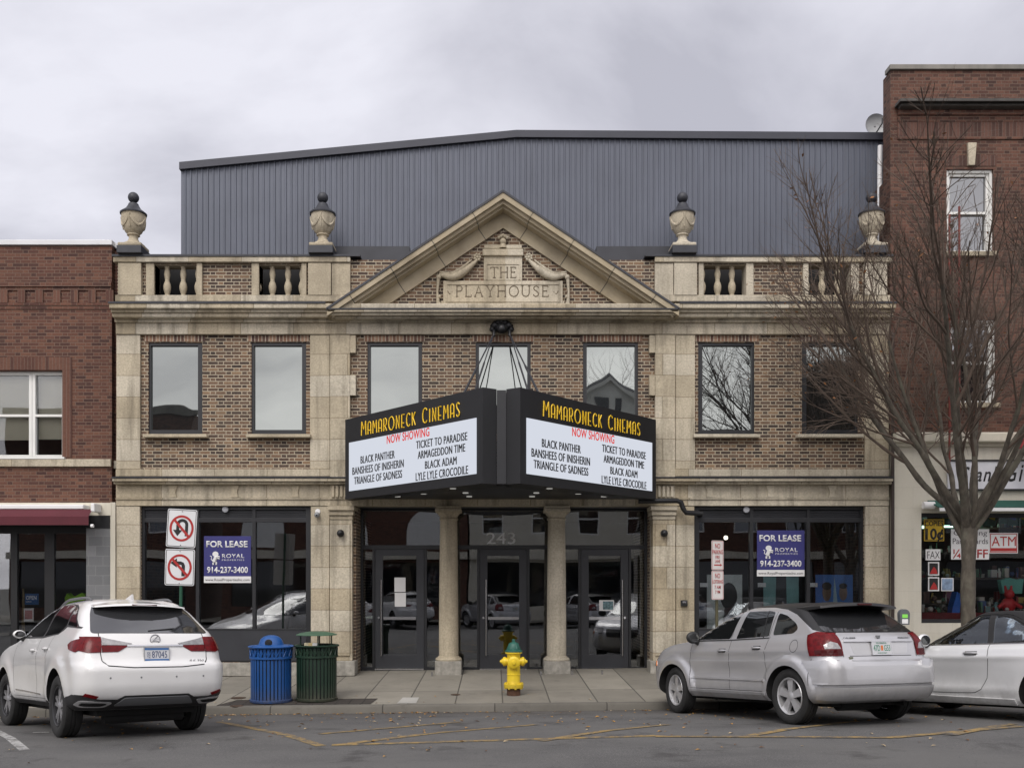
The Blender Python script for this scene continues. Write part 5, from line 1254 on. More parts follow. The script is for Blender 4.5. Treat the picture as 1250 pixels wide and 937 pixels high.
def resample(poly, step, closed=True):
    out = []; n = len(poly)
    for i in range(n if closed else n - 1):
        a, b = Vector(poly[i]), Vector(poly[(i + 1) % n]); k = max(1, int((b - a).length / step + .5))
        out += [a.lerp(b, j / k) for j in range(k)]
    if not closed: out.append(Vector(poly[-1]))
    return out
def rounded(poly, r=.03, n=4):
    """round the corners of a 2D outline"""
    out = []; m = len(poly)
    for i in range(m):
        p, a, b = Vector(poly[i]), Vector(poly[i - 1]), Vector(poly[(i + 1) % m])
        da, db = (a - p), (b - p); q = min(r, da.length * .45, db.length * .45)
        s, e = p + da.normalized() * q, p + db.normalized() * q
        for k in range(n + 1):
            t = k / n; out.append(tuple((s * (1 - t) ** 2 + p * 2 * t * (1 - t) + e * t * t)))
    return out
def skin(mb, bvh, poly, axis, off=.004, thick=.01, step=.035, grid=.05, maxd=None):
    """a panel that follows the hull: the outline is laid on the hull along one axis and given thickness"""
    org, d = AXD[axis]
    rim = resample(poly, step); pts = list(rim); edges = [(i, (i + 1) % len(rim)) for i in range(len(rim))]
    xs = [p[0] for p in rim]; ys = [p[1] for p in rim]
    def inside(x, y):
        c = False
        for i in range(len(rim)):
            a, b = rim[i - 1], rim[i]
            if (a[1] > y) != (b[1] > y) and x < (b[0] - a[0]) * (y - a[1]) / (b[1] - a[1]) + a[0]: c = not c
        return c
    x = min(xs) + grid / 2
    while x < max(xs):
        y = min(ys) + grid / 2
        while y < max(ys):
            if inside(x, y) and min((Vector((x, y)) - q).length for q in rim) > grid * .4: pts.append(Vector((x, y)))
            y += grid
        x += grid
    vs, es, fs, _, _, _ = delaunay_2d_cdt(pts, edges, [], 1, 1e-5)
    hit = []
    for v in vs:
        loc, nor, _, dist = bvh.ray_cast(org(v[0], v[1]), d)
        if loc is None or (maxd and dist > maxd): hit.append(None)
        else:
            if nor.dot(d) > 0: nor = -nor
            hit.append((loc, nor))
    tv = {}; bv = {}
    bm = mb.bm; used = set(i for f in fs if all(hit[k] for k in f) for i in f)
    for i in used:
        loc, nor = hit[i]; tv[i] = bm.verts.new(loc + nor * off); bv[i] = bm.verts.new(loc + nor * (off - thick))
    cnt = {}
    for f in fs:
        if not all(hit[k] for k in f): continue
        try:
            bm.faces.new([tv[i] for i in f]); bm.faces.new([bv[i] for i in reversed(f)])
        except ValueError: continue
        for a, b in zip(f, list(f[1:]) + [f[0]]): cnt[frozenset((a, b))] = cnt.get(frozenset((a, b)), 0) + 1
    for e, c in cnt.items():
        if c == 1:
            a, b = tuple(e)
            try: bm.faces.new((tv[a], tv[b], bv[b], bv[a]))
            except ValueError: pass
    return mb
def seam(mb, bvh, line, axis, w=.007, off=.0015):
    """panel gap: a narrow ribbon along the hull"""
    org, d = AXD[axis]; pts = resample(line, .04, False); prev = None
    for i, p in enumerate(pts):
        t = (pts[min(i + 1, len(pts) - 1)] - pts[max(i - 1, 0)]); t = Vector((-t[1], t[0])).normalized() * w / 2
        row = []
        for q in (p - t, p + t):
            loc, nor, _, _ = bvh.ray_cast(org(q[0], q[1]), d)
            if loc is None: row = None; break
            if nor.dot(d) > 0: nor = -nor
            row.append(mb.bm.verts.new(loc + nor * off))
        if row and prev:
            mb.bm.faces.new((prev[0], prev[1], row[1], row[0]))
        prev = row
    return mb
def wheel(parent, pos, rad, wid, side, style, steer=0.0):
    """tyre with rim, spokes, hub and disc; side=-1 faces left"""
    w = bpy.data.objects.new('wheel', None); COL.objects.link(w); w.parent = parent; w.location = pos; w.rotation_euler = (0, 0, steer)
    h = wid / 2; ro, ri = rad, rad * (.665 if style != 'suv' else .64)
    prof = [(ri, -h * .75), (ri + .02, -h * .92), (ri + (ro - ri) * .5, -h), (ro - .025, -h * .93), (ro - .006, -h * .78), (ro, -h * .5), (ro, -.03), (ro - .008, -.026), (ro - .008, -.018), (ro, -.014), (ro, .014), (ro - .008, .018), (ro - .008, .026), (ro, .03), (ro, h * .5), (ro - .006, h * .78), (ro - .025, h * .93), (ri + (ro - ri) * .5, h), (ri + .02, h * .92), (ri, h * .75)]
    MB().lathe(prof, (0, 0, 0), 48, 'X', close=False).build('tyre', mt['rubber'], w, smooth=35, local=True)
    m = mt['alloy'] if style != 'suv' else mt['alloy_dark']
    rm = MB()
    rm.lathe([(ri + .004, side * h * .76), (ri - .004, side * h * .86), (ri - .018, side * h * .80), (ri - .026, side * h * .3), (ri - .03, -side * h * .6)], (0, 0, 0), 48, 'X', close=False)
    rm.build('rim', m if style != 'suv' else mt['rim_dark'], w, smooth=30, local=True); rm = MB()
    f = side * h * .62; ns = 5
    for k in range(ns):
        a0 = 2 * math.pi * k / ns + .3
        subs = [(0, .095, .055)] if style == 'five' else ([(-.20, .022, .019), (.20, .022, .019)] if style == 'suv' else [(-.13, .04, .03), (.13, .04, .03)])
        for da, wb, wt_ in subs:
            a = a0 + da; ca, sa = math.cos(a), math.sin(a)
            r0, r1 = .035, ri - .012
            if style == 'five': wb, wt_ = .034, .058
            vs = []
            for r, hw, dep in ((r0, wb, .028), (r1, wt_, .0)):
                for s_ in (-1, 1):
                    for e in (f - side * dep * -.2, f - side * .045):
                        vs.append((e, ca * r - sa * hw * s_, sa * r + ca * hw * s_))
            rm.faces(vs, [(0, 1, 3, 2), (4, 6, 7, 5), (0, 4, 5, 1), (2, 3, 7, 6), (0, 2, 6, 4), (1, 5, 7, 3)])
    rm.lathe([(.001, f + side * .016), (.030, f + side * .016), (.058, f + side * .006), (.068, f - side * .04)], (0, 0, 0), 20, 'X', close=False)
    rm.build('spokes', m, w, smooth=30, local=True)
    MB().lathe([(.01, side * .012), (ri * .66, side * .012), (ri * .66, -side * .012), (.01, -side * .012)], (0, 0, 0), 32, 'X').lathe([(.01, -side * .03), (ri - .035, -side * .03), (ri - .035, -side * .035), (.01, -side * .035)], (0, 0, 0), 32, 'X').build('brake_disc', mt['arch'], w, local=True)
    return w
def place_car(name, label, wb, yr, yf_, track, rl_px, heading, group=None, at=None):
    """stand the car on the sloping road: rl = ground contact of the rear left wheel"""
    th_ = R(heading); f = Vector((-math.sin(th_), math.cos(th_), 0)); r = Vector((math.cos(th_), math.sin(th_), 0))
    p = at if at else road_hit(*rl_px)
    RLp = Vector((p[0], p[1], zr(*p)))
    g = lambda v: Vector((v.x, v.y, zr(v.x, v.y)))
    RRp = g(RLp + r * track); FLp = g(RLp + f * wb); FRp = g(RLp + r * track + f * wb)
    F_ = ((FLp - RLp) + (FRp - RRp)).normalized(); Rt = ((RRp - RLp) + (FRp - FLp)).normalized(); U = Rt.cross(F_).normalized(); Rt = F_.cross(U).normalized()
    O = (RLp + RRp) / 2 - F_ * yr
    M = Matrix((Rt, F_, U)).transposed()
    o = thing(name, label, 'car', O); o.rotation_euler = M.to_euler()
    return o
def mirror_pod(car, bvh, side, y, z, col, sc=1.0, reach=.17):
    o, d = AXD['L' if side < 0 else 'R']; loc, nor, _, _ = bvh.ray_cast(o(y, z), d); x = loc.x
    m = MB(); c = (x + side * reach * .62, y - .01, z + .075)
    m.ball(c, .1 * sc, 16, (1.05, .62, .78))
    for v in m.bm.verts:
        if v.co.y < c[1] - .035: v.co.y = c[1] - .035
    p = m.build('mirror', col, car, smooth=50, local=True)
    MB().tube([(x - side * .03, y + .02, z - .01), (x + side * reach * .5, y, z + .03)], [.035, .03], 10).build('mirror_arm', mt['car_black'], p, smooth=60, local=True)
    MB().ball((c[0], c[1] - .036, c[2]), .078 * sc, 14, (1.05, .06, .78)).build('mirror_glass', mt['car_glass'], p, local=True)
def handle(car, bvh, side, y, z, m, L=.19):
    o, d = AXD['L' if side < 0 else 'R']
    mb = MB(); pts = []
    for k in range(7):
        q = k / 6; loc, nor, _, _ = bvh.ray_cast(o(y + L * (q - .5), z), d); pts.append((loc.x + side * (.008 + .026 * math.sin(math.pi * q) ** .6), loc.y, z))
    mb.tube(pts, [.010, .015, .016, .016, .016, .015, .010], 8); h = mb.build('door_handle', m, car, smooth=60, local=True)
    cup = MB(); skin(cup, bvh, [(y - L * .42 + .0, z - .028), (y + L * .42, z - .028), (y + L * .42, z + .024), (y - L * .42, z + .024)], 'L' if side < 0 else 'R', .0015, .004, .03, .03); cup.build('handle_recess', mt['car_black'] if m != mt['car_white'] else mt['car_white'], h, local=True)
def plate(car, y, zc, w, h, tilt, parts, edge=None, x=0.0):
    p = MB().box(-w / 2, w / 2, -.006, .006, -h / 2, h / 2)
    M = Matrix.Translation((x, y, zc)) @ Matrix.Rotation(tilt, 4, 'X'); p.xf(M)
    pl_ = p.build('licence_plate', mat('plate white', (.55, .56, .58), .4), car, local=True)
    for kind, args in parts:
        mb = MB()
        if kind == 'text':
            s, u, v, tw, th_, m, b = args; mb.mesh_in(text_mesh(s, tw, th_, .002, bold=b), Matrix.Translation((u, -.0062, v)))
        else:
            u0_, u1_, v0, v1, m = args; mb.box(u0_, u1_, -.0085, -.0062, v0, v1)
        mb.xf(M); mb.build('plate_print', m, pl_, local=True)
    fr = MB(); k = .008
    for r in ((-w / 2 - k, w / 2 + k, h / 2, h / 2 + k), (-w / 2 - k, w / 2 + k, -h / 2 - k, -h / 2), (-w / 2 - k, -w / 2, -h / 2, h / 2), (w / 2, w / 2 + k, -h / 2, h / 2)): fr.box(r[0], r[1], -.010, .008, r[2], r[3])
    fr.xf(M); fr.build('plate_frame', edge or mt['chrome'], pl_, local=True)
def hit_b(bvh, x, z): return bvh.ray_cast(Vector((x, -3, z)), Vector((0, 1, 0)))[0].y
def both(poly): return [(-x, z) for x, z in poly]
def gauss(x, s): return math.exp(-(x / s) ** 2)
def reshape(car, table, sx=1.0):
    """stretch the hull and everything fixed to it in height; wheels keep their size"""
    zi, zo = [p[0] for p in table], [p[1] for p in table]
    def f(z):
        if z <= zi[0]: return zo[0] + z - zi[0]
        for a, b, c, d in zip(zi, zi[1:], zo, zo[1:]):
            if z <= b: return c + (d - c) * (z - a) / (b - a)
        return zo[-1] + z - zi[-1]
    def go(o):
        if o.name.split('.')[0] == 'wheel': return
        if o.type == 'MESH':
            for v in o.data.vertices: v.co.z = f(v.co.z); v.co.x *= sx
        for c in o.children: go(c)
    for c in car.children: go(c)
# ------------------------------------------------------------------ white SUV
B1 = (.30, .24, .05, .45, .35, .12); G1 = (.20, .13, .07, .30, .18, .22)
suv_levels = [(.25, .34, 4.66, .80) + B1, (.34, .16, 4.80, .885) + B1, (.46, .05, 4.87, .925) + B1, (.62, .005, 4.89, .94) + B1, (.76, .0, 4.87, .944) + B1, (.815, .02, 4.84, .944) + B1, (.86, .085, 4.79, .940) + B1,
    (.97, .125, 4.60, .930) + B1, (1.05, .15, 4.30, .912) + B1, (1.11, .185, 4.02, .885) + (.28, .22, .06, .6, .5, .15), (1.155, .23, 3.78, .850) + (.24, .17, .07, .5, .3, .2), (1.23, .33, 3.52, .812) + G1, (1.35, .49, 3.22, .765) + G1,
    (1.47, .64, 2.92, .710) + G1, (1.56, .75, 2.68, .655) + G1, (1.615, .83, 2.50, .600) + (.22, .16, .05, .3, .2, .2), (1.655, .98, 2.34, .52) + (.25, .18, .04, .3, .2, .15), (1.680, 1.25, 2.15, .40) + (.2, .15, .03, .2, .15, .1), (1.690, 1.55, 1.98, .22) + (.12, .1, .02, .12, .1, .05)]
def dv_suv(y, z):
    a = 0
    for yc in (1.08, 3.87):
        r = math.hypot(y - yc, z - .38); a += .020 * gauss(r - .47, .10)
    a -= .030 * gauss(z - .60, .17) * gauss(y - 2.5, .75)
    a += .012 * gauss(z - .92, .05) * gauss(y - 1.6, 1.2)
    return a
def make_suv():
    car = place_car('suv', 'pearl white SUV parked nose to kerb in front of the left shops', 2.79, 1.08, 3.87, 1.765, (67.5, 899.8), 38.5)
    hull = car_shell(suv_levels, dv_suv)
    ct = MB()
    for yc in (1.08, 3.87):
        for s in (-1, 1): ct.lathe([(.422, s * .52), (.422, s * 1.2)], (0, yc, .375), 40, 'X')
    me = cut_body(hull, mt['car_white'], ct, mt['arch']); bv = bvh_of(me)
    body = MB().mesh_in(me); bm = body.bm
    o = body.build('body', [m for m in me.materials], car, smooth=32, local=True)
    # side glass, three lights each side
    for s, ax in ((-1, 'L'), (1, 'R')):
        g = MB()
        skin(g, bv, rounded([(3.30, 1.165), (2.62, 1.545), (2.20, 1.60), (2.02, 1.605), (2.05, 1.155)], .03), ax, .003, .01)
        g.build('side_window', mt['car_glass'], car, smooth=40, local=True)
        g = MB(); skin(g, bv, rounded([(1.98, 1.155), (1.95, 1.605), (1.50, 1.597), (1.24, 1.57), (1.16, 1.30), (1.34, 1.185)], .03), ax, .003, .01); g.build('side_window', mt['car_glass'], car, smooth=40, local=True)
        g = MB(); skin(g, bv, rounded([(1.11, 1.30), (1.19, 1.56), (1.05, 1.525), (.84, 1.36), (.62, 1.255), (.55, 1.245)], .02), ax, .003, .01); g.build('side_window', mt['car_glass'], car, smooth=40, local=True)
        k = MB(); skin(k, bv, [(3.36, 1.150), (2.63, 1.562), (2.2, 1.618), (1.5, 1.614), (1.20, 1.585), (1.04, 1.54), (.82, 1.372), (.60, 1.266), (.50, 1.25), (.50, 1.232), (1.10, 1.270), (1.34, 1.166), (2.0, 1.138)], ax, .0015, .004); k.build('window_trim', mt['car_black'], car, smooth=40, local=True)
        sm = MB()
        for ln in ([(2.05, 1.14), (2.04, .8), (2.08, .42)], [(1.46, 1.16), (1.55, .95), (1.56, .72), (1.48, .60)], [(3.2, 1.14), (3.3, .9), (3.28, .45)], [(3.3, .40), (1.56, .40)], [(2.02, 1.61), (2.0, 1.15)]): seam(sm, bv, ln, ax)
        sm.build('door_seam', mt['seam'], car, local=True)
        cl = MB(); skin(cl, bv, [(3.40, .265), (1.54, .265), (1.50, .40), (1.60, .345), (3.34, .345), (3.42, .40)], ax, .010, .02); cl.build('sill_cladding', mt['car_black'], car, smooth=40, local=True)
        cl = MB(); skin(cl, bv, [(.68, .27), (.68, .43), (.56, .47), (.30, .50), (.12, .49), (.12, .27)], ax, .009, .02); cl.build('corner_cladding', mt['car_black'], car, smooth=40, local=True)
        ch = MB(); skin(ch, bv, [(3.2, .505), (1.85, .47), (1.83, .455), (3.2, .487)], ax, .008, .012); ch.build('door_moulding', mt['chrome'], car, smooth=40, local=True)
        handle(car, bv, s, 2.25, 1.005, mt['car_white']); handle(car, bv, s, 1.62, 1.02, mt['car_white'])
        mirror_pod(car, bv, s, 3.02, 1.14, mt['car_white'], .85, .12)
        # tail lamp: red corner wrapping to the side, clear and dark red towards the gate
        a = MB(); P_ = [(.40, 1.125), (.93, 1.135), (.93, .955), (.86, .955), (.64, .958), (.46, .985)]
        P1 = [(.64, 1.120), (.915, 1.125), (.925, 1.06), (.91, .99), (.80, .955), (.655, .962)]; P2 = [(.29, 1.055), (.64, 1.118), (.64, 1.04), (.33, 1.035)]; P3 = [(.33, 1.032), (.645, 1.036), (.645, .962), (.46, .965)]
        f = (lambda p: both(p)) if s < 0 else (lambda p: p)
        skin(a, bv, f(P1), 'B', .012, .03, maxd=3.75); skin(a, bv, f(P3), 'B', .010, .03); skin(a, bv, [(.30, 1.115), (.52, 1.085), (.62, 1.05), (.54, 1.0), (.34, .965), (.26, 1.0)], ax, .013, .03, maxd=2.6)
        lamp = a.build('tail_lamp', mt['lens_red'], car, smooth=40, local=True)
        b = MB(); skin(b, bv, f(P2), 'B', .012, .03); b.build('clear_lens', mt['lens_clear'], lamp, smooth=40, local=True)
        r = MB(); skin(r, bv, f([(.70, .475), (.84, .515), (.86, .485), (.72, .445)]), 'B', .012, .02); r.build('reflector', mt['lens_red'], car, local=True)
        # exhaust trim: chrome frame round a dark opening
        e = MB(); ring = [(.52, .385), (.875, .425), (.90, .37), (.84, .325), (.60, .315)]
        skin(e, bv, f(rounded(ring, .03)), 'B', .020, .04); ex = e.build('exhaust_trim', mt['alloy'], car, smooth=40, local=True)
        c = [(sum(p[0] for p in ring) / 5, sum(p[1] for p in ring) / 5)]; inn = [(c[0][0] + (p[0] - c[0][0]) * .76, c[0][1] + (p[1] - c[0][1]) * .52) for p in ring]
        e = MB(); skin(e, bv, f(rounded(inn, .03)), 'B', .024, .03); e.build('exhaust_opening', mt['arch'], ex, local=True)
        # roof rails
        pts = []
        for k in range(13):
            yy = 1.02 + 1.62 * k / 12; xx = s * (.545 - .02 * abs(k - 6) / 6); hz_ = bv.ray_cast(Vector((xx, yy, 4)), Vector((0, 0, -1)))[0].z
            pts.append((xx, yy, hz_ + .012 + .034 * math.sin(math.pi * k / 12) ** .45))
        MB().tube(pts, [.012] + [.017] * 11 + [.012], 8).build('roof_rail', mt['grey_plastic'], car, smooth=60, local=True)
    # rear of the car
    q = MB(); skin(q, bv, rounded([(-.745, 1.158), (.745, 1.158), (.64, 1.45), (.575, 1.57), (-.575, 1.57), (-.64, 1.45)], .05), 'B', .004, .012); q.build('rear_window', mt['car_glass_back'], car, smooth=40, local=True)
    # the screen from the front
    q = MB(); skin(q, bv, rounded([(-.70, 1.17), (.70, 1.17), (.56, 1.56), (-.56, 1.56)], .06), 'F', .004, .012); q.build('windscreen', mt['car_glass'], car, smooth=40, local=True)
    sp = MB(); n = 14; top = []
    for k in range(n + 1):
        x = -.585 + 1.17 * k / n; u = abs(x) / .585
        top.append((x, u))
    vs = []
    for x, u in top: vs += [(x, .55 + .14 * u ** 2.5, 1.560 - .03 * u ** 2), (x, .57 + .14 * u ** 2.5, 1.590 - .035 * u ** 2), (x, .98, 1.650 - .055 * u ** 2.2), (x, .92, 1.59 - .05 * u ** 2)]
    sp.faces(vs, [(4 * i + a, 4 * i + (a + 1) % 4, 4 * i + 4 + (a + 1) % 4, 4 * i + 4 + a) for i in range(n) for a in range(4)] + [(0, 1, 2, 3), (4 * n + 3, 4 * n + 2, 4 * n + 1, 4 * n)])
    sp.build('roof_spoiler', mt['car_white'], car, smooth=40, local=True)
    MB().box(-.16, .16, .556, .575, 1.562, 1.576).build('stop_lamp', mt['lens_dark'], car, local=True)
    af = MB(); af.faces([(-.018, 1.02, 1.655), (.018, 1.02, 1.655), (0, 1.00, 1.735), (-.03, 1.25, 1.672), (.03, 1.25, 1.672), (0, 1.06, 1.735)], [(0, 1, 2), (0, 2, 5, 3), (1, 4, 5, 2), (3, 5, 4), (0, 3, 4, 1)]); af.build('antenna_fin', mt['car_white'], car, local=True)
    sm = MB()
    seam(sm, bv, [(-.655, 1.16), (-.665, .95), (-.655, .86), (-.60, .815), (-.3, .795), (.3, .795), (.60, .815), (.655, .86), (.665, .95), (.655, 1.16)], 'B', .010); sm.build('tailgate_seam', mt['seam'], car, local=True)
    ck = MB(); skin(ck, bv, [(-.35, 1.04), (.35, 1.04), (.35, 1.022), (-.35, 1.022)], 'B', .014, .02); ck.build('chrome_strip', mt['chrome'], car, smooth=40, local=True)
    y = hit_b(bv, 0, .93)
    plate(car, y - .012, .93, .305, .152, R(-8), [('bar', (-.15, .15, .053, .074, mat('plate blue', (.03, .13, .35), .4))), ('bar', (-.15, .15, -.074, -.055, mat('plate blue', (.03, .13, .35), .4))), ('text', ('NEW YORK', -.07, .056, .14, .013, mt['paper'], 0)), ('text', ('87045', -.062, -.04, .19, .08, mat('plate ink', (.03, .05, .13), .5), 0)), ('text', ('XX', -.125, -.002, .045, .034, mat('plate ink', (.03, .05, .13), .5), 0)), ('text', ('YZ', -.125, -.042, .045, .034, mat('plate ink', (.03, .05, .13), .5), 0))], edge=mt['alloy_dark'])
    y = hit_b(bv, 0, 1.095); em = MB()
    em.tube([(.062 * math.cos(a * math.pi / 12), y - .012, 1.098 + .044 * math.sin(a * math.pi / 12)) for a in range(25)], .007, 6)
    em.tube([(.028, y - .014, 1.128), (-.036, y - .014, 1.080), (.045, y - .014, 1.078)], .007, 6); em.build('badge', mt['chrome'], car, smooth=60, local=True)
    y = min(hit_b(bv, .45, .85), hit_b(bv, .58, .85)); MB().mesh_in(text_mesh('RX 350', .19, .026, .004, bold=.01), Matrix.Translation((.42, y - .004, .842)) @ Matrix.Rotation(R(5), 4, 'Z')).build('model_script', mt['chrome'], car, local=True)
    lo = MB(); skin(lo, bv, [(-.93, .50), (-.70, .43), (-.48, .425), (-.40, .475), (.40, .475), (.48, .425), (.70, .43), (.93, .50), (.95, .40), (.86, .262), (-.86, .262), (-.95, .40)], 'B', .008, .02); lo.build('rear_cladding', mt['car_black'], car, smooth=40, local=True)
    lo = MB(); skin(lo, bv, rounded([(-.40, .45), (.40, .45), (.50, .335), (-.50, .335)], .03), 'B', .022, .03); lo.build('skid_plate', mt['grey_plastic'], car, smooth=40, local=True)
    for x in (-.58, -.22, .22, .58): MB().lathe([(.011, 0), (.011, .012)], (x, hit_b(bv, x, .69) - .003, .69), 10, 'Y').build('parking_sensor', mt['grey_plastic'], car, local=True)
    MB().tube([(-.05, hit_b(bv, 0, 1.2) - .02, 1.195), (.30, hit_b(bv, .3, 1.23) - .02, 1.235)], .008, 6).build('wiper', mt['car_black'], car, local=True)
    ub = MB().box(-.62, .62, .42, 4.5, .20, .255); ub.tube([(-.5, .55, .19), (.5, .55, .19)], .09, 12).tube([(-.2, 1.0, .22), (-.2, 3.6, .2)], .035, 8); ub.build('underbody', mt['arch'], car, local=True)
    for s in (-1, 1):
        wheel(car, (s * .765, 1.08, .381), .381, .235, s, 'suv'); wheel(car, (s * .765, 3.87, .381), .381, .235, s, 'suv', R(4))
        f = MB(); skin(f, bv, rounded([(s * .55, .86), (s * .82, .88), (s * .84, .82), (s * .6, .76)], .03), 'F', .006, .02); f.build('headlamp', mt['lens_clear'], car, local=True)
    gr = MB(); skin(gr, bv, rounded([(-.42, .80), (.42, .80), (.36, .55), (.52, .34), (-.52, .34), (-.36, .55)], .04), 'F', .006, .02); gr.build('grille', mt['car_black'], car, local=True)
    return car
suv = make_suv()
reshape(suv, [(.20, .27), (.25, .345), (.34, .41), (.46, .505), (.62, .655), (.76, .80), (.86, .925), (.97, 1.035), (1.11, 1.185), (1.16, 1.255), (1.23, 1.31), (1.35, 1.42), (1.47, 1.53), (1.56, 1.60), (1.69, 1.725)], .955)
# ------------------------------------------------------------------ silver hatchback with a black vinyl roof
B2 = (.26, .20, .03, .42, .34, .12); G2 = (.18, .12, .06, .3, .18, .22)
hat_levels = [(.27, .22, 4.24, .78) + B2, (.34, .08, 4.33, .845) + B2, (.42, .015, 4.39, .868) + B2, (.58, .0, 4.41, .875) + B2, (.74, .005, 4.39, .878) + B2, (.80, .02, 4.37, .878) + B2, (.825, .085, 4.34, .874) + B2,
    (.95, .115, 4.22, .866) + B2, (1.03, .135, 3.98, .850) + B2, (1.085, .16, 3.66, .828) + (.24, .18, .04, .55, .45, .15), (1.13, .205, 3.36, .800) + (.2, .14, .05, .45, .3, .2), (1.20, .30, 3.12, .768) + G2, (1.30, .44, 2.86, .722) + G2,
    (1.39, .57, 2.60, .672) + G2, (1.445, .66, 2.42, .628) + G2, (1.485, .76, 2.24, .572) + (.2, .14, .04, .3, .2, .15), (1.512, .92, 2.06, .49) + (.22, .16, .03, .25, .18, .12), (1.528, 1.15, 1.88, .37) + (.16, .12, .02, .16, .12, .06), (1.535, 1.36, 1.72, .2) + (.1, .08, .01, .1, .08, .03)]
def dv_hat(y, z):
    a = 0
    for yc in (.83, 3.465):
        r = math.hypot(y - yc, z - .345)
        if r < .9: a += .048 * (1 / (1 + math.exp((r - .52) / .010))) * (1 if z > .1 else 0)
    a -= .024 * gauss(z - .66, .12) * gauss(y - 2.15, .8)
    a += .014 * gauss(z - .94, .035) * gauss(y - 1.8, 1.4)
    return a
def make_hatch():
    car = place_car('hatchback', 'silver hatchback with black vinyl roof parked nose to kerb by the right shop', 2.635, .83, 3.465, 1.76, (963.5, 883.8), 22.5)
    ct = MB()
    for yc in (.83, 3.465):
        for s in (-1, 1): ct.lathe([(.405, s * .50), (.405, s * 1.2)], (0, yc, .35), 40, 'X')
    # recess for the number plate in the gate, and the step under it
    me = cut_body(car_shell(hat_levels, dv_hat, NS=84), mt['car_silver'], ct, mt['arch']); bv = bvh_of(me)
    body = MB().mesh_in(me)
    two_tone(body.bm, [(.0, 1.138), (.30, 1.150), (.46, 1.185), (.64, 1.275), (.84, 1.372), (1.08, 1.440), (1.40, 1.478), (1.80, 1.490), (2.14, 1.480), (2.44, 1.432), (2.76, 1.295), (3.02, 1.165), (3.22, 1.085)], 2)
    body.build('body', [m for m in me.materials] + [mt['car_vinyl']], car, smooth=32, local=True)
    rf = MB(); False and skin(rf, bv, [(-.60, .70), (-.64, 1.2), (-.64, 2.1), (-.58, 2.48), (-.3, 2.54), (.3, 2.54), (.58, 2.48), (.64, 2.1), (.64, 1.2), (.60, .70), (.3, .66), (-.3, .66)], 'T', .005, .012, grid=.07)
    for s, ax in ((-1, 'L'), (1, 'R')):
        g = MB(); skin(g, bv, rounded([(3.02, 1.105), (2.42, 1.40), (2.20, 1.438), (2.02, 1.440), (2.12, 1.105)], .03), ax, .003, .01); g.build('side_window', mt['car_glass'], car, smooth=40, local=True)
        g = MB(); skin(g, bv, rounded([(1.98, 1.105), (1.90, 1.444), (1.42, 1.436), (1.30, 1.418), (1.28, 1.125)], .03), ax, .003, .01); g.build('side_window', mt['car_glass'], car, smooth=40, local=True)
        g = MB(); skin(g, bv, rounded([(1.20, 1.135), (1.21, 1.405), (1.02, 1.365), (.80, 1.27), (.73, 1.205), (.80, 1.15)], .04), ax, .003, .01); g.build('side_window', mt['car_glass'], car, smooth=40, local=True)
        g = MB(); skin(g, bv, [(1.39, 1.11), (1.46, 1.437), (1.445, 1.437), (1.37, 1.11)], ax, .0045, .01); g.build('window_divider', mt['car_black'], car, local=True)
        bl = MB(); skin(bl, bv, [(3.05, 1.098), (2.12, 1.096), (1.26, 1.112), (1.26, 1.098), (2.12, 1.082), (3.1, 1.082)], ax, .004, .01); bl.build('belt_trim', mt['car_black'], car, local=True)
        sm = MB()
        for ln in ([(2.06, 1.10), (2.10, .75), (2.09, .40)], [(1.24, 1.12), (1.30, .93), (1.28, .75), (1.22, .55)], [(3.0, 1.08), (3.05, .8), (3.0, .42)], [(3.0, .395), (1.3, .395)], [(2.05, 1.445), (2.10, 1.10)], [(1.27, 1.12), (1.25, 1.42)]): seam(sm, bv, ln, ax)
        seam(sm, bv, [(.72 + .075 * math.cos(a * math.pi / 10), 1.0 + .075 * math.sin(a * math.pi / 10)) for a in range(21)], ax, .006); seam(sm, bv, [(.38, .84), (.42, .72), (.40, .50)], ax)
        sm.build('door_seam', mt['seam'], car, local=True)
        md = MB(); skin(md, bv, [(3.0, .575), (1.27, .565), (1.27, .535), (3.0, .545)], ax, .016, .02); md.build('door_moulding', mt['car_silver'], car, smooth=40, local=True)
        sk = MB(); skin(sk, bv, [(3.03, .385), (1.27, .385), (1.27, .35), (3.03, .35)], ax, .018, .03); sk.build('sill_moulding', mt['car_silver'], car, smooth=40, local=True)
        handle(car, bv, s, 2.24, .955, mt['car_silver']); handle(car, bv, s, 1.47, .985, mt['car_silver'])
        mirror_pod(car, bv, s, 2.86, 1.06, mt['car_black'], 1.05)
        f = (lambda p: both(p)) if s < 0 else (lambda p: p)
        a = MB(); skin(a, bv, f([(.615, 1.135), (.875, 1.12), (.89, 1.02), (.87, .875), (.605, .875), (.60, 1.0)]), 'B', .016, .04, maxd=3.6); skin(a, bv, [(.22, 1.13), (.38, 1.155), (.50, 1.12), (.40, .875), (.22, .875)], ax, .016, .04, maxd=2.6)
        lm = a.build('tail_lamp', mt['lens_red'], car, smooth=40, local=True)
        b = MB(); skin(b, bv, f([(.625, .955), (.80, .955), (.80, 1.0), (.73, 1.04), (.66, 1.02)]), 'B', .021, .02); b.build('reverse_lens', mt['lens_clear'], lm, local=True)
        b = MB(); skin(b, bv, f([(.62, .945), (.86, .945), (.86, .885), (.62, .885)]), 'B', .019, .02, maxd=3.4); b.build('lower_lens', mt['lens_dark'], lm, local=True)
        am = MB(); skin(am, bv, [(4.02, .80), (4.12, .80), (4.10, .72), (4.0, .72)], ax, .012, .02); am.build('side_marker', mt['lens_amber'], car, local=True)
        hl_ = MB(); skin(hl_, bv, rounded([(s * .52, .90), (s * .80, .92), (s * .83, .78), (s * .52, .76)], .04), 'F', .006, .02); hl_.build('headlamp', mt['lens_clear'], car, local=True)
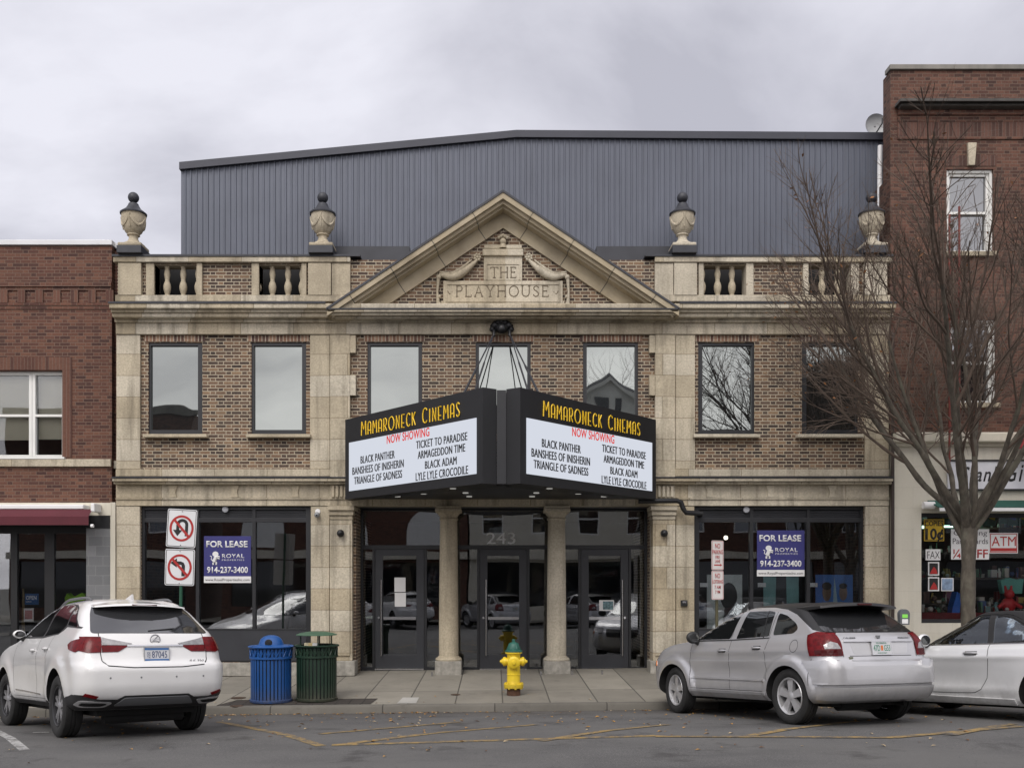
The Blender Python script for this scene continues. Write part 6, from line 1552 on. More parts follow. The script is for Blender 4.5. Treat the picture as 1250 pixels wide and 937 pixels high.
    # gate
    q = MB(); skin(q, bv, rounded([(-.73, 1.155), (.73, 1.155), (.62, 1.42), (.58, 1.455), (-.58, 1.455), (-.62, 1.42)], .05), 'B', .006, .012); q.build('rear_window', mt['car_glass_back'], car, smooth=40, local=True)
    q = MB(); skin(q, bv, rounded([(-.68, 1.14), (.68, 1.14), (.54, 1.44), (-.54, 1.44)], .06), 'F', .004, .012); q.build('windscreen', mt['car_glass'], car, smooth=40, local=True)
    sp = MB(); n = 14; vs = []
    for k in range(n + 1):
        x = -.63 + 1.26 * k / n; u = abs(x) / .63
        vs += [(x, .36 + .10 * u ** 2, 1.462 - .03 * u ** 2), (x, .375 + .10 * u ** 2, 1.497 - .04 * u ** 2), (x, .92, 1.527 - .075 * u ** 2.4), (x, .85, 1.47 - .06 * u ** 2)]
    sp.faces(vs, [(4 * i + a, 4 * i + (a + 1) % 4, 4 * i + 4 + (a + 1) % 4, 4 * i + 4 + a) for i in range(n) for a in range(4)] + [(0, 1, 2, 3), (4 * n + 3, 4 * n + 2, 4 * n + 1, 4 * n)])
    sp.build('roof_spoiler', mt['car_vinyl'], car, smooth=40, local=True)
    MB().box(-.11, .11, .352, .37, 1.468, 1.486).build('stop_lamp', mt['lens_dark'], car, local=True)
    sm = MB(); seam(sm, bv, [(-.60, 1.14), (-.592, .86)], 'B', .009); seam(sm, bv, [(.60, 1.14), (.592, .86)], 'B', .009); seam(sm, bv, [(-.50, .872), (.50, .872)], 'B', .008); sm.build('tailgate_seam', mt['seam'], car, local=True)
    ld = MB(); skin(ld, bv, [(-.56, 1.062), (.56, 1.062), (.56, 1.035), (-.56, 1.035)], 'B', .022, .03); ld.build('grab_ledge', mt['car_silver'], car, smooth=40, local=True)
    pr_ = MB(); skin(pr_, bv, rounded([(-.47, 1.03), (.47, 1.03), (.43, .895), (-.43, .895)], .03), 'B', .002, .004); pr_.build('plate_recess', mat('shaded silver recess', (.52, .52, .53), .42, .45), car, local=True)
    bu = MB(); skin(bu, bv, [(-.885, .80), (-.56, .80), (-.54, .745), (.54, .745), (.56, .80), (.885, .80), (.895, .66), (.895, .52), (-.895, .52), (-.895, .66)], 'B', .034, .07, maxd=3.55); skin(bu, bv, [(-.885, .485), (.885, .485), (.87, .34), (-.87, .34)], 'B', .036, .07, maxd=3.55)
    bu.build('bumper', mt['car_silver'], car, smooth=40, local=True)
    bs_ = MB(); skin(bs_, bv, [(-.86, .515), (.86, .515), (.86, .488), (-.86, .488)], 'B', .008, .02); bs_.build('bumper_groove', mat('bumper groove', (.34, .34, .35), .5), car, local=True)
    y = hit_b(bv, 0, .965); grn = mat('plate green', (.02, .20, .11), .5); org_ = mat('plate orange', (.62, .16, .03), .5)
    plate(car, y - .016, .965, .305, .152, R(-6), [('text', ('FLORIDA', -.085, .05, .17, .017, grn, .01)), ('text', ('47D', -.135, -.035, .105, .07, grn, 0)), ('text', ('G53', .035, -.035, .10, .07, grn, 0)), ('text', ('IN GOD WE TRUST', -.075, -.066, .15, .012, grn, 0)), ('bar', (-.016, .018, -.03, .03, org_))])
    y = hit_b(bv, 0, 1.09); em = MB().faces([(-.026, y - .02, 1.115), (.026, y - .02, 1.115), (.022, y - .02, 1.085), (0, y - .02, 1.065), (-.022, y - .02, 1.085), (-.026, y + .01, 1.115), (.026, y + .01, 1.115), (.022, y + .01, 1.085), (0, y + .01, 1.065), (-.022, y + .01, 1.085)], [(0, 1, 2, 3, 4)] + [(i, (i + 1) % 5, 5 + (i + 1) % 5, 5 + i) for i in range(5)]); em.build('badge', mt['grey_plastic'], car, local=True)
    for tx, x in (('CALIBER', -.55), ('MAINSTREET', .34)):
        y = hit_b(bv, x + .1, 1.08); MB().mesh_in(text_mesh(tx, .20, .020, .004, bold=.01), Matrix.Translation((x, y - .006, 1.078))).build('model_script', mt['grey_plastic'], car, local=True)
    st_ = MB().box(-.52, -.46, hit_b(bv, -.49, .845) - .006, hit_b(bv, -.49, .845) + .01, .828, .862); st_.build('sticker', mat('olive sticker', (.13, .14, .09), .6), car, local=True)
    MB().tube([(-.03, hit_b(bv, 0, 1.18) - .02, 1.165), (.33, hit_b(bv, .33, 1.2) - .018, 1.205)], .008, 6).build('wiper', mt['car_black'], car, local=True)
    ub = MB().box(-.60, .60, .35, 4.1, .22, .275); ub.tube([(-.45, .42, .25), (.2, .42, .25)], .085, 12).tube([(.5, .25, .24), (.5, .7, .24)], .03, 10); ub.build('underbody', mt['arch'], car, local=True)
    for s in (-1, 1):
        wheel(car, (s * .775, .83, .36), .36, .215, s, 'five'); wheel(car, (s * .775, 3.465, .355), .355, .215, s, 'five', R(-7))
    gr = MB(); skin(gr, bv, rounded([(-.44, .88), (.44, .88), (.40, .68), (-.40, .68)], .04), 'F', .006, .02); gr.build('grille', mt['car_black'], car, local=True)
    return car
hatch = make_hatch()
reshape(hatch, [(.22, .235), (.9, .90), (1.085, 1.095), (1.13, 1.145), (1.535, 1.595)])
# ------------------------------------------------------------------ white convertible, hood up
B3 = (.5, .36, .10, .55, .45, .18); G3 = (.35, .2, .1, .3, .2, .22)
con_levels = [(.20, .30, 4.50, .80) + B3, (.28, .12, 4.62, .875) + B3, (.42, .04, 4.68, .90) + B3, (.60, .0, 4.69, .905) + B3, (.74, .01, 4.66, .905) + B3, (.84, .05, 4.50, .898) + B3, (.90, .10, 4.20, .880) + B3, (.945, .22, 3.85, .855) + B3, (.975, .45, 3.45, .825) + B3, (1.0, .72, 3.22, .795) + (.5, .3, .1, .4, .3, .2),
    (1.06, .92, 3.05, .765) + G3, (1.15, 1.08, 2.86, .728) + G3, (1.24, 1.24, 2.66, .69) + G3, (1.32, 1.40, 2.46, .64) + (.22, .18, .08, .2, .2, .18), (1.37, 1.54, 2.30, .575) + (.14, .14, .05, .14, .16, .12), (1.395, 1.70, 2.16, .48) + (.08, .10, .03, .08, .10, .05), (1.405, 1.84, 2.04, .3) + (.06, .06, .01, .06, .06, .02)]
def dv_con(y, z):
    a = 0
    for yc in (.98, 3.82):
        r = math.hypot(y - yc, z - .33); a += .022 * gauss(r - .44, .12)
    a += .016 * gauss(z - .82, .035) * gauss(y - 2.0, 1.8) - .030 * gauss(z - .55, .16) * gauss(y - 2.4, .9)
    a += .012 * gauss(z - .40, .05) * gauss(y - 2.3, 1.1)
    return a
def make_convertible():
    P0 = (6.71, -7.3); th_ = R(25); f = (-math.sin(th_), math.cos(th_)); yq = 1.38
    at = (P0[0] - f[0] * (yq - .98), P0[1] - f[1] * (yq - .98))
    car = place_car('convertible', 'white convertible with black fabric hood up at the right edge', 2.84, .98, 3.82, 1.77, None, 25, at=at)
    ct = MB()
    for yc in (.98, 3.82):
        for s in (-1, 1): ct.lathe([(.385, s * .5), (.385, s * 1.2)], (0, yc, .335), 40, 'X')
    W1 = [(3.08, .985), (2.42, 1.315), (2.20, 1.345), (1.93, 1.35), (1.86, 1.0)]; W2 = [(1.80, 1.005), (1.86, 1.348), (1.60, 1.30), (1.36, 1.17), (1.28, 1.03)]
    ct2 = []
    for Wp in (W1, W2):
        vs = [(-1, y, z) for y, z in Wp] + [(1, y, z) for y, z in Wp]; n = len(Wp)
        ct.faces(vs, [tuple(range(n)), tuple(range(2 * n - 1, n - 1, -1))] + [(i, (i + 1) % n, n + (i + 1) % n, n + i) for i in range(n)])
    sh = car_shell(con_levels, dv_con); b0 = bpy.data.meshes.new('t'); sh.to_mesh(b0); bv0 = bvh_of(b0)
    me = cut_body(sh, mt['car_ice'], ct, mt['arch']); bv = bvh_of(me)
    body = MB().mesh_in(me); two_tone(body.bm, [(.74, 1.0), (1.3, .998), (2.2, .992), (3.14, .985)], 2)
    body.build('body', [m for m in me.materials] + [mt['car_cloth']], car, smooth=32, local=True)
    hd = MB(); skin(hd, bv0, [(-.60, 1.1), (-.60, 2.30), (-.50, 2.42), (.50, 2.42), (.60, 2.30), (.60, 1.1), (.5, .98), (-.5, .98)], 'T', .006, .014, grid=.06)
    for ax in ('L', 'R'): skin(hd, bv0, [(2.42, 1.322), (2.40, 1.37), (1.5, 1.385), (1.12, 1.20), (.80, 1.03), (.86, 1.005), (1.26, 1.01), (1.36, 1.19), (1.60, 1.312), (1.86, 1.362), (2.2, 1.358)], ax, .006, .014)
    hd.build('fabric_hood', mt['car_cloth'], car, smooth=40, local=True)
    for s, ax in ((-1, 'L'), (1, 'R')):
        for Wp in (W1, W2):
            g = MB(); skin(g, bv0, Wp, ax, .0, .005); g.build('side_window', glass_clear('side glass', .07, (.9, .95, 1), (.86, .89, .88)), car, smooth=40, local=True)
        k = MB(); skin(k, bv0, [(3.14, .972), (1.26, .988), (1.26, 1.002), (3.10, .986)], ax, .004, .01); k.build('belt_trim', mt['chrome'], car, local=True)
        k = MB(); skin(k, bv0, [(1.87, .995), (1.94, 1.352), (1.85, 1.352), (1.79, .995)], ax, .003, .01); k.build('window_divider', mt['car_black'], car, local=True)
        k = MB(); skin(k, bv0, [(3.16, .985), (2.40, 1.345), (2.40, 1.37), (2.52, 1.345), (3.26, .99)], ax, .004, .012); k.build('screen_pillar', mt['car_ice'], car, smooth=40, local=True)
        k = MB(); skin(k, bv0, [(3.10, .985), (2.42, 1.318), (2.42, 1.345), (3.16, .985)], ax, .006, .012); k.build('pillar_seal', mt['car_black'], car, smooth=40, local=True)
        sm = MB()
        for ln in ([(1.82, .985), (1.79, .8), (1.83, .55), (1.92, .40), (2.02, .355), (2.3, .345), (3.2, .345)], [(3.22, .96), (3.26, .7), (3.2, .345)]): seam(sm, bv, ln, ax, .008)
        sm.build('door_seam', mt['seam'], car, local=True)
        handle(car, bv, s, 2.06, .875, mt['alloy'], .22)
        mirror_pod(car, bv, s, 2.80, .975, mt['car_ice'], 1.1)
        sk = MB(); skin(sk, bv, [(3.40, .31), (1.42, .29), (1.42, .225), (3.42, .225)], ax, .022, .04); sk.build('sill_moulding', mt['car_ice'], car, smooth=40, local=True)
    q = MB(); skin(q, bv, rounded([(-.70, .99), (.70, .99), (.55, 1.33), (-.55, 1.33)], .06), 'F', .004, .012, maxd=6.2); q.build('windscreen', mt['car_glass'], car, smooth=40, local=True)
    for x in (-.36, .36):
        for y in (2.05, 1.42):
            st = MB(); st.ball((x, y, 1.10), .13, 14, (1, .45, 1.0)).ball((x, y - .02, .98), .25, 14, (1, .5, .5)); st.build('headrest', mt['car_cloth'], car, smooth=60, local=True)
    MB().tube([(-.36 + .17 * math.cos(a * math.pi / 10), 2.66 + .05 * math.sin(a * math.pi / 10), 1.03 + .13 * math.sin(a * math.pi / 10)) for a in range(21)], .014, 8).build('steering_wheel', mt['car_black'], car, local=True)
    ub = MB().box(-.6, .6, .4, 4.4, .16, .21); ub.build('underbody', mt['arch'], car, local=True)
    for s in (-1, 1):
        wheel(car, (s * .79, .98, .325), .325, .235, s, 'twin'); wheel(car, (s * .79, 3.82, .325), .325, .225, s, 'twin', R(3))
        tl = MB(); skin(tl, bv, [(s * .45, .84), (s * .80, .86), (s * .82, .74), (s * .45, .74)], 'B', .006, .02); tl.build('tail_lamp', mt['lens_red'], car, local=True)
        tl = MB(); skin(tl, bv, [(s * .50, .74), (s * .78, .78), (s * .82, .66), (s * .55, .62)], 'F', .006, .02); tl.build('headlamp', mt['lens_clear'], car, local=True)
    return car
conv = make_convertible()
reshape(conv, [(.2, .2), (.97, .98), (1.405, 1.445)])
# ================================================================== STREET FURNITURE
def ground_at(x, Y): return zs(PX(x, Y), Y)
# ---- litter bins: ribbed steel baskets
def bin_(name, label, px, Y, body_mat, lid):
    X = PX(px, Y); z = zs(X, Y) + .006; k = 1 / s_at(Y)
    o = thing(name, label, 'litter bin', (X, Y, z))
    rb_, rt_, hh = .335, .345, .93
    MB().lathe([(rb_ + .012, z + .0), (rb_ + .02, z + .02), (rb_ + .02, z + .045), (rb_ - .01, z + .05), (rb_ - .03, z + .05), (rb_ - .03, z)], (X, Y, 0), 40).build('base_ring', body_mat, o, smooth=35)
    sl = MB(); n = 34
    for i in range(n):
        a = 2 * math.pi * i / n; c, s_ = math.cos(a), math.sin(a); w = .021
        vs = []
        for (zz, r) in ((z + .04, rb_), (z + hh - .17, rt_ - .008), (z + hh - .02, rt_)):
            for r2 in (r - .008, r):
                for q in (-w, w): vs.append((X + c * r2 - s_ * q, Y + s_ * r2 + c * q, zz))
        sl.faces(vs, [(0, 1, 3, 2)] + [f for b in (0, 4) for f in ((b, b + 1, b + 5, b + 4), (b + 2, b + 6, b + 7, b + 3), (b, b + 4, b + 6, b + 2), (b + 1, b + 3, b + 7, b + 5))] + [(8, 10, 11, 9)])
    sl.build('basket', body_mat, o)
    MB().lathe([(rb_ - .02, z + .03), (rt_ - .02, z + hh - .04)], (X, Y, 0), 32, close=False).build('liner', mat('bin liner', (.010, .012, .014), .7), o)
    rg = MB()
    rg.lathe([(rt_ - .015, z + hh - .03), (rt_ + .03, z + hh - .02), (rt_ + .04, z + hh), (rt_ + .02, z + hh + .012), (rt_ - .03, z + hh + .004)], (X, Y, 0), 40, close=False)
    rg.lathe([(rt_ + .003, z + hh - .205), (rt_ + .014, z + hh - .2), (rt_ + .014, z + hh - .17), (rt_ + .003, z + hh - .165)], (X, Y, 0), 40, close=False)
    for i in range(17):                                        # zigzag band under the rim
        a0, a1, a2 = [2 * math.pi * (i + q) / 17 for q in (0, .5, 1)]
        P_ = lambda a, h: (X + math.cos(a) * (rt_ + .006), Y + math.sin(a) * (rt_ + .006), z + h)
        rg.tube([P_(a0, hh - .17), P_(a1, hh - .04), P_(a2, hh - .17)], .009, 5)
    rg.build('rim', body_mat, o, smooth=35)
    if lid == 'dome':
        d = MB().lathe([(rt_ - .005, z + hh - .01), (.24, z + hh + .02), (.21, z + hh + .03), (.20, z + hh + .06), (.175, z + hh + .12), (.12, z + hh + .165), (.05, z + hh + .185), (.004, z + hh + .188)], (X, Y, 0), 32, close=False)
        dm = d.build('dome_lid', body_mat, o, smooth=50)
        MB().lathe([(.03, -.215), (.058, -.205), (.062, -.195), (.058, -.10)], (X, Y, z + hh + .065), 20, 'Y').build('opening', mat('dark opening', (.008, .008, .01), .8), dm)
    else:
        rc = MB()
        rc.lathe([(.005, z + hh + .235), (.16, z + hh + .228), (.28, z + hh + .205), (.345, z + hh + .18), (.345, z + hh + .172), (.26, z + hh + .19), (.005, z + hh + .215)], (X, Y, 0), 36, close=False)
        rc.build('rain_cover', mat('pale green cover', (.05, .11, .065), .5, var=.2), o, smooth=50)
        for a in (200, 285, 345, 90):
            MB().tube([(X + .27 * math.cos(R(a)), Y + .27 * math.sin(R(a)), z + hh - .08), (X + .27 * math.cos(R(a)), Y + .27 * math.sin(R(a)), z + hh + .20)], .012, 8).build('cover_post', body_mat, o)
        for a, c in ((230, (.55, .5, .35)), (255, (.5, .4, .2)), (275, (.6, .6, .58))):
            tag(MB().box(X + .2 * math.cos(R(a)) - .05, X + .2 * math.cos(R(a)) + .05, Y + .2 * math.sin(R(a)) - .03, Y + .2 * math.sin(R(a)) + .03, z + hh - .03, z + hh + .05, .012).build('litter', mat('paper litter', c, .8), None), 'crumpled pale litter %s in the green bin' % {230: 'at the left', 255: 'in the middle', 275: 'at the right'}[a], 'litter', 'litter in the green bin')
    return o
bin_('litter_bin', 'blue ribbed steel recycling bin with a domed lid', 331, -3.33, mat('royal blue enamel', (.012, .078, .27), .42, var=.18, streak=.2, chip=((.10, .06, .04), .645), foot=.7), 'dome')
bin_('litter_bin', 'dark green ribbed steel litter bin with a rain cover', 386.5, -3.22, mat('dark green enamel', (.012, .034, .020), .45, var=.25, streak=.2, chip=((.07, .05, .03), .645), foot=.7), 'cover')
# ---- hydrant
hy = -2.87; HXx = PX(627, hy); hz = zs(HXx, hy)
h = thing('fire_hydrant', 'yellow fire hydrant with a green bonnet on the pavement by the middle door', 'fire hydrant', (HXx, hy, hz))
U = 1 / s_at(hy) * 1.0                                         # one photograph pixel at the hydrant
def hv(y): return hz + (847.5 - y) * U
MB().lathe([(8.2 * U, hz - .02), (8.2 * U, hv(839)), (7 * U, hv(839))], (HXx, hy, 0), 24).build('standpipe', mat('rusty brown iron', (.085, .04, .022), .8, var=.4, vs=14), h, smooth=35)
b = MB().lathe([(7.5 * U, hv(839)), (11.5 * U, hv(838.5)), (12 * U, hv(836.5)), (12 * U, hv(833.5)), (8.6 * U, hv(832.8)), (8.1 * U, hv(831)), (8.0 * U, hv(823)), (8.4 * U, hv(822.6)), (8.4 * U, hv(821.8)), (8.0 * U, hv(821.4)), (8.0 * U, hv(800)), (8.4 * U, hv(797)), (10.4 * U, hv(796.4)), (10.4 * U, hv(794.8))], (HXx, hy, 0), 32)
for k in range(8):
    a = k * math.pi / 4 + .2; b.lathe([(1.5 * U, hv(839.8)), (1.5 * U, hv(832))], (HXx + 10.2 * U * math.cos(a), hy + 10.2 * U * math.sin(a), 0), 6)
hb2 = b.build('barrel', mt['yellow'], h, smooth=35)
for s in (-1, 1):
    MB().lathe([(4.6 * U, s * 6 * U), (4.8 * U, s * 9.5 * U), (5.6 * U, s * 9.6 * U), (5.6 * U, s * 12.6 * U), (3.6 * U, s * 13.4 * U), (3.2 * U, s * 14.6 * U), (1.9 * U, s * 14.7 * U), (1.7 * U, s * 16.6 * U), (.3 * U, s * 16.8 * U)], (HXx, hy, hv(806.5)), 20, 'X').build('side_outlet', mt['yellow'], h, smooth=35)
MB().lathe([(6.2 * U, -7.0 * U), (6.4 * U, -9.6 * U), (7.4 * U, -9.8 * U), (7.4 * U, -12 * U), (5.8 * U, -13 * U), (5.0 * U, -13.2 * U), (2.4 * U, -13.4 * U), (2.2 * U, -15.4 * U), (.3 * U, -15.6 * U)], (HXx, hy, hv(807)), 24, 'Y').build('front_outlet', mt['yellow'], h, smooth=35)
c = MB().lathe([(10.8 * U, hv(794.6)), (10.6 * U, hv(793)), (7.6 * U, hv(791.8)), (7.2 * U, hv(789)), (6.2 * U, hv(785.6)), (4.0 * U, hv(783.4)), (2.0 * U, hv(782.8)), (1.9 * U, hv(779.4)), (.2 * U, hv(779.2))], (HXx, hy, 0), 28)
for k in range(6):
    a = k * math.pi / 3; c.tube([(HXx + 7.6 * U * math.cos(a), hy + 7.6 * U * math.sin(a), hv(791.5)), (HXx + 4.6 * U * math.cos(a), hy + 4.6 * U * math.sin(a), hv(784.2))], 1.0 * U, 6)
c.build('bonnet', mat('green hydrant bonnet', (.018, .10, .075), .5, var=.25, chip=((.35, .27, .05), .68)), h, smooth=35)
# ---- small utility covers
for px, py, r, l in ((556, 847.5, .085, 'small round iron valve cover left of the hydrant'), (291, 851.5, .13, 'rusty iron cover in the pavement behind the white SUV'), (289, 861.5, .11, 'lower rusty iron cover by the kerb behind the white SUV')):
    Y = -3.0
    for _ in range(30): Y = (CZ - zs(PX(px, Y), Y)) * CF / (py - CH) - CD
    X = PX(px, Y); z = zs(X, Y)
    tag(MB().lathe([(r, z + .001), (r, z + .008), (r - .012, z + .011), (.004, z + .011)], (X, Y, 0), 20).build('utility_cover', mat('rusty cover iron', (.06, .035, .022), .8, var=.4, vs=20), None), l, 'cover', 'iron covers in the pavement')
for px in (527.5, 660.5, 698.5, 735):
    X = PX(px, -.25); z = zs(X, -.25)
    tag(MB().lathe([(.022, z), (.022, z + .075), (.016, z + .08), (.002, z + .08)], (X, -.25, 0), 12).build('door_stop', mt['chrome'], None, smooth=40), 'short steel stud in the pavement %s' % {527.5: 'left of the left entrance column', 660.5: 'left of the right entrance column', 698.5: 'right of the right entrance column', 735: 'in front of the right entrance door'}[px], 'stud', 'steel studs by the entrance columns')
# ---- road signs: no U turn over no left turn
Ys = -3.72; SX = PX(221, Ys); u = 1 / s_at(Ys)
rs = thing('road_sign', 'no U turn and no left turn signs on one leaning green post', 'road sign', (SX, Ys, zs(SX, Ys)))
zz = lambda y: PZ(y, Ys)
MB().tube([(SX - .03, Ys + .03, zs(SX, Ys)), (SX - .01, Ys + .03, zz(714)), (SX + .03, Ys + .03, zz(622))], .027, 8).build('post', mat('green post paint', (.012, .075, .04), .5, var=.2), rs)
def sign_plate(cx, cy, w, hgt, rot, kind):
    M = Matrix.Translation((PX(cx, Ys), Ys, zz(cy))) @ Matrix.Rotation(R(rot), 4, 'Y')
    W, Hh = w * u, hgt * u
    r = rounded([(-W / 2, -Hh / 2), (W / 2, -Hh / 2), (W / 2, Hh / 2), (-W / 2, Hh / 2)], .035)
    p = MB().prism(r, -.004, .0).xf(M).build('sign_plate', mat('reflective white', (.66, .67, .68), .4, var=.04), rs)
    ink = MB(); outer = rounded([(-W / 2 + .012, -Hh / 2 + .012), (W / 2 - .012, -Hh / 2 + .012), (W / 2 - .012, Hh / 2 - .012), (-W / 2 + .012, Hh / 2 - .012)], .028); m = len(outer)
    inner = rounded([(-W / 2 + .021, -Hh / 2 + .021), (W / 2 - .021, -Hh / 2 + .021), (W / 2 - .021, Hh / 2 - .021), (-W / 2 + .021, Hh / 2 - .021)], .024)
    ink.faces([(x, -.0065, z) for x, z in outer] + [(x, -.0065, z) for x, z in inner], [(i, (i + 1) % m, m + (i + 1) % m, m + i) for i in range(m)])
    def ribbon(pts, wd_, y=-.0065):
        P_ = [Vector(q) for q in pts]; vs = []
        for i, q in enumerate(P_):
            t = (P_[min(i + 1, len(P_) - 1)] - P_[max(i - 1, 0)]).normalized(); nn = Vector((-t.y, t.x)) * wd_ / 2; vs += [(q.x - nn.x, y, q.y - nn.y), (q.x + nn.x, y, q.y + nn.y)]
        return vs, [(2 * i, 2 * i + 1, 2 * i + 3, 2 * i + 2) for i in range(len(P_) - 1)]
    S = W
    if kind == 'u':
        pts = [(.17 * S, -.26 * S), (.17 * S, .12 * S)] + [(.02 * S + .15 * S * math.cos(a), .12 * S + .15 * S * math.sin(a)) for a in [k * math.pi / 10 for k in range(1, 10)]] + [(-.13 * S, .12 * S), (-.13 * S, -.08 * S)]
        ink.faces(*ribbon(pts, .105 * S)); ink.faces([(-.29 * S, -.0065, -.06 * S), (.03 * S, -.0065, -.06 * S), (-.13 * S, -.0065, -.27 * S)], [(0, 1, 2)])
    else:
        pts = [(.12 * S, -.30 * S), (.12 * S, .06 * S), (.09 * S, .12 * S), (.02 * S, .145 * S), (-.12 * S, .145 * S)]
        ink.faces(*ribbon(pts, .115 * S)); ink.faces([(-.10 * S, -.0065, .30 * S), (-.10 * S, -.0065, -.01 * S), (-.32 * S, -.0065, .145 * S)], [(0, 1, 2)])
    ink.xf(M).build('symbol', mt['ink'], p)
    red = MB(); n = 40; rx, rz = .41 * S, min(.41 * S, Hh * .41) * (1.08 if Hh > W else 1)
    red.faces([(rx * math.cos(2 * math.pi * k / n), -.0085, rz * math.sin(2 * math.pi * k / n)) for k in range(n)] + [((rx - .075 * S) * math.cos(2 * math.pi * k / n), -.0085, (rz - .075 * S) * math.sin(2 * math.pi * k / n)) for k in range(n)], [(k, (k + 1) % n, n + (k + 1) % n, n + k) for k in range(n)])
    q = .70; red.faces(*ribbon([(-rx * q, rz * q), (rx * q, -rz * q)], 0.085 * S, -.0084))
    red.xf(M).build('prohibition_ring', mt['red'], p)
    for v in (.44, -.44): MB().lathe([(.008, -.012), (.008, -.004)], (0, 0, v * Hh), 8, 'Y').xf(M).build('bolt', mt['chrome'], p)
sign_plate(221.8, 644.5, 36, 46.5, 3.5, 'u'); sign_plate(219.5, 692, 36, 44.5, 1.5, 'l')
# ---- no parking signs on a post by the hatchback
Yp = -3.6; NX = PX(875.5, Yp); u = 1 / s_at(Yp)
ns_ = thing('parking_sign', 'narrow white no parking and no loitering signs with red letters on a post', 'road sign', (NX, Yp, zs(NX, Yp)))
MB().tube([(NX, Yp + .03, zs(NX, Yp)), (NX, Yp + .03, PZ(659, Yp))], .026, 8).build('post', mat('olive steel post', (.06, .055, .025), .6, var=.3), ns_)
RZ = Matrix.Rotation(R(24), 4, 'Z')
def small_plate(y0, y1, lines, arrow):
    W, Hh = 17.8 * u, (y1 - y0) * u; M = Matrix.Translation((NX, Yp - .02, PZ((y0 + y1) / 2, Yp))) @ RZ
    p = MB().prism(rounded([(-W / 2, -Hh / 2), (W / 2, -Hh / 2), (W / 2, Hh / 2), (-W / 2, Hh / 2)], .025), -.004, 0).xf(M).build('sign_plate', mat('white sign enamel', (.62, .60, .58), .45, var=.05), ns_)
    for s, v, hh, wf in lines:
        MB().mesh_in(text_mesh(s, W * wf, hh * u, .0015, bold=.012), Matrix.Translation((-W * wf / 2, -.0045, Hh / 2 - v * u))).xf(M).build('lettering', mt['red'], p)
    e = MB(); a, b, t_ = W / 2 - .008, Hh / 2 - .008, .006
    for r in ((-a, a, b - t_, b), (-a, a, -b, -b + t_), (-a, -a + t_, -b + t_, b - t_), (a - t_, a, -b + t_, b - t_)): e.box(r[0], r[1], -.006, -.0042, r[2], r[3])
    if arrow: e.box(-.07, .05, -.006, -.0042, -Hh / 2 + .075, -Hh / 2 + .095).prism([(.05, -Hh / 2 + .062), (.05, -Hh / 2 + .108), (.09, -Hh / 2 + .085)], -.006, -.0042)
    e.xf(M).build('border', mt['red'], p)
small_plate(659.5, 695.5, [('NO', 9.5, 6.0, .42), ('PARKING', 16.5, 5.2, .84), ('FIRE', 22, 3.8, .36), ('LANE', 27, 3.8, .42)], True)
small_plate(696.3, 731.5, [('NO', 9, 6.0, .42), ('LOITERING', 15.5, 4.5, .84), ('7 AM', 22, 4.2, .5), ('7 PM', 28, 4.2, .4)], False)
# ---- parking meters
def meter(px, Y, label, ytop=743):
    X = PX(px, Y); z0 = zs(X, Y); zt = PZ(ytop, Y)
    o = thing('parking_meter', label, 'parking meter', (X, Y, z0))
    MB().tube([(X, Y, z0), (X, Y, zt - .28)], .03, 10).build('post', mt['grey_plastic'], o, smooth=50)
    hd = MB().prism([(X + .085 * math.cos(k * math.pi / 10), zt - .085 + .085 * math.sin(k * math.pi / 10)) for k in range(11)] + [(X - .075, zt - .26), (X + .075, zt - .26)], Y - .055, Y + .055); hd.build('head', mat('meter grey', (.10, .11, .12), .4), o)
    MB().box(X - .045, X + .045, Y - .060, Y - .0555, zt - .145, zt - .085).build('display', emit('green display', (.25, .65, .12), .7), o)
    MB().box(X - .05, X + .05, Y - .062, Y - .0555, zt - .24, zt - .165, .006).build('keypad', mt['paper'], o)
meter(1103, -3.45, 'grey parking meter with a green display between hatchback and convertible')
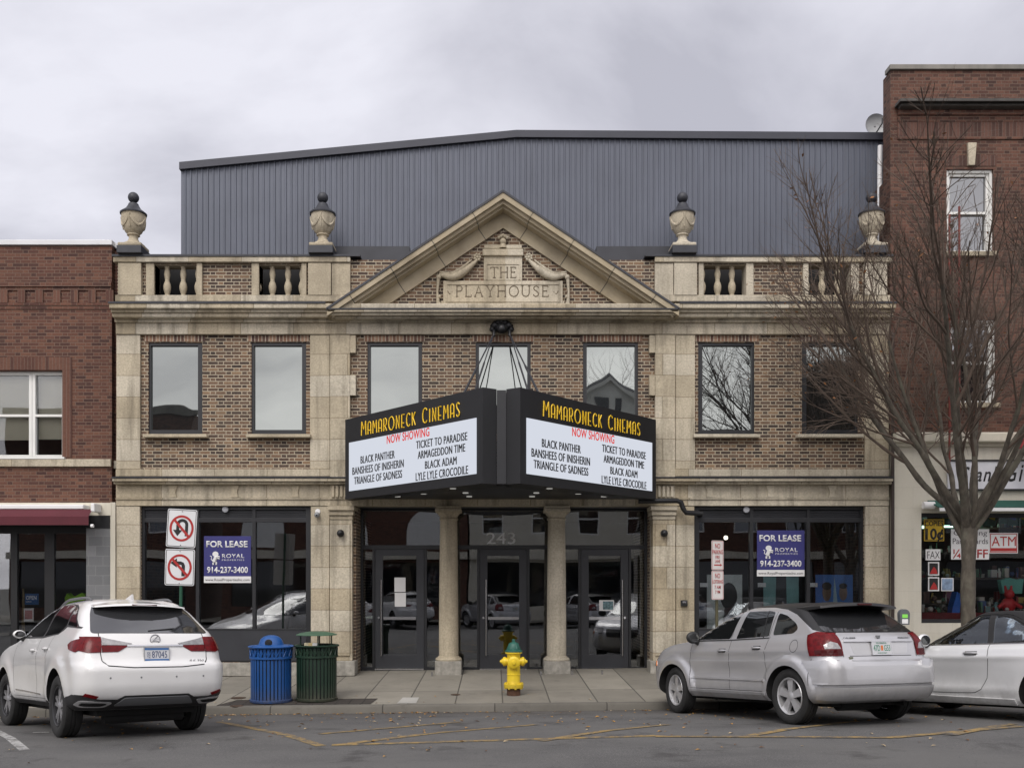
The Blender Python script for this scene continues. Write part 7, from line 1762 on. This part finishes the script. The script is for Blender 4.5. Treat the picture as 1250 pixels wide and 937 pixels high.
# ================================================================== TREE
def grow(name, label, X, Y, z0, seed, hgt, r0, fork, spread, bark, limbs=8, dens=1.0, leaves=0, group=None, top=None):
    rnd = random.Random(seed)
    o = thing(name, label, 'tree', (X, Y, z0), group=group)
    tr, cr, lf = MB(), MB(), MB()
    nz = 22; tp, trd = [], []
    for i in range(nz + 1):
        q = i / nz; tp.append((X + .012 * math.sin(q * 7), Y + .01 * math.sin(q * 5 + 1), z0 - .1 + (fork + .22) * q))
        trd.append(r0 * (1 + .28 * math.exp(-q * 14) + .16 * max(0, q - .75) / .25 + .05 * math.sin(q * 23) + .035 * math.sin(q * 57 + 1)))
    tr.tube(tp, trd, 18)
    for v in tr.bm.verts:                                      # fluted, uneven trunk
        a = math.atan2(v.co.y - Y, v.co.x - X); k = 1 + .06 * math.sin(3 * a + v.co.z) + .035 * math.sin(7 * a + 2 * v.co.z)
        v.co.x = X + (v.co.x - X) * k; v.co.y = Y + (v.co.y - Y) * k
    tips = []
    def branch(p, d, L, r, lev, bend):
        """one shoot: curves upwards, thins out, and bears side shoots"""
        n = max(4, int(L / (.16 if lev < 3 else .11))); pts, rad = [p.copy()], [r]
        dd = d.copy(); rr_end = r * (.42 if lev < 3 else .35)
        wob = Vector((rnd.uniform(-1, 1), rnd.uniform(-1, 1), 0)) * .05
        for i in range(n):
            dd = (dd + Vector((0, 0, bend)) * (L / n) + wob * math.sin(i * .8) + Vector((rnd.uniform(-1, 1), rnd.uniform(-1, 1), rnd.uniform(-.6, .6))) * (.05 + .032 * lev)).normalized()
            if top and len(pts) > 1 and p.z > top(p.x) + .35 * math.sin(p.x * 5.3 + p.y * 3.1): n = i; break
            p = p + dd * (L / n); pts.append(p.copy()); rad.append((r + (rr_end - r) * (i + 1) / n) * (1 + (.09 * rnd.uniform(-1, 1) if lev < 2 else 0)))
        (tr if lev == 0 else cr).tube(pts, rad, 9 if lev == 0 else (6 if lev == 1 else (4 if lev == 2 else 3)), cap=False)
        if lev >= 4 or rr_end < .0022: tips.append((p, dd)); return
        # side shoots
        ns = {0: 7, 1: 7, 2: 6, 3: 4}[lev]; ns = max(2, int(ns * dens * (.8 + .4 * rnd.random()) + .5))
        for k in range(ns):
            q = (.30 + .70 * (k + rnd.random()) / ns) if lev else (.34 + .66 * (k + rnd.random()) / ns)
            i = min(n - 1, int(q * n)); base = pts[i]; t = (pts[i + 1] - pts[i]).normalized()
            az = rnd.random() * 2 * math.pi; a = t.orthogonal().normalized(); b = t.cross(a)
            side = a * math.cos(az) + b * math.sin(az)
            ang = R(rnd.uniform(16, 40) + 3 * lev)
            nd = (t * math.cos(ang) + side * math.sin(ang)); nd.z += .05; nd.normalize()
            rb2 = min(rad[i] * .70, rad[i] * rnd.uniform(.45, .72))
            branch(base, nd, L * rnd.uniform(.46, .74) * (1 - .22 * q), rb2, lev + 1, bend * .55)
        tips.append((p, dd))
        if lev <= 1:
            for k in range(2):
                nd = (dd + Vector((rnd.uniform(-1, 1), rnd.uniform(-1, 1), .1)) * .28).normalized()
                branch(p, nd, L * rnd.uniform(.45, .62), rr_end * .85, lev + 1, bend * .5)
    H_ = hgt - fork
    for k in range(limbs):
        az = 2 * math.pi * (k + rnd.uniform(-.3, .3)) / limbs; inc = R(spread * rnd.uniform(.72, 1.12)) if k else R(6)
        d = Vector((math.cos(az) * math.sin(inc), math.sin(az) * math.sin(inc), math.cos(inc)))
        L = H_ * rnd.uniform(.50, .62) / max(.62, math.cos(inc)) * .95
        branch(Vector((X, Y, z0 + fork * rnd.uniform(.84, 1.04))) + Vector((math.cos(az), math.sin(az), 0)) * r0 * .35, d, L, r0 * rnd.uniform(.40, .56), 0, .12)
    tr.build('trunk', bark, o, smooth=70)
    cr.build('crown', bark if name == 'street_tree_far' else mt['twig'], o, smooth=70)
    if leaves:
        for k in range(leaves):
            p, d = rnd.choice(tips)
            if p.x > X + .6: p, d = rnd.choice(tips)
            p = p - Vector((0, 0, rnd.random() * .05)); a = rnd.random() * 6.28; s = rnd.uniform(.025, .042)
            u_ = Vector((math.cos(a), math.sin(a), rnd.uniform(-.8, .1))).normalized(); w_ = u_.cross(Vector((rnd.uniform(-1, 1), rnd.uniform(-1, 1), .5))).normalized()
            lf.faces([p, p + u_ * s + w_ * s * .45, p + u_ * s * 2.2, p + u_ * s - w_ * s * .45], [(0, 1, 2, 3)])
        lo = lf.build('dead_leaves', mt['dead_leaf'], o); lo['kind'] = 'stuff'
    return o
t = NT('grey brown bark'); ob = t.obj()
c = t.ramp(t.noise(ob, 9, 6, .65, (1, 1, .45)), [(.28, (.040, .034, .027)), (.55, (.092, .078, .060)), (.8, (.17, .15, .12))])
c = t.mix(t.ramp(t.noise(ob, 3, 4), [(.52, g3(0)), (.68, g3(.6))]), c, (.14, .135, .10)); t.set(Base_Color=c, Roughness=.9); t.bump(t.noise(ob, 28, 5, .6, (1, 1, .35)), .7, .02); mt['bark'] = t.m
mt['twig'] = mat('brown twigs', (.088, .063, .047), .85, var=.3, vs=3)
mt['dead_leaf'] = mat('dead brown leaves', (.20, .085, .028), .8, var=.6, vs=9)
TY = -3.25; TX = PX(1182, TY)
grow('tree', 'bare vase shaped street tree with a few dead leaves in front of the gift shop', TX, TY, zs(TX, TY), 8, 9.1, .114, 2.9, 41, mt['bark'], limbs=13, dens=1.06, leaves=300, top=lambda x: 7.35 if x > TX - .6 else min(8.1, 7.35 + (TX - .6 - x) * .4))
# ================================================================== FALLEN LEAVES
rnd = random.Random(5); lf = MB(); lm = [mat('fallen leaf tan', (.30, .17, .06), .8, var=.4, vs=9), mat('fallen leaf ochre', (.38, .20, .04), .8, var=.4, vs=9), mat('fallen leaf brown', (.13, .065, .03), .85, var=.4, vs=9), mat('fallen leaf pale', (.40, .31, .19), .8, var=.3, vs=9)]
def leaf(X, Y, fz):
    s = rnd.uniform(.018, .042); a = rnd.random() * 6.28; z = fz(X, Y) + .006; tl = rnd.uniform(-.5, .5)
    u_ = Vector((math.cos(a), math.sin(a), 0)); w_ = Vector((-u_.y, u_.x, 0))
    c_ = Vector((X, Y, z)); up = Vector((0, 0, 1))
    n0 = len(lf.bm.faces)
    lf.faces([c_ - u_ * s, c_ - u_ * s * .2 + w_ * s * .55 + up * s * (.35 + tl * .3), c_ + u_ * s + up * s * max(0, tl), c_ - u_ * s * .1 - w_ * s * .55 + up * s * .3, c_ + up * .003], [(0, 4, 1), (1, 4, 2), (2, 4, 3), (3, 4, 0)])
    lf.bm.faces.ensure_lookup_table(); mi = rnd.randrange(4)
    for f in lf.bm.faces[n0:]: f.material_index = mi
for _ in range(900):                                            # drifted against the kerb
    X = rnd.uniform(-9, 12); d = abs(rnd.gauss(0, .11))
    if math.sin(X * 1.7) + math.sin(X * .63 + 1) < rnd.uniform(-2.2, 1.2): leaf(X, CURB - .03 - d, zr)
for _ in range(330): leaf(rnd.uniform(-9, 11), CURB - abs(rnd.gauss(.6, 1.8)) - .1, zr)
for _ in range(130): leaf(rnd.uniform(-6, 8), rnd.uniform(-9.5, -5), zr)
for _ in range(26): leaf(rnd.uniform(-6, 4), -3.74 + abs(rnd.gauss(0, .5)), zs)
lo = lf.build('fallen_leaves', lm, None, local=True, kind='stuff'); lo['label'] = 'fallen brown and tan leaves scattered along the kerb and road'
# ================================================================== THE OTHER SIDE OF THE STREET (seen in the windows)
YO = -31.0
def far_building(name, label, x0, x1, hgt, m, floors, arch=False, gable=0):
    o = thing(name, label, 'building', ((x0 + x1) / 2, YO, 0), group='buildings reflected in the theatre windows')
    holes = []; n = max(2, int((x1 - x0) / 2.6)); w = (x1 - x0) / n
    for f in range(floors):
        z0 = 3.9 + f * 3.1
        for i in range(n): holes.append((x0 + w * (i + .28), x0 + w * (i + .72), z0 + .6, z0 + 2.3))
    holes.append((x0 + .5, x1 - .5, .6, 3.0))
    mb = MB(); wall_grid(mb, x0, x1, -1, hgt, holes, -.0, .3); mb.box(x0, x1, -6, -.31, -1, hgt - .3)
    for v in mb.bm.verts: v.co.y = YO - (.3 - v.co.y) if v.co.y >= -.0001 else YO + v.co.y
    mb.build('wall', m, o)
    wm = MB()
    for a, b, c, d in holes[:-1]:
        wm.box(a, b, YO - .14, YO - .12, c, d)
    wm.build('window', mt['pane_soft'], o) if holes[:-1] else None
    fr = MB()
    for a, b, c, d in holes[:-1]:
        for r in ((a, b, d - .08, d), (a, b, c, c + .08), (a, a + .08, c + .08, d - .08), (b - .08, b, c + .08, d - .08), (a + .081, b - .081, (c + d) / 2 - .04, (c + d) / 2 + .04)): fr.box(r[0], r[1], YO - .12, YO - .05, r[2], r[3])
    fr.build('window_frame', mt['white_paint'], o)
    MB().box(x0 + .5, x1 - .5, YO - .2, YO - .18, .6, 3.0).build('shop_pane', mt['car_glass'], o)
    MB().box(x0 - .1, x1 + .1, YO - .3, YO + .25, 3.15, 3.55).build('fascia', mt['cream_plain'], o)
    MB().box(x0 - .1, x1 + .1, YO - .3, YO + .15, hgt - .25, hgt + .05).build('cornice', mt['coping_grey'], o)
    if arch:
        for i in range(3):
            cx = x0 + (x1 - x0) * (i + .5) / 3
            MB().prism([(cx + 1.1 * math.cos(k * math.pi / 12), 4.6 + 1.25 * math.sin(k * math.pi / 12)) for k in range(13)] + [(cx - 1.1, 3.7), (cx + 1.1, 3.7)], YO + .02, YO + .06).build('arched_panel', mt['white_paint'], o)
    return o
far_building('brick_shop', 'two storey brown brick shop across the street mirrored in the left upper window', -26, -15.9, 11.1, mt['brick_dark'], 1)
far_building('brick_shop', 'low red brick shop with arched panels mirrored in the left entrance glass', -14.4, -1.5, 7.0, mt['brick_red'], 0, arch=True)
far_building('cream_shop', 'low cream shop row mirrored in the middle entrance glass', -1.4, 9, 6.6, mt['cream'], 1)
far_building('brick_shop', 'low dark brick shop row mirrored in the right shopfront', 9.1, 17.4, 7.2, mt['brick_dark'], 1)
far_building('brick_shop', 'tall dark brick building mirrored in the rightmost upper window', 17.5, 34, 13.6, mt['brick_dark'], 2)
def gable_house():
    y = -46.0; cx = 7.8; w = 3.9; e = 12.3; t_ = 16.25
    o = thing('house', 'grey gabled wooden house mirrored in an upper theatre window', 'house', (cx, y, 0))
    m = mat('grey clapboard', (.80, .81, .79), .8, var=.06)
    MB().prism([(cx - w, -1), (cx + w, -1), (cx + w, e), (cx, t_), (cx - w, e)], y - 8, y).build('wall', m, o)
    for s in (-1, 1): MB().prism([(cx, t_ + .02), (cx, t_ + .22), (cx + s * (w + .5), e - .3), (cx + s * (w + .5), e - .5)], y - 8.3, y + .35).build('roof', mat('grey shingles', (.3, .3, .31), .9), o)
    for s in (-1, 1): MB().prism([(cx, t_ - .05), (cx, t_ - .38), (cx + s * (w + .3), e - .65), (cx + s * (w + .3), e - .32)], y + .36, y + .44).build('verge_board', mt['white_paint'], o)
    for s in (-1, 1):
        f = MB().box(cx + s * .62 - .45, cx + s * .62 + .45, y + .0, y + .06, 13.1, 14.5).build('window', mt['white_paint'], o)
        MB().box(cx + s * .62 - .34, cx + s * .62 + .34, y + .062, y + .07, 13.25, 14.35).build('pane', mt['car_glass'], f)
gable_house()
for i, (x, y, hg, sd, l) in enumerate(((10.6, -52, 21, 3, 'large bare tree behind the gabled house, mirrored in the upper windows'), (17.5, -27.5, 12.5, 8, 'bare street tree across the road mirrored right of the pediment'), (21.5, -26.8, 13.5, 12, 'bare street tree across the road mirrored in the rightmost upper window'))):
    grow('bare_tree', l, x, y, -.1, sd, hg, .22, 3.0, 36, mt['bark'], limbs=7, dens=.72)
# parked cars across the street: copies of the cars in front
def far_car(src, x, y, heading, label):
    c = copy_tree(src); c.location = (x, y, zr(x, y) if y > -21.5 else -.25); c.rotation_euler = (0, 0, R(heading)); c['label'] = label; c['group'] = 'cars parked across the street'
    return c
sheet('far_sidewalk', lambda x, y: -.12, [-60, 60], [-38, -28.2], mt['concrete'])
sheet('far_road', lambda x, y: -.28, [-60, 60], [-29, -21.4], mt['asphalt'])
far_car(suv, -3.4, -22.6, 150, 'white SUV across the street mirrored in the left shopfront')
far_car(hatch, 1.0, -22.8, 152, 'silver hatchback across the street mirrored in the middle door')
far_car(hatch, 5.2, -22.7, 151, 'silver hatchback across the street mirrored in the right door')
far_car(suv, 9.2, -22.6, 150, 'white SUV across the street mirrored in the right shopfront')
